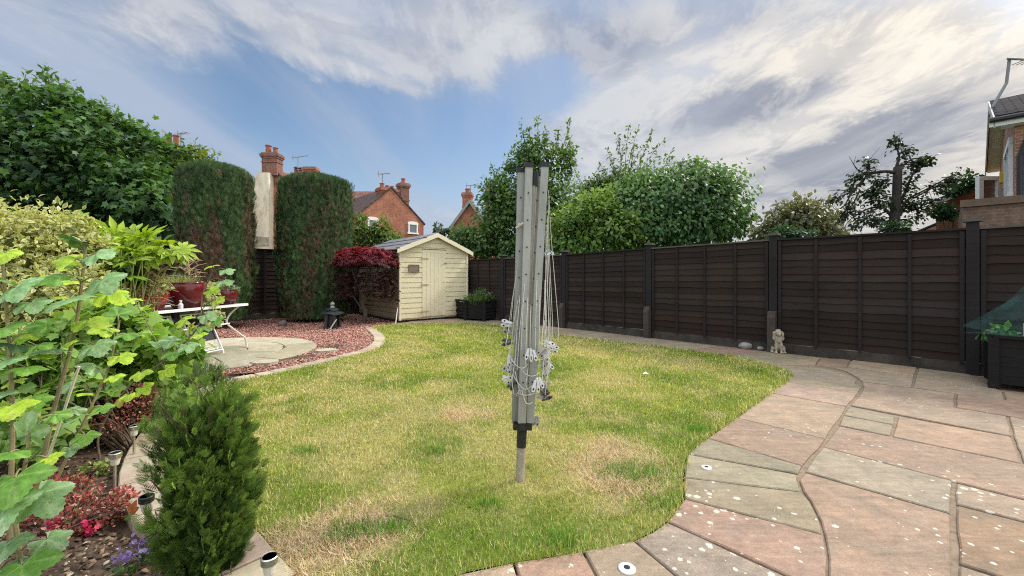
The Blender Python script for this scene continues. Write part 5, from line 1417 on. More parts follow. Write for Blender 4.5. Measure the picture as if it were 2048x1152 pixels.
# flat-roofed brown garage just over the fence
CG0 = P(1925, 500, 9.6); CG0.z = 0
gar = thing('garage', 'flat-roofed brown brick garage showing over the fence at the right edge', 'garage', CG0)
gd = Vector((.69, -.72, 0)).normalized() * 1.0; gd = -U
zt = pz(408, 9.6)
gp = [CG0, CG0 + gd * 4.5, CG0 + gd * 4.5 + W * 4, CG0 + W * 4]
mb = MB(); mb.prism([(p.x, p.y) for p in gp], -.1, zt); mb.build('wall', M_brick_br, gar)
mb = MB(); mb.bar(CG0 - gd * .04 - W * .03 + ZUP * (zt + .0), CG0 + gd * 4.6 - W * .03 + ZUP * (zt + .0), .09, .16); mb.build('fascia', plain('brown_fascia', (.13, .085, .06), .8, .25, 6), gar)
mb = MB(); mb.prism([(p.x, p.y) for p in gp], zt + .005, zt + .05); mb.build('flat_roof', M_felt, gar)
# far roof
CH = Vector(((1884 - CX) / F * 34, 34, 0))
hH, qH = gable_house('distant bungalow with grey tiled roof seen low between the pollarded tree and the brick wing', CH, Y_, X_, 3, pz(468, 34), pz(446, 34), 1.9, M_brick_or, M_conc)
aerial(hH, P(1833, 450, 34), .7, Vector((.95, -.2, 0)).normalized(), .8, 4)
# ------------------------------------------------------------------ vegetation
M_leaf = leafmat('leaf', .42, .45, .4); M_leafg = leafmat('glossy_leaf', .30, .32, .5); M_conif = leafmat('conifer_foliage', .12, .6, .25); M_dry = leafmat('dry_foliage', .1, .8, .15)
M_bark = plain('tree_bark', (.085, .065, .05), .9, .4, 9, .6, fine=50, stretch=(1, 1, .3)); M_twig = plain('twig_bark', (.15, .11, .075), .9, .35, 20, .2); M_stemg = plain('green_stem', (.22, .26, .08), .6, .3, 15)
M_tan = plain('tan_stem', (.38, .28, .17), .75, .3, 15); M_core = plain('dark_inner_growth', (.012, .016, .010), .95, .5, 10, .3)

def blob(px, py, Y, rx, rz, ry=None):
    c = P(px, py, Y); k = Y / F
    return (np.array(c), np.array([rx * k, (ry if ry else (rx + rz) / 2) * k, rz * k]))

def crown_points(blobs, n, clump=.28, nclump=None, shell=(.55, 1.0), loose=.0):
    vol = np.array([np.cbrt(np.prod(r_)) ** 2.2 for _, r_ in blobs]); vol = vol / vol.sum()
    P_, O_, S_ = [], [], []
    for (c, r_), v in zip(blobs, vol):
        m = max(8, int(n * v)); nc = nclump or max(5, int(m / 28))
        d = rdir(nc); rr = rng.uniform(shell[0], shell[1], nc) ** .6 * np.where(rng.random(nc) < .3, rng.uniform(1.0, 1.0 + loose, nc), 1.)
        cen = c + d * r_ * rr[:, None]
        ci = rng.integers(0, nc, m)
        off = rng.normal(size=(m, 3)) * (clump * np.cbrt(np.prod(r_))) * np.array([1, 1, .7])
        p = cen[ci] + off
        o = nrm((p - c) / r_)
        P_.append(p); O_.append(o); S_.append(rng.normal(size=nc)[ci])
    return np.concatenate(P_), np.concatenate(O_), np.concatenate(S_)

def foliage(root, blobs, n, size, tmpl, ca, cb, mat=None, clump=.28, droop=.35, name='crown', shell=(.5, 1.0), c2=None, up=.6, rnd=.6, sz=.3, extra=None, inner=None, tone=.35):
    p, o, s = crown_points(blobs, n, clump, None, shell, .32 if name == 'crown' else .08)
    if name == 'crown':
        p2, o2, s2 = crown_points([(c_, r_ * .66) for c_, r_ in blobs], n // 4, .4, None, (.05, .8)); big = len(p2)
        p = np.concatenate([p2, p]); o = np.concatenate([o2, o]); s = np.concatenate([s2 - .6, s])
    else: big = 0
    m = len(p)
    if extra is not None:
        ep, eo = extra; p = np.concatenate([p, ep]); o = np.concatenate([o, eo]); s = np.concatenate([s, np.full(len(ep), .6)]); m = len(p)
    dr_ = nrm(o * .7 + rdir(m) * .7 + np.array([0, 0, -droop]))
    nr2 = nrm(o * .45 + np.array([0, 0, up]) + rdir(m) * rnd)
    t = np.clip(.45 + tone * o[:, 2] + .16 * s + rng.normal(0, .14, m), 0, 1)  # light from above painted in: leaves paler toward the top, darker inside
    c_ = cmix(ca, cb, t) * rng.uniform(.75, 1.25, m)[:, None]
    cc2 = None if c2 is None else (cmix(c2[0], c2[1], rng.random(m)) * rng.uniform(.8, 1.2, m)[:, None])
    sz_ = size * rng.uniform(1 - sz, 1 + sz, m); sz_[:big] *= 1.7
    return leaves(name, mat or M_leaf, root, p, dr_, nr2, sz_, c_ if cc2 is None else c_, c_ * 1.12 if cc2 is None else cc2, tmpl)

def sprigs(items, per=26, spread=.06, jitter=.0):
    """leafy shoots: list of (base, tip, n). Returns leaf points + outward directions, and tubes"""
    P_, O_ = [], []; tubes = []
    for b, t, n in items:
        b = np.array(b); t = np.array(t); L = np.linalg.norm(t - b)
        side = nrm(np.cross(t - b, rdir(1)[0])); bend = side * L * rng.uniform(-.12, .12)
        f = rng.random(n) ** .8
        q = b + (t - b) * f[:, None] + bend * (4 * f * (1 - f))[:, None]
        o = rdir(n) + (t - b) / L * .7 + np.array([0, 0, .15])
        P_.append(q + nrm(o) * (spread * rng.random(n) * (1.15 - .5 * f))[:, None]); O_.append(nrm(o))
        tubes.append([Vector(b + (t - b) * k + bend * 4 * k * (1 - k)) for k in (0, .33, .66, 1)])
    return (np.concatenate(P_), np.concatenate(O_)), tubes

def trunk(root, pts, radii, limbs, mat=None, name='trunk', sides=9):
    mb = MB(); mb.tube(catmull(pts, 4), list(np.interp(np.linspace(0, len(pts) - 1, (len(pts) - 1) * 4 + 1), range(len(pts)), radii)), sides)
    for l, r0, r1 in limbs:
        cv = catmull(l, 4); mb.tube(cv, list(np.linspace(r0, r1, len(cv))), 6)
    return mb.build(name, mat or M_bark, root, smooth=True)

def tree(name, label, base, blobs, n, size, tmpl, ca, cb, sp=[], trunk_r=.16, mat=None, group=None, top=None, droop=.35, clump=.28, spread=.1, cat='tree', bark=None, shell=(.5, 1.), tone=.35, sprn=30):
    base = Vector(base); r_ = thing(name, label, cat, base, group)
    cen = [Vector(c) for c, _ in blobs]; mid = sum(cen, Vector((0, 0, 0))) / len(cen)
    tp_ = top or mid
    fork = base.lerp(tp_, .55)
    limbs = [([fork + (tp_ - fork) * random.uniform(-.2, .5), (fork + c) / 2 + Vector((random.uniform(-.1, .1), random.uniform(-.1, .1), .1)), c], trunk_r * .45, trunk_r * .08) for c in cen]
    ex = None
    if sp:
        ex, tubes = sprigs([(P(*b), P(*t), sprn) for b, t in sp], spread=spread)
        limbs += [(t, .016, .006) for t in tubes]
    trunk(r_, [base - ZUP * .1, base.lerp(fork, .5) + Vector((random.uniform(-.06, .06), 0, 0)), fork, tp_], [trunk_r * 1.15, trunk_r, trunk_r * .8, trunk_r * .35], limbs, bark)
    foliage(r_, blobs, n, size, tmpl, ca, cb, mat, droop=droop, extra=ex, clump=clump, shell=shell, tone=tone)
    return r_
def gnd(px, Y): return Vector(((px - CX) / F * Y, Y, -.05))

# --- trees beyond the fences
random.seed(21)
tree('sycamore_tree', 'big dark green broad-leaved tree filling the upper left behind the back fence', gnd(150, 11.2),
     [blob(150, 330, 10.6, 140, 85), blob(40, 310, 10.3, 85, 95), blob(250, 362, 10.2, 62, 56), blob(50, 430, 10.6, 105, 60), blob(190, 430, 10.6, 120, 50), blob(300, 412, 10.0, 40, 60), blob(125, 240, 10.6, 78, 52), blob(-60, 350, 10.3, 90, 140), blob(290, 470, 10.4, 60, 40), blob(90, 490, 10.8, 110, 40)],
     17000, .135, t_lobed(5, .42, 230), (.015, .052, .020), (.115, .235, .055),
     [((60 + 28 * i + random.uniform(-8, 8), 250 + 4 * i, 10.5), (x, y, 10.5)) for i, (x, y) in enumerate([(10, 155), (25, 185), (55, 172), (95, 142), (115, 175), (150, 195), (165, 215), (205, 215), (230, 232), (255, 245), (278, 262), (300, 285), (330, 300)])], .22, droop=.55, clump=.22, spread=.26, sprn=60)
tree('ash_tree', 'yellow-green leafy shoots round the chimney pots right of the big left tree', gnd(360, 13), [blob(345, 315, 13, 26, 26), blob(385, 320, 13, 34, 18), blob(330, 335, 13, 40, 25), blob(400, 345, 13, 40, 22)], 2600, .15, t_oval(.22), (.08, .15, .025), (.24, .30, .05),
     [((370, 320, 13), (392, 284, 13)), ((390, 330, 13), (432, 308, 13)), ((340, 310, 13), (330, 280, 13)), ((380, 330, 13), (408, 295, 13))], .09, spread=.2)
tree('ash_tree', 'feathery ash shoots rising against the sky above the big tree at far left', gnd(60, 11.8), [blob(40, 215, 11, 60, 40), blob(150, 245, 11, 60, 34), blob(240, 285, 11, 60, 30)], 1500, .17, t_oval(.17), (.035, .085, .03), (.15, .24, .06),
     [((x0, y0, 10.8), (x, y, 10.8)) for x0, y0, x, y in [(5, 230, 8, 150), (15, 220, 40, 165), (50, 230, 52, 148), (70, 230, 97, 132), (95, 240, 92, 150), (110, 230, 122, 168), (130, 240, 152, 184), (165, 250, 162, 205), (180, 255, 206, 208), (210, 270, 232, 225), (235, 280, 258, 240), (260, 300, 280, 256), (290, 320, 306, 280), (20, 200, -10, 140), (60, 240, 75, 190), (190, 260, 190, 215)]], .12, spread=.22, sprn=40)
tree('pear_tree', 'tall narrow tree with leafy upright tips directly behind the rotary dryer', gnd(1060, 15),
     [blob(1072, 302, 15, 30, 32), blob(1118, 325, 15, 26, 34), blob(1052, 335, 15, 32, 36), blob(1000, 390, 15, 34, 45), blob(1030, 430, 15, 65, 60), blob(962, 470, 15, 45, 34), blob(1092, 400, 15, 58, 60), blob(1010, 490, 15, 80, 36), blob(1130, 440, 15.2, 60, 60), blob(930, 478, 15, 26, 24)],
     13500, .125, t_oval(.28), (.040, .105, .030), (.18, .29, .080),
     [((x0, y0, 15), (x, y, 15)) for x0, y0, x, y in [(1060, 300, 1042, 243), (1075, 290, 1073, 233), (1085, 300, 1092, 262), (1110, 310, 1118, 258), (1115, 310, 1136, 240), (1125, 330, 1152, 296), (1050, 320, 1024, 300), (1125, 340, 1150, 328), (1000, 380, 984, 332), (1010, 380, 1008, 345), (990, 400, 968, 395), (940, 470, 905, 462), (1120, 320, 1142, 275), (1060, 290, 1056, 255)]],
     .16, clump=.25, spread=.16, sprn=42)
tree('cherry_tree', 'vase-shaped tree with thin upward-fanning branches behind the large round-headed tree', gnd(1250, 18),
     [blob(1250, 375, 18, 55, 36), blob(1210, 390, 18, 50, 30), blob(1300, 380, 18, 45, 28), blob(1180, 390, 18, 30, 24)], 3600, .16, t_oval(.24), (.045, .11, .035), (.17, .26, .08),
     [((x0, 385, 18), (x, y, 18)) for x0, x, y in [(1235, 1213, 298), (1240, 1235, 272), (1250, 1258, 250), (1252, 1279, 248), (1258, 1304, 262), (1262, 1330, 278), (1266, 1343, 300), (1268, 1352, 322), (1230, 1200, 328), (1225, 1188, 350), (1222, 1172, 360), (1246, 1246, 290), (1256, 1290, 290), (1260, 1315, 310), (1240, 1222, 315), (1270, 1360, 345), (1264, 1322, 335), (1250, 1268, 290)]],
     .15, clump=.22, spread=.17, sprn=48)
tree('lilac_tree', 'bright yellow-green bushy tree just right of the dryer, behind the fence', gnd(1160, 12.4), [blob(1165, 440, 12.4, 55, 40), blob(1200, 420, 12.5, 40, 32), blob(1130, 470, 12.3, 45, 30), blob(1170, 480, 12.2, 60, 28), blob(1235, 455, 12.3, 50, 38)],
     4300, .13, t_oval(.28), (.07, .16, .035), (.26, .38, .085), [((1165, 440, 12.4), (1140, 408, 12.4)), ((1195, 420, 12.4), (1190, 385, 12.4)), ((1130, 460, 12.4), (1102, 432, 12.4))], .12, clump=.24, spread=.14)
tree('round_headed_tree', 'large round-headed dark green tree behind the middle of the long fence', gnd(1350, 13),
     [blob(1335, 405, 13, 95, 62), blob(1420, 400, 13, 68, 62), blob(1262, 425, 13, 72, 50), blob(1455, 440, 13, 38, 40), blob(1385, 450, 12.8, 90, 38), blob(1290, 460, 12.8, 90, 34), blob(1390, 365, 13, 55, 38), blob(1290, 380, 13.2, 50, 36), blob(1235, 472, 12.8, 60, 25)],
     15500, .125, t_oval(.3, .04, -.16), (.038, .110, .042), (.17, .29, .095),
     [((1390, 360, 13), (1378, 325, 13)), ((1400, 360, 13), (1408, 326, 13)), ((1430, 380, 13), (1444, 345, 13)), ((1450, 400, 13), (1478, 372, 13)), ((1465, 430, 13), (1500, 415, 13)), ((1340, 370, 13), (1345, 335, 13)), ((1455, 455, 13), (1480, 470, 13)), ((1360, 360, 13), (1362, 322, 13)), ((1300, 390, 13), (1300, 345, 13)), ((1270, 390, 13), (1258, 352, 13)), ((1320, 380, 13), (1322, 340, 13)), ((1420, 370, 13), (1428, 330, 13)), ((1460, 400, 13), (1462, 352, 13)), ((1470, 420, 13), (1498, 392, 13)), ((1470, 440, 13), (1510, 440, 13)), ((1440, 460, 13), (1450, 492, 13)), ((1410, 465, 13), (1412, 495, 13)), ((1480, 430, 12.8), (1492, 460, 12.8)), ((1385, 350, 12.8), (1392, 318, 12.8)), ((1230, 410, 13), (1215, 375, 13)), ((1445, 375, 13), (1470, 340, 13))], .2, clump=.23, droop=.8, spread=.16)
tree('distant_tree', 'distant olive-green tree left of the dark pollarded tree', gnd(1600, 27), [blob(1600, 435, 27, 52, 38), blob(1565, 455, 27, 45, 28), blob(1645, 455, 27, 40, 28), blob(1610, 465, 27, 70, 22), blob(1530, 470, 27, 30, 16)], 3200, .26, t_oval(.26), (.075, .095, .045), (.20, .20, .10),
     [((1600, 430, 27), (1590, 388, 27)), ((1610, 430, 27), (1622, 396, 27)), ((1640, 450, 27), (1672, 425, 27)), ((1570, 440, 27), (1552, 410, 27))], .2, clump=.24, spread=.3)
tree('evergreen_bush', 'dense dark green bush low behind the fence in front of the olive tree', gnd(1575, 20), [blob(1572, 468, 20, 26, 14), blob(1600, 473, 20, 24, 12)], 700, .18, t_oval(.26), (.015, .05, .025), (.05, .11, .05), [], .06, cat='bush')
tree('evergreen_bush', 'dark green bush at the foot of the pollarded tree, just above the fence', gnd(1790, 12), [blob(1792, 458, 12, 26, 12)], 420, .10, t_oval(.26), (.015, .05, .02), (.05, .10, .04), [], .05, cat='bush')
tree('garden_shrub', 'light green shrub behind the shed in front of the brick gable', gnd(745, 14.5), [blob(738, 470, 14.5, 30, 20), blob(785, 482, 14.5, 26, 14), blob(722, 448, 14.5, 9, 24), blob(760, 455, 14.5, 13, 22), blob(715, 478, 14.5, 20, 18)], 2500, .10, t_oval(.26), (.06, .12, .025), (.20, .27, .06), [], .05, clump=.3, cat='shrub')
tree('garden_shrub', 'small dark shrub above the shed ridge beneath the far sky', gnd(885, 22), [blob(882, 458, 22, 16, 9), blob(915, 468, 22, 20, 9)], 420, .15, t_oval(.26), (.03, .06, .03), (.09, .13, .06), [], .05, cat='shrub')
tree('climbing_plant', 'green climbing plant spilling over the verge of the low brick wing', gnd(1902, 14.2), [blob(1938, 365, 14.2, 26, 8), blob(1912, 380, 14.2, 20, 7), blob(1882, 420, 14.2, 16, 14), blob(1895, 430, 14.2, 16, 8)], 900, .12, t_oval(.28), (.02, .06, .025), (.07, .14, .05),
     [((1940, 365, 14.2), (1938, 340, 14.2)), ((1930, 365, 14.2), (1905, 352, 14.2))], .04, cat='climber', spread=.15)

# pollarded tree with bare twigs
pb2 = gnd(1790, 13); pr = thing('pollarded_tree', 'dark pollarded tree with a thick cut trunk and twiggy branches against the bright sky', 'tree', pb2)
Tp = lambda x, y: P(x, y, 13)
lim = [([Tp(1790, 345), Tp(1765, 343), Tp(1735, 352), Tp(1705, 385), Tp(1690, 410)], .055, .015), ([Tp(1795, 420), Tp(1812, 380), Tp(1830, 340), Tp(1845, 335)], .05, .012), ([Tp(1796, 430), Tp(1815, 400), Tp(1850, 380), Tp(1905, 350)], .05, .01),
       ([Tp(1788, 440), Tp(1765, 415), Tp(1730, 420), Tp(1700, 440)], .05, .012), ([Tp(1793, 335), Tp(1798, 310), Tp(1790, 290)], .05, .01), ([Tp(1795, 340), Tp(1825, 318), Tp(1855, 318)], .04, .008), ([Tp(1735, 352), Tp(1712, 335), Tp(1698, 312)], .02, .005), ([Tp(1720, 345), Tp(1708, 330), Tp(1712, 312)], .015, .004),
       ([Tp(1705, 385), Tp(1680, 380), Tp(1656, 382)], .02, .004), ([Tp(1700, 440), Tp(1690, 455), Tp(1700, 475)], .015, .004), ([Tp(1720, 425), Tp(1715, 450), Tp(1725, 470)], .014, .004), ([Tp(1745, 415), Tp(1735, 440), Tp(1705, 465)], .013, .004), ([Tp(1796, 425), Tp(1830, 420), Tp(1870, 405)], .03, .008), ([Tp(1740, 350), Tp(1730, 330), Tp(1720, 318)], .014, .004), ([Tp(1690, 410), Tp(1672, 420), Tp(1662, 405)], .014, .004)]
trunk(pr, [pb2, Tp(1788, 470), Tp(1793, 400), Tp(1796, 334)], [.18, .15, .12, .115], lim, plain('dark_bark', (.045, .036, .032), .95, .4, 8, .6))
spp = [((1790, 300), (1790, 282)), ((1796, 308), (1822, 300)), ((1800, 330), (1862, 316)), ((1820, 320), (1850, 325)), ((1735, 345), (1700, 380)), ((1765, 345), (1710, 350)), ((1740, 350), (1738, 320)), ((1700, 385), (1660, 405)), ((1700, 400), (1685, 440)), ((1720, 380), (1690, 430)), ((1760, 415), (1712, 425)), ((1770, 420), (1745, 395)), ((1765, 380), (1735, 385)), ((1815, 385), (1835, 340)), ((1830, 395), (1905, 355)), ((1850, 380), (1915, 348)), ((1810, 410), (1860, 400)), ((1800, 440), (1850, 425)), ((1790, 445), (1755, 440)), ((1740, 430), (1705, 450)), ((1780, 360), (1755, 365)), ((1800, 415), (1825, 410)), ((1750, 400), (1780, 410)), ((1820, 420), (1880, 405)), ((1730, 395), (1760, 375)), ((1770, 440), (1740, 445)), ((1805, 400), (1815, 370))]
(ep, eo), tb = sprigs([(Tp(*b), Tp(*t), 88) for b, t in spp], spread=.24)
m = len(ep)
mb = MB()
for t_ in tb: mb.tube(t_, [.028, .020, .014, .006], 5)
rt = random.Random(3)
for t_ in tb:
    for k in range(4):
        q_ = t_[rt.choice((1, 2, 3))]; mb.tube([q_, q_ + Vector((rt.uniform(-.4, .4), rt.uniform(-.3, .3), rt.uniform(-.45, .35)))], [.010, .003], 4)
mb.build('twigs', plain('dark_twig', (.05, .04, .034), .95, .3, 9), pr)
leaves('crown', M_leaf, pr, ep + rng.normal(size=(m, 3)) * .05, nrm(eo + np.array([0, 0, -.7])), nrm(rdir(m) * .6 + np.array([0, 0, .6]) + eo * .3), rng.uniform(.09, .15, m), cmix((.018, .035, .018), (.06, .09, .04), rng.random(m)), None, t_oval(.3))

# --- clipped conifer columns
def clipped_column(label, base, rad, z0, top, n, seed, lean=0., core_base=.35, brown=.5, ry=None):
    base = Vector(base); r_ = thing('clipped_conifer', label, 'conifer', base); ry = ry or rad
    def prof(z):
        t = np.clip((z - z0) / (top - z0), 0, 1)
        k = np.where(t > .935, np.sqrt(np.maximum(0, 1 - ((t - .935) / .067) ** 2.2)), 1)
        return (1.0 - .05 * t) * k * (.80 + .20 * sstep(0, .2, t))
    th = rng.uniform(0, 2 * math.pi, n); zz_ = z0 + (top - z0) * rng.random(n)
    nt2 = n // 5; zz_[:nt2] = top - .045 * (top - z0) * rng.random(nt2) ** 1.5 + .10 * (fbm(th[:nt2] * 4, rng.random(nt2) * 3, 2., seed) - .6)
    nz = fbm(th * 3, zz_ * 1.2, 1.2, seed); nz2 = fbm(th * 9, zz_ * 3, 1.0, seed + 5)
    rr = prof(zz_) * (.86 + .13 * nz + .17 * nz2) * np.where(rng.random(n) < .16, rng.uniform(1., 1.08, n), rng.uniform(.9, 1.0, n))
    k = np.arange(n) < nt2
    rr = np.where(k, rr * np.sqrt(rng.random(n)), rr)
    px_ = base.x + lean * (zz_ / top) + rad * rr * np.cos(th); py_ = base.y + ry * rr * np.sin(th)
    o = np.stack([np.cos(th), np.sin(th), np.where(k, 1.5, .15)], 1)
    dr2 = nrm(o * .30 + np.array([0, 0, 1.1]) + rdir(n) * .30)
    b_ = sstep(.46, .62, fbm(th * 2.2, zz_ * .55, 1.3, seed + 9)) * brown * (1 - .75 * sstep(.62, .85, (zz_ - z0) / (top - z0)))
    # bare streaks where the clipping cut into old wood
    gcol = cmix((.020, .050, .022), (.085, .145, .052), np.clip(nz2 + rng.normal(0, .22, n), 0, 1))
    bcol = cmix((.08, .05, .034), (.24, .155, .105), rng.random(n))
    isb = rng.random(n) < b_
    c_ = np.where(isb[:, None], bcol, gcol) * rng.uniform(.7, 1.3, n)[:, None]
    tipc = np.where(isb[:, None], c_, c_ * 1.5)
    leaves('foliage', M_conif, r_, np.stack([px_, py_, zz_], 1), dr2, nrm(o + rdir(n) * .7), rng.uniform(.08, .19, n), c_, tipc, t_spray(3, .026))
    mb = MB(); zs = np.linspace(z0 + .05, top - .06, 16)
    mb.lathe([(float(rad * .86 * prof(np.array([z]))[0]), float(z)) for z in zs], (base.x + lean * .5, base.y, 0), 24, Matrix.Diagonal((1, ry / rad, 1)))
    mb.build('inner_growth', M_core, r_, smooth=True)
    mb = MB()
    for i in range(4):
        a = i * 1.7; mb.tube([base + Vector((.12 * math.cos(a), .12 * math.sin(a), -.05)), base + Vector((.3 * math.cos(a), .3 * math.sin(a), z0 + .5))], .05, 7)
    mb.build('trunk', M_bark, r_)
    return r_
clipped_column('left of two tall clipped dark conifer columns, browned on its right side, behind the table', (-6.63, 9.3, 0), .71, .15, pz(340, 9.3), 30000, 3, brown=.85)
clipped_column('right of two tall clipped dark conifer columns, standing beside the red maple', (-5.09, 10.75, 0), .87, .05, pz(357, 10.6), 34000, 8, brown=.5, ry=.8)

# --- red weeping maple
mp0 = Vector((-3.62, 10.1, 0)); mr = thing('japanese_maple', 'dark red weeping maple beside the left wall of the cream shed', 'maple', mp0)
Mq = lambda x, y, Y=10.1: P(x, y, Y)
lim = [([Mq(728, 610), Mq(735, 575), Mq(755, 540), Mq(775, 515)], .035, .01), ([Mq(728, 600), Mq(715, 570), Mq(700, 530), Mq(690, 510)], .03, .01), ([Mq(732, 590), Mq(740, 540), Mq(735, 505)], .03, .01), ([Mq(725, 620), Mq(708, 595), Mq(695, 580)], .022, .008), ([Mq(740, 565), Mq(770, 560), Mq(785, 580)], .018, .006)]
trunk(mr, [mp0 - ZUP * .05, Mq(731, 625), Mq(724, 602), Mq(735, 575)], [.06, .05, .045, .035], lim, M_bark)
n = 4600; d = rdir(n); d[:, 2] = .34 + .5 * np.abs(d[:, 2]); d = nrm(d); d[:, 2] = np.clip(d[:, 2] * 1.5, 0, .98)
ctr = np.array(P(733, 548, 10.1)); rad3 = np.array([.82, .7, .60])
p = ctr + d * rad3 * (rng.uniform(.80, 1.02, n)[:, None]); up_ = rng.random(n) < .74
p[~up_, 2] = ctr[2] - rng.random((~up_).sum()) * .62 + .1
kk = ~up_; ang = rng.uniform(0, 6.28, kk.sum()); cl = np.round(ang * 2.6) / 2.6 + rng.normal(0, .06, kk.sum())
p[kk, 0] = ctr[0] + rad3[0] * np.cos(cl) * rng.uniform(.55, 1., kk.sum()); p[kk, 1] = ctr[1] + rad3[1] * np.sin(cl) * rng.uniform(.55, 1., kk.sum())
keepm = rng.random(n) < np.where(kk, .60, 1); p, d = p[keepm], d[keepm]; n = len(p)
p[:, 2] += .10 * (fbm(p[:, 0] * 3, p[:, 1] * 3, 1.5, 7) - .5); ang2 = np.arctan2(p[:, 1] - ctr[1], p[:, 0] - ctr[0]); sc2 = .72 + .5 * fbm(np.cos(ang2) * 2 + 4, np.sin(ang2) * 2 + 4, 1.6, 3) + rng.normal(0, .06, n); p[:, 0] = ctr[0] + (p[:, 0] - ctr[0]) * sc2; p[:, 1] = ctr[1] + (p[:, 1] - ctr[1]) * sc2; p[:, 2] -= .16 * np.clip(np.hypot(p[:, 0] - ctr[0], p[:, 1] - ctr[1]) / .8, 0, 1.2) ** 2 - .04
tz = np.clip((p[:, 2] - (ctr[2] + .16)) / .34, 0, 1)  # light put into the leaf colour: lit red on top, shaded dark below
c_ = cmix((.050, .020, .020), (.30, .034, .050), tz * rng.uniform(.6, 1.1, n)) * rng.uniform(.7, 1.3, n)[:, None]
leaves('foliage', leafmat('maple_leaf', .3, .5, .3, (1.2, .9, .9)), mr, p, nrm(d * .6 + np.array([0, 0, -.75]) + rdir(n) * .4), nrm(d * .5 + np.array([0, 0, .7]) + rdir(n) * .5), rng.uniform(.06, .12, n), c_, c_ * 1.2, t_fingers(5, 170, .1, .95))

# --- planter plants
def grassy(root, c, n, L, spread, ca, cb, w_=.006, rad=.1, name='foliage', up=.9, mat=None):
    a = rng.uniform(0, 6.28, n); r_ = rad * np.sqrt(rng.random(n))
    p = np.stack([c[0] + r_ * np.cos(a), c[1] + r_ * np.sin(a), np.full(n, c[2])], 1)
    d = nrm(np.stack([np.cos(a) * spread, np.sin(a) * spread, np.full(n, up)], 1) + rdir(n) * .35)
    L_ = L * rng.uniform(.5, 1.1, n)
    nr2 = nrm(np.stack([-np.cos(a), -np.sin(a), np.full(n, 1.)], 1) + rdir(n) * .2)
    c_ = cmix(ca, cb, rng.random(n)) * rng.uniform(.8, 1.2, n)[:, None]
    return leaves(name, mat or M_leaf, root, p, d, nr2, L_, c_, c_ * 1.15, t_blade(), wid=w_)
pc1 = (pb + pc_) / 2 + Vector((.05, .16, HP - .06))
r_ = thing('grassy_plant', 'clump of arching grassy leaves growing in the corner planter', 'plant', pc1); grassy(r_, pc1 + Vector((.0, .0, 0)), 420, .34, .8, (.05, .12, .03), (.17, .26, .07), .010, .2)
q_ = pb + Vector((.02, .12, HP - .06)); r_ = thing('low_plant', 'low light green leafy plant at the left end of the corner planter', 'plant', q_)
foliage(r_, [(np.array(q_ + Vector((0, 0, .07))), np.array([.2, .12, .09]))], 420, .05, t_oval(.3), (.06, .14, .03), (.20, .32, .06), name='foliage')
q_ = pc_ + Vector((-.02, .25, HP - .06)); r_ = thing('dark_leafy_plant', 'taller dark green plant with pale flowers at the back of the corner planter', 'plant', q_)
foliage(r_, [(np.array(q_ + Vector((-.1, .05, .2))), np.array([.22, .15, .2])), (np.array(q_ + Vector((.15, .0, .12))), np.array([.15, .12, .12]))], 700, .06, t_oval(.2), (.03, .08, .03), (.12, .2, .07), name='foliage')
m = 26; pp = np.array(q_) + np.array([-.05, -.05, .28]) + rng.normal(size=(m, 3)) * np.array([.2, .08, .06]); leaves('blossom', M_leaf, r_, pp, rdir(m), rdir(m), .03, (.7, .68, .62), None, t_oval(.4))
q_ = q0 - U * .6 + W * .3 + ZUP * (HP2 - .07); r_ = thing('salad_plant', 'green leafy vegetable plants growing in the trough under the net', 'plant', q_)
ln = [(np.array(q0 - U * s + W * .3 + ZUP * (HP2 + .0)), np.array([.15, .15, .09])) for s in (.15, .4, .65, .95)]
foliage(r_, ln, 900, .075, t_oval(.32), (.05, .15, .04), (.14, .32, .08), name='foliage')

# --- potted plants on the table
def potted(name, label, c, r0, h, mat):
    r_ = thing(name, label, 'potted plant', c); pot(r_, c, r0, h, mat); return r_
r_ = potted('potted_plant', 'dark red glazed pot with fine grey-green leaves at the right end of the table', pot_r, .175, .24, M_pot)
foliage(r_, [(np.array(pot_r + ZUP * .25), np.array([.17, .15, .08]))], 620, .035, t_oval(.28), (.08, .14, .06), (.30, .38, .22), name='foliage', droop=-.1)
r_ = potted('potted_plant', 'largest dark red glazed pot holding a bare twiggy tree and trailing cream leaves', pot_m, .235, .36, M_pot)
grassy(r_, pot_m + Vector((-.05, -.02, .32)), 240, .18, 1.0, (.22, .28, .08), (.5, .52, .25), .008, .17, 'spiky_leaves')
tw = []
mb = MB(); t0 = pot_m + Vector((.02, .03, .30)); mb.tube([t0, t0 + Vector((-.01, 0, .22)), t0 + Vector((-.02, .0, .46))], [.012, .010, .005], 6)
random.seed(31)
for k in range(26):
    f = random.uniform(.15, 1); b_ = t0 + Vector((-.02 * f, 0, .46 * f)); a = random.uniform(0, 6.28); L = random.uniform(.1, .28) * (1.2 - .5 * f)
    e = b_ + Vector((math.cos(a) * L, math.sin(a) * L, L * random.uniform(.0, .5))); mid = b_.lerp(e, .5) + Vector((0, 0, .03)); mb.tube([b_, mid, e], [.005, .004, .002], 4)
    for j in range(2):
        e2 = mid + Vector((random.uniform(-.08, .08), random.uniform(-.08, .08), random.uniform(-.02, .09))); mb.tube([mid, e2], [.003, .0015], 4)
mb.build('bare_tree', M_tan, r_)
tr0 = pot_m + ex_n * -.22 + ey * -.16
bl = [(np.array(tr0 + ZUP * z_ + Vector((.02 * i, -.02 * i, 0))), np.array([.11, .10, .10])) for i, z_ in enumerate((.24, .1, -.05, -.16))]
foliage(r_, bl, 900, .04, t_oval(.34), (.35, .42, .14), (.35, .42, .14), c2=((.62, .60, .36), (.75, .72, .5)), name='trailing_leaves', clump=.35)
r_ = potted('potted_plant', 'bright red glazed pot at the left end of the table, half behind leaves', pot_l, .2, .27, M_potr)
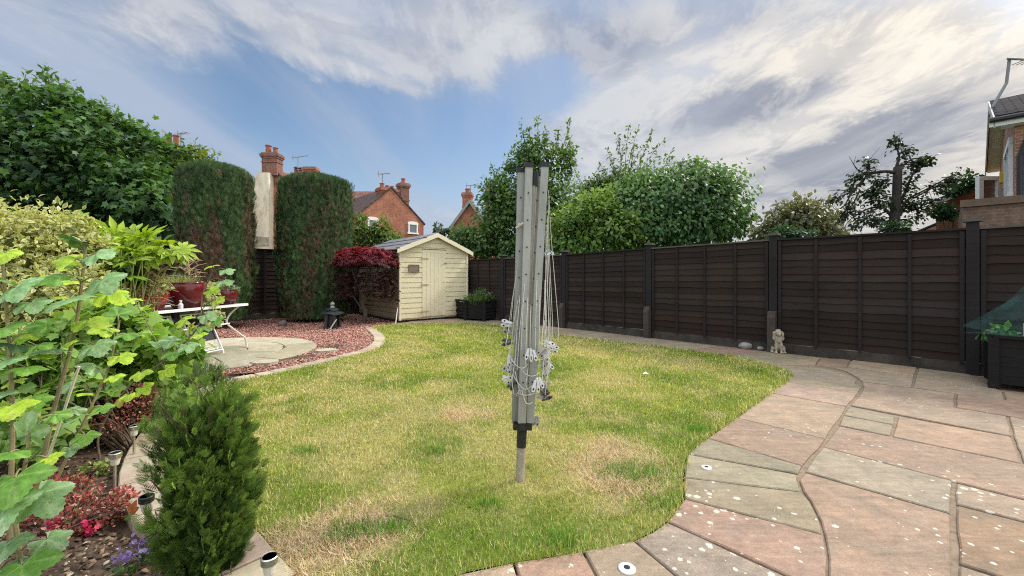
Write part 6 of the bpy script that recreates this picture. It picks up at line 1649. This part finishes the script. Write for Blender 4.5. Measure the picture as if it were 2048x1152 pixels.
foliage(r_, [(np.array(pot_l + ZUP * .28), np.array([.2, .18, .1]))], 420, .06, t_oval(.28), (.10, .16, .04), (.35, .42, .12), name='foliage')
bt = tp(1.06, .07, TZ); r_ = thing('bottle', 'small white bottle standing on the table between the red pots', 'bottle', bt)
mb = MB(); mb.lathe([(.028, 0), (.03, .01), (.03, .07), (.014, .085), (.014, .10)], bt, 14); mb.build('body', M_pegw, r_)
mb = MB(); mb.lathe([(.017, .10), (.017, .125), (.004, .127)], bt, 12); mb.build('cap', M_pegw, r_)
bp = Vector((-4.25, 4.75, 0)); r_ = thing('plant_tub', 'black plastic tub half hidden behind the leaves left of the table', 'tub', bp)
mb = MB(); mb.lathe([(.17, 0), (.20, .25), (.215, .26), (.215, .29), (.19, .29), (.18, .24)], bp, 24); mb.build('tub', M_blackp, r_, smooth=False)
mb = MB(); mb.lathe([(.001, .25), (.185, .245)], bp, 20, caps=False); mb.build('soil_fill', plain('tub_soil', (.04, .03, .02), .95), r_)

# --- shrubs of the left bed
def stems(root, base, tips, r0=.008, mat=None, name='stem', curve=.12):
    mb = MB()
    for t in tips:
        b_ = Vector(base) + Vector((random.uniform(-.06, .06), random.uniform(-.06, .06), 0)); t = Vector(t)
        mid = b_.lerp(t, .5) + Vector((random.uniform(-curve, curve), random.uniform(-curve, curve), random.uniform(0, curve))) * (t - b_).length
        cv = catmull([b_, mid, t], 4); mb.tube(cv, list(np.linspace(r0, r0 * .35, len(cv))), 5)
    return mb.build(name, mat or M_twig, root)
random.seed(14)
vb = Vector((-4.0, 3.4, -.05)); r_ = thing('variegated_shrub', 'large cream and green variegated shrub filling the left edge of the bed', 'shrub', vb)
bl = [blob(40, 520, 3.6, 105, 95), blob(85, 630, 3.5, 100, 105), blob(60, 740, 3.4, 100, 90), blob(135, 480, 3.7, 45, 50), blob(-60, 600, 3.5, 100, 190), blob(150, 730, 3.4, 60, 60)]
foliage(r_, bl, 26000, .056, t_oval(.24, .05, -.15), (.17, .26, .06), (.30, .36, .10), M_leaf, c2=((.68, .64, .28), (.88, .83, .52)), clump=.2, shell=(.72, 1.02), name='foliage', droop=.2, tone=.2)
stems(r_, vb, [c + np.array([random.uniform(-.3, .3), random.uniform(-.2, .2), random.uniform(-.1, .3)]) for c, _ in bl for _k in range(4)], .014)
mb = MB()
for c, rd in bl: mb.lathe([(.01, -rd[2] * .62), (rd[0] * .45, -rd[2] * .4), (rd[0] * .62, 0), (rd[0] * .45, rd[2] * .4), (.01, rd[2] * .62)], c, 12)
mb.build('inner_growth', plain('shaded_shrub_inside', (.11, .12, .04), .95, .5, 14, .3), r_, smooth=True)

fb = Vector((-3.95, 4.1, -.05)); r_ = thing('fatsia_shrub', 'bright yellow-green shrub with large fingered leaves above the bed', 'shrub', fb)
pts = []
for px, py, Y in [(128, 425, 3.9), (150, 432, 4.0), (165, 455, 4.0), (140, 465, 3.8), (190, 470, 4.1), (215, 462, 4.1), (240, 470, 4.1), (262, 462, 4.2), (285, 462, 4.2), (300, 470, 4.2), (320, 480, 4.3), (250, 490, 4.0), (225, 490, 4.0), (280, 492, 4.0), (305, 498, 4.1), (335, 505, 4.2), (355, 500, 4.3), (375, 497, 4.3), (330, 520, 4.1), (295, 520, 3.9), (265, 515, 3.9), (240, 520, 3.8), (210, 515, 3.8), (185, 500, 3.9), (350, 515, 4.2), (275, 540, 3.8), (250, 545, 3.75), (220, 540, 3.7), (310, 505, 4.3), (200, 485, 4.2), (230, 478, 4.3), (270, 480, 4.3), (290, 485, 4.4), (175, 478, 3.9), (245, 505, 4.2), (320, 545, 4.0), (290, 550, 3.9)]:
    if px > 270 and py > 508: continue
    pts.append(P(px + random.uniform(-5, 5), py + random.uniform(-4, 4) + 6, Y + random.uniform(-.15, .15)))
pts = np.array(pts); m = len(pts); cen = np.array(P(260, 560, 4.1))
o = nrm(pts - cen)
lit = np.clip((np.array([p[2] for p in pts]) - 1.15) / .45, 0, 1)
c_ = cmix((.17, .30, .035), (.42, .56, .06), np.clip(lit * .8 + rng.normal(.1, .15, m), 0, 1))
dr3 = nrm(o * np.array([1, 1, .3]) + rdir(m) * .5 + np.array([.1, -.25, -.12])); 
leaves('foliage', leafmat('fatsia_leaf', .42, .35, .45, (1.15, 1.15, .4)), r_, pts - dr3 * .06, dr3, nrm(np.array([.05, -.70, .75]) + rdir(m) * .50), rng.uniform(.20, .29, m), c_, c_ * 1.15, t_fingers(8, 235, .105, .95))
stems(r_, fb, [Vector(p) for p in pts], .012, M_stemg, 'leaf_stalk', .06)
foliage(r_, [blob(225, 520, 4.2, 75, 32)], 420, .13, t_oval(.3), (.05, .11, .02), (.20, .32, .05), name='under_leaves')
r2 = thing('dead_shrub', 'tangle of dry brown twigs below the yellow-green fingered leaves', 'shrub', Vector((-3.6, 4.3, -.05)))
random.seed(77); mb = MB()
for k in range(110):
    b_ = P(random.uniform(255, 330), random.uniform(525, 610), 4.3 + random.uniform(-.15, .15)); a = random.uniform(0, 6.28); L = random.uniform(.1, .28)
    e = b_ + Vector((math.cos(a) * L, math.sin(a) * .4 * L, random.uniform(-.06, .12))); mb.tube([b_, b_.lerp(e, .5) + Vector((0, 0, .02)), e], [.005, .004, .002], 4)
for k in range(6):
    mb.tube([Vector((-3.6 + random.uniform(-.1, .1), 4.3, -.06)), P(random.uniform(265, 320), 580, 4.3)], [.014, .006], 5)
mb.build('branches', M_tan, r2)
m = 500; pp = np.array([P(random.uniform(255, 325), random.uniform(520, 590), 4.35 + random.uniform(-.12, .12)) for _ in range(m)]); leaves('dry_leaves', M_dry, r2, pp, rdir(m), rdir(m), .05, cmix((.12, .075, .035), (.34, .25, .12), rng.random(m)), None, t_narrow(.16))

cb_ = Vector((-3.05, 3.35, -.05)); r_ = thing('currant_shrub', 'mid green lobed-leaf shrub in the middle of the bed left of the table', 'shrub', cb_)
foliage(r_, [blob(270, 690, 3.45, 45, 42), blob(245, 735, 3.35, 70, 50), blob(310, 735, 3.4, 50, 40), blob(200, 770, 3.2, 60, 45), blob(280, 780, 3.25, 50, 40), blob(235, 655, 3.1, 62, 52), blob(335, 705, 3.1, 40, 34), blob(170, 720, 3.0, 60, 50)], 2600, .082, t_lobed(5, .3, 230), (.09, .20, .035), (.36, .54, .10), name='foliage', clump=.3)
stems(r_, cb_, [P(random.uniform(220, 330), random.uniform(600, 760), 3.4) for _ in range(16)], .009)
hb = Vector((-3.0, 3.95, -.05)); r_ = thing('feathery_shrub', 'blue-green feathery shrub in front of the table leg, above the small conifer', 'shrub', hb)
for i, (px, py) in enumerate([(345, 745), (375, 735), (320, 740), (395, 750), (355, 770)]):
    c_ = P(px, py + 14, 3.95 + .08 * (i % 3)); grassy(r_, c_, 420, .24, .75, (.10, .17, .09), (.30, .40, .22), .006, .11, 'foliage', .8)
stems(r_, hb, [P(x, 740, 4) for x in (330, 350, 370, 390)], .01)

# --- red azaleas
def azalea(label, base, blobs, n, seed):
    random.seed(seed); r_ = thing('red_azalea', label, 'shrub', base)
    p, o, s = crown_points(blobs, n, .22, None, (.6, 1.0)); k = (o[:, 2] > -.12) | (rng.random(len(p)) < .22); p, o, s = p[k], o[k], s[k]; m = len(p)
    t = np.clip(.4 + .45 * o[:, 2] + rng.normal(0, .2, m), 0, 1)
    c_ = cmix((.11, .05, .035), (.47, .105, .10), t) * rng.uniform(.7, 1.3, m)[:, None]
    k = rng.random(m) < .26; c_[k] = cmix((.55, .22, .17), (.62, .35, .25), rng.random(k.sum()))
    k = rng.random(m) < .12; c_[k] = cmix((.10, .15, .04), (.2, .24, .07), rng.random(k.sum()))
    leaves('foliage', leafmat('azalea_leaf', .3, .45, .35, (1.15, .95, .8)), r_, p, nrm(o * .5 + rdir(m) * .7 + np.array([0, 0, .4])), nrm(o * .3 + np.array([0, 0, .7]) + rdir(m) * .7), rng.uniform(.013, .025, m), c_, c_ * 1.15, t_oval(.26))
    idx = rng.choice(m, 90, False); stems(r_, base, [p[i] * np.array([1, 1, 1]) - np.array([0, 0, .02]) for i in idx], .006, plain('azalea_stem', (.09, .055, .045), .9, .3, 20), 'stem', .15)
    return r_
azalea('red-leaved azalea shrub behind, next to the farthest solar light', G(240, 885, -.05) + Vector((0, .15, 0)), [blob(250, 805, 2.95, 55, 30), blob(205, 815, 2.95, 40, 25), blob(285, 800, 2.95, 30, 30), blob(240, 840, 2.9, 60, 25)], 3300, 1)
azalea('red-leaved azalea shrub in front, spreading over bare soil', Vector((-2.02, 1.86, -.05)), [blob(120, 985, 2.05, 50, 26), blob(190, 1010, 2.0, 66, 24), blob(110, 1030, 2.0, 46, 36), blob(165, 1050, 1.95, 56, 34), blob(240, 1003, 2.0, 28, 12)], 5200, 2)
r_ = thing('azalea_bloom', 'few small bright pink blooms low on the front red azalea', 'flowers', P(150, 1058, 1.9))
for qx, qy in ((105, 1055), (180, 1058)):
    m = 22; pp = np.array(P(qx, qy, 1.88)) + rng.normal(size=(m, 3)) * .013; leaves('bloom', M_leaf, r_, pp, rdir(m), rdir(m), .026, (.62, .03, .13), (.75, .08, .22), t_oval(.4))

# --- tall plants with big lobed leaves (nearest the camera on the left)
LK = {'l': ((.38, .56, .04), (.54, .70, .10)), 'g': ((.13, .30, .04), (.26, .44, .10)), 'p': ((.24, .42, .17), (.42, .58, .32)), 'd': ((.035, .09, .03), (.08, .16, .05)), 'y': ((.5, .48, .06), (.58, .5, .1))}  # l is a sunlit yellow-green, the light painted into the leaf colour
M_big = leafmat('mallow_leaf', .36, .55, .3, (1.1, 1.15, .5))
_nt = M_big.node_tree; _vc = [n_ for n_ in _nt.nodes if n_.bl_idname == 'ShaderNodeVertexColor'][0]; _p = wpos(_nt)
_c = mixc(_nt, 1., _vc.outputs[0], ramp(_nt, noise(_nt, 38, 6, .7, _p), [(.3, .62), (.7, 1.3)]), 'MULTIPLY')
_c = mixc(_nt, math_(_nt, 'MULTIPLY', ramp(_nt, noise(_nt, 55, 3, .6, _p), [(.66, 0.), (.72, 1.)]), .7), _c, (.20, .13, .05))
_b = _nt.nodes['Principled BSDF']; lk(_nt, _c, _b.inputs['Base Color']); bump(_nt, _b, noise(_nt, 90, 4, .6, _p), .5, .006)
_m = [n_ for n_ in _nt.nodes if n_.bl_idname == 'ShaderNodeMix' and n_.outputs[2].is_linked and n_.outputs[2].links[0].to_node.bl_idname == 'ShaderNodeBsdfTranslucent'][0]
lk(_nt, _c, _m.inputs[6])
def t_big():
    """broad lobed, toothed leaf with ribs that fold and droop"""
    v = [(0, 0, 0)]; wg = [1.]; f = []
    n = 60; outl = []
    for i in range(n + 1):
        a = R(-150 + 300 * i / n)
        rib = abs(math.cos(a * 2.5)) ** 1.5
        lob = .70 + .30 * abs(math.cos(a * 2.5)) - .05 * (i % 2)
        outl.append((.64 * lob * (1 + .22 * math.cos(a)), a, rib))
    fr_ = (.25, .5, .75, 1.)
    for fr in fr_:
        for rad, a, rib in outl:
            wob = .03 * math.sin(7 * a + 3) * fr
            v.append((rad * fr * math.sin(a), rad * fr * math.cos(a), (.07 * (1 - rib)) * fr * (1.3 - fr) + wob - .34 * (rad * fr) ** 2))
            wg.append(max(0, min(1, (rib ** 10) * 1.25 + .15 * fr)))
    m = n + 1
    for i in range(n):
        f.append((0, 2 + i, 1 + i))
        for k in range(3): f.append((1 + k * m + i, 2 + k * m + i, 1 + (k + 1) * m + i + 1, 1 + (k + 1) * m + i))
    return np.array(v), f, np.array(wg)
TBIG = t_big()
M_stalk = plain('mallow_stalk', (.23, .20, .10), .7, .35, 14)
def mallow(label, stalk, lv, seed, r0=.009, smat=None, name='mallow_plant'):
    random.seed(seed); pts = [P(*s) for s in stalk]; base = pts[0].copy(); base.z = -.05
    r_ = thing(name, label, 'plant', base)
    cv = catmull([base] + pts, 6); mb = MB(); mb.tube(cv, list(np.linspace(r0, r0 * .5, len(cv))), 7)
    lp, ld, ln_, ls, lc0, lc1 = [], [], [], [], [], []
    lv = list(lv)
    for k_ in range(12 if name == 'mallow_plant' else 0):           # younger leaves along the stalk
        q_ = random.choice(stalk[1:]); q3 = random.choice(stalk[1:]); f_ = random.random()
        yy_ = q_[1] + (q3[1] - q_[1]) * f_ + random.uniform(-35, 35)
        if 840 < yy_: continue
        lv.append((q_[0] + (q3[0] - q_[0]) * f_ + random.uniform(-52, 52), yy_, q_[2] + random.uniform(-.12, .12), random.uniform(22, 46), random.choice('lggpl')))
    for px, py, Y, wpx, kd in lv:
        c = P(px, py, Y); q = min(cv, key=lambda p: (p - c).length + .25 * max(0, p.z - c.z) )
        q2 = min(cv, key=lambda p: (p - (c + Vector((0, 0, -.05)))).length)
        d = (c - q2); d.z *= .35
        if d.length < .02: d = Vector((random.uniform(-1, 1), -.6, 0))
        d.normalize(); d = (d + Vector((random.uniform(-.35, .35), random.uniform(-.5, .1), random.uniform(-.55, -.1)))).normalized()
        nn_ = Vector((random.uniform(-.35, .35), random.uniform(-.75, -.15), random.uniform(.65, 1)))
        if kd == 'd': nn_ = Vector((random.uniform(-.3, .3), .5, .8))
        mb.tube(catmull([q2, (q2 + c) / 2 + Vector((0, 0, .02)), c], 4), .0032, 5, False)
        lp.append(c); ld.append(d); ln_.append(nn_); ls.append(wpx / F * Y * (.72 if name == 'mallow_plant' else .64) * random.uniform(.92, 1.08)); j = random.uniform(.85, 1.15)
        lc0.append([x * j for x in LK[kd][0]]); lc1.append([x * j for x in LK[kd][1]])
    mb.build('stem', smat or M_stalk, r_)
    leaves('foliage', M_big, r_, np.array(lp), np.array(ld), np.array(ln_), np.array(ls), np.array(lc0), np.array(lc1), TBIG, smooth=True)
mallow('tallest big-leaved plant, its thick stalk leaning right before the variegated shrub', [(75, 990, 1.95), (105, 830, 1.95), (150, 660, 1.95), (172, 490, 1.95)],
       [(165, 488, 1.95, 62, 'd'), (150, 520, 1.95, 66, 'l'), (192, 508, 1.95, 70, 'p'), (120, 552, 1.9, 90, 'g'), (205, 560, 1.93, 78, 'p'), (140, 598, 1.85, 96, 'p'), (215, 588, 1.95, 66, 'l'), (95, 650, 1.9, 62, 'g'), (178, 640, 1.95, 74, 'l'), (105, 700, 1.9, 76, 'p'), (190, 690, 1.9, 66, 'p'), (70, 560, 1.95, 60, 'l')], 4, .012)
mallow('big-leaved plant cut by the left edge of the picture, with pale blue-green leaves', [(20, 1010, 1.8), (25, 850, 1.8), (18, 690, 1.8), (5, 520, 1.8)],
       [(12, 505, 1.8, 56, 'l'), (30, 575, 1.75, 96, 'p'), (-10, 560, 1.75, 80, 'g'), (62, 605, 1.75, 60, 'p'), (8, 655, 1.7, 84, 'g'), (52, 735, 1.75, 72, 'g'), (0, 725, 1.7, 90, 'p'), (62, 800, 1.75, 70, 'g'), (20, 812, 1.65, 92, 'l'), (30, 690, 1.75, 60, 'd'), (78, 690, 1.8, 50, 'g')], 5, .011)
mallow('lower big-leaved plant at bottom left with broad grey-green leaves over the soil', [(40, 1120, 1.55), (30, 1020, 1.55), (50, 930, 1.55), (60, 860, 1.55)],
       [(55, 870, 1.55, 84, 'p'), (20, 905, 1.5, 96, 'g'), (30, 955, 1.45, 130, 'g'), (75, 990, 1.5, 104, 'p'), (10, 1010, 1.42, 120, 'p'), (95, 1078, 1.55, 74, 'p'), (15, 1085, 1.45, 84, 'p'), (45, 1130, 1.4, 120, 'g'), (75, 1120, 1.45, 84, 'g'), (110, 830, 1.6, 50, 'g'), (0, 1140, 1.4, 110, 'p'), (95, 915, 1.55, 54, 'l')], 6, .010)
mallow('big-leaved plant in the middle of the bed behind the bamboo cane', [(110, 970, 2.15), (165, 850, 2.2), (215, 740, 2.3), (240, 640, 2.35)],
       [(235, 630, 2.35, 52, 'g'), (215, 655, 2.3, 54, 'l'), (255, 668, 2.3, 48, 'g'), (200, 700, 2.3, 58, 'p'), (240, 712, 2.3, 52, 'l'), (190, 735, 2.25, 54, 'p'), (228, 760, 2.25, 48, 'g'), (150, 838, 2.15, 56, 'p'), (170, 870, 2.1, 52, 'g'), (140, 895, 2.1, 44, 'p'), (120, 800, 2.2, 50, 'd'), (90, 855, 2.1, 60, 'l')], 7, .009)
mallow('leafy sapling whose thin branch reaches right across the white table', [(200, 860, 2.7), (260, 770, 2.75), (330, 720, 2.8), (395, 655, 2.85), (405, 590, 2.9), (425, 545, 2.9)],
       [(425, 532, 2.9, 40, 'l'), (452, 540, 2.9, 40, 'p'), (447, 562, 2.9, 40, 'p'), (420, 580, 2.9, 42, 'l'), (432, 600, 2.88, 38, 'l'), (412, 630, 2.85, 44, 'p'), (432, 640, 2.85, 34, 'g'), (372, 640, 2.85, 44, 'l'), (405, 655, 2.85, 34, 'g'), (380, 655, 2.85, 26, 'y'), (398, 668, 2.8, 36, 'l'), (345, 682, 2.8, 48, 'p'), (320, 690, 2.8, 46, 'p'), (375, 690, 2.8, 46, 'p'), (345, 705, 2.75, 44, 'g'), (330, 740, 2.75, 46, 'l'), (282, 745, 2.7, 50, 'l'), (258, 790, 2.7, 40, 'l'), (285, 775, 2.7, 46, 'l'), (240, 800, 2.7, 36, 'y'), (268, 600, 2.95, 40, 'l')], 9, .007, M_twig, 'sapling')
cn0, cn1 = P(68, 1000, 2.05), P(158, 733, 2.05)
cn0.z = max(cn0.z, -.05); mb = MB(); mb.tube([cn0, cn1], [.006, .0055], 8)
tag(mb.build('bamboo_cane', plain('bleached_cane', (.66, .58, .44), .6, .2, 20), origin=cn0), 'thin bleached bamboo cane leaning among the big-leaved plants', 'cane')
# low undergrowth in the shade of the shrubs
ub = Vector((-2.7, 2.9, -.05)); r_ = thing('undergrowth_shrub', 'tangled low shrub with sparse small leaves shading the bed behind the red azaleas', 'shrub', ub)
random.seed(90)
foliage(r_, [blob(130, 800, 2.9, 70, 40), blob(60, 830, 2.7, 80, 50), blob(180, 800, 3.0, 60, 35), blob(110, 880, 2.5, 60, 30)], 1500, .045, t_oval(.28), (.05, .06, .02), (.18, .2, .07), name='foliage', tone=.2)
stems(r_, ub, [P(random.uniform(30, 230), random.uniform(740, 860), random.uniform(2.6, 3.0)) for _ in range(46)], .007)
yb = Vector((-2.9, 2.6, -.05)); r_ = thing('young_shrub', 'bright lobed-leaf shrub filling the gaps between the big-leaved stalks', 'shrub', yb)
foliage(r_, [blob(40, 770, 2.7, 80, 50), blob(120, 720, 2.9, 70, 50), blob(165, 770, 2.8, 50, 40), blob(90, 850, 2.4, 60, 34), blob(200, 660, 3.0, 45, 45), blob(-10, 850, 2.4, 60, 60)], 1250, .085, t_lobed(5, .3, 230), (.08, .18, .035), (.30, .46, .10), name='foliage', tone=.3)
stems(r_, yb, [P(random.uniform(20, 200), random.uniform(680, 800), 2.7) for _ in range(14)], .007)
# low weed, violets, dead leaf
c0 = G(196, 948, -.02); r_ = thing('low_weed', 'small low light green weed on the soil between the red azaleas', 'weed', c0)
foliage(r_, [(np.array(c0 + Vector((0, 0, .02))), np.array([.09, .07, .025]))], 160, .03, t_oval(.3), (.16, .24, .05), (.36, .42, .14), name='foliage')
for px, py, lab in ((296, 1104, 'small purple bellflowers on the soil by the dark-capped solar light'), (262, 1136, 'small purple bellflowers nearest the bottom of the picture')):
    c0 = G(px, py, -.02); r_ = thing('bellflower', lab, 'flowers', c0, 'purple bellflowers by the conifer')
    foliage(r_, [(np.array(c0 + Vector((0, 0, .02))), np.array([.05, .05, .02]))], 60, .022, t_oval(.3), (.05, .12, .03), (.14, .24, .06), name='foliage')
    m = 40; pp = np.array(c0) + rng.normal(size=(m, 3)) * np.array([.03, .025, .008]) + np.array([0, 0, .045]); leaves('blossom', M_leaf, r_, pp, rdir(m) * .7 + np.array([0, 0, .5]), rdir(m), .02, (.24, .16, .52), (.38, .28, .66), t_oval(.36))
c0 = G(262, 1030, .02); m = 3
leaves_o = leaves('dead_leaf', M_dry, None, np.array([c0, c0, c0]) + np.array([[0, 0, 0], [.01, 0, .01], [-.01, .01, .0]]), np.array([[.2, .1, .9], [-.5, .2, .7], [.6, -.1, .5]]), np.array([[0, -1, .3], [.3, -1, .2], [-.2, -1, .4]]), np.array([.07, .05, .055]), (.30, .09, .03), (.40, .14, .05), t_oval(.32), origin=c0)
tag(leaves_o, 'curled rust-brown dead leaf on the edging beside the dark-capped solar light', 'dead leaf')

# --- small dark conifer in the foreground
kb = Vector((-1.20, 1.62, -.05)); r_ = thing('small_conifer', 'bushy dark green conifer with ragged tips in the foreground left of the lawn', 'conifer', kb)
random.seed(44)
NB = 210                                        # feathery shoots, each a plume of sprays
P_, D_, O_, T_ = [], [], [], []
shoots = []
for i in range(NB):
    a = random.uniform(0, 6.2832); z0_ = random.uniform(-.02, .54) ; ra = .122 + .062 * math.sin(min(1, max(0, z0_ / .62)) * 2.6 + .35)
    ra *= random.uniform(.72, 1.1)
    if .10 < z0_ < .42 and -2.75 < (a if a < 3.14 else a - 6.28) < -1.75 and random.random() < .8: continue      # the open gap showing the stem
    s0 = np.array([kb.x + .35 * ra * math.cos(a), kb.y + .30 * ra * math.sin(a), z0_ - .06])
    e0_ = np.array([kb.x + .88 * ra * math.cos(a) + random.uniform(-.02, .02), kb.y + .85 * ra * math.sin(a), z0_ + random.uniform(.06, .17)])
    shoots.append((s0, e0_))
for px, py in ((322, 800), (345, 770), (372, 790), (402, 775), (428, 745), (438, 735), (462, 772), (476, 800), (300, 850), (395, 790), (450, 790), (415, 765), (360, 800), (335, 785), (486, 850)):
    t_ = np.array(P(px, py, 1.62 + random.uniform(-.08, .08))); shoots.append((np.array([kb.x + (t_[0] - kb.x) * .6, kb.y + random.uniform(-.05, .05), t_[2] - .22]), t_))
for s0, e0_ in shoots:
    m = 34; f = rng.random(m) ** .75; L = np.linalg.norm(e0_ - s0); ax = (e0_ - s0) / L
    mid = np.array([0, 0, -.025]) * (4 * f * (1 - f))[:, None]
    q = s0 + (e0_ - s0) * f[:, None] + mid + rng.normal(size=(m, 3)) * .010
    side = nrm(np.cross(ax, rdir(m)))
    P_.append(q); D_.append(nrm(ax * .8 + side * .75 + np.array([0, 0, .15]))); O_.append(nrm(np.cross(side, ax) + rdir(m) * .5)); T_.append(np.clip(f * .75 + rng.normal(.05, .16, m) + rng.normal(0, .14), 0, 1))
p = np.concatenate(P_); n = len(p); t = np.concatenate(T_)
t = t ** 1.5; c_ = cmix((.010, .030, .008), (.115, .215, .036), t); tipc = cmix((.022, .06, .014), (.32, .50, .08), t)
k = rng.random(n) < .012; c_[k] = (.16, .085, .04); tipc[k] = (.22, .12, .06)
leaves('foliage', M_conif, r_, p, np.concatenate(D_), np.concatenate(O_), rng.uniform(.042, .082, n) * (1.1 - .35 * t), c_, tipc, t_spray(7, .022))
lim = []
for i in range(34):
    a = random.uniform(0, 6.28); z = random.uniform(.03, .55); r2_ = random.uniform(.12, .2)
    s0 = kb + Vector((0, 0, z)); lim.append(([s0, s0 + Vector((math.cos(a) * r2_ * .5, math.sin(a) * r2_ * .4, .07)), s0 + Vector((math.cos(a) * r2_, math.sin(a) * r2_ * .8, .20))], .007, .002))
trunk(r_, [kb, kb + Vector((.01, 0, .3)), kb + Vector((0, .02, .70))], [.022, .018, .006], lim, plain('conifer_bark', (.10, .065, .045), .9, .4, 20, .4))
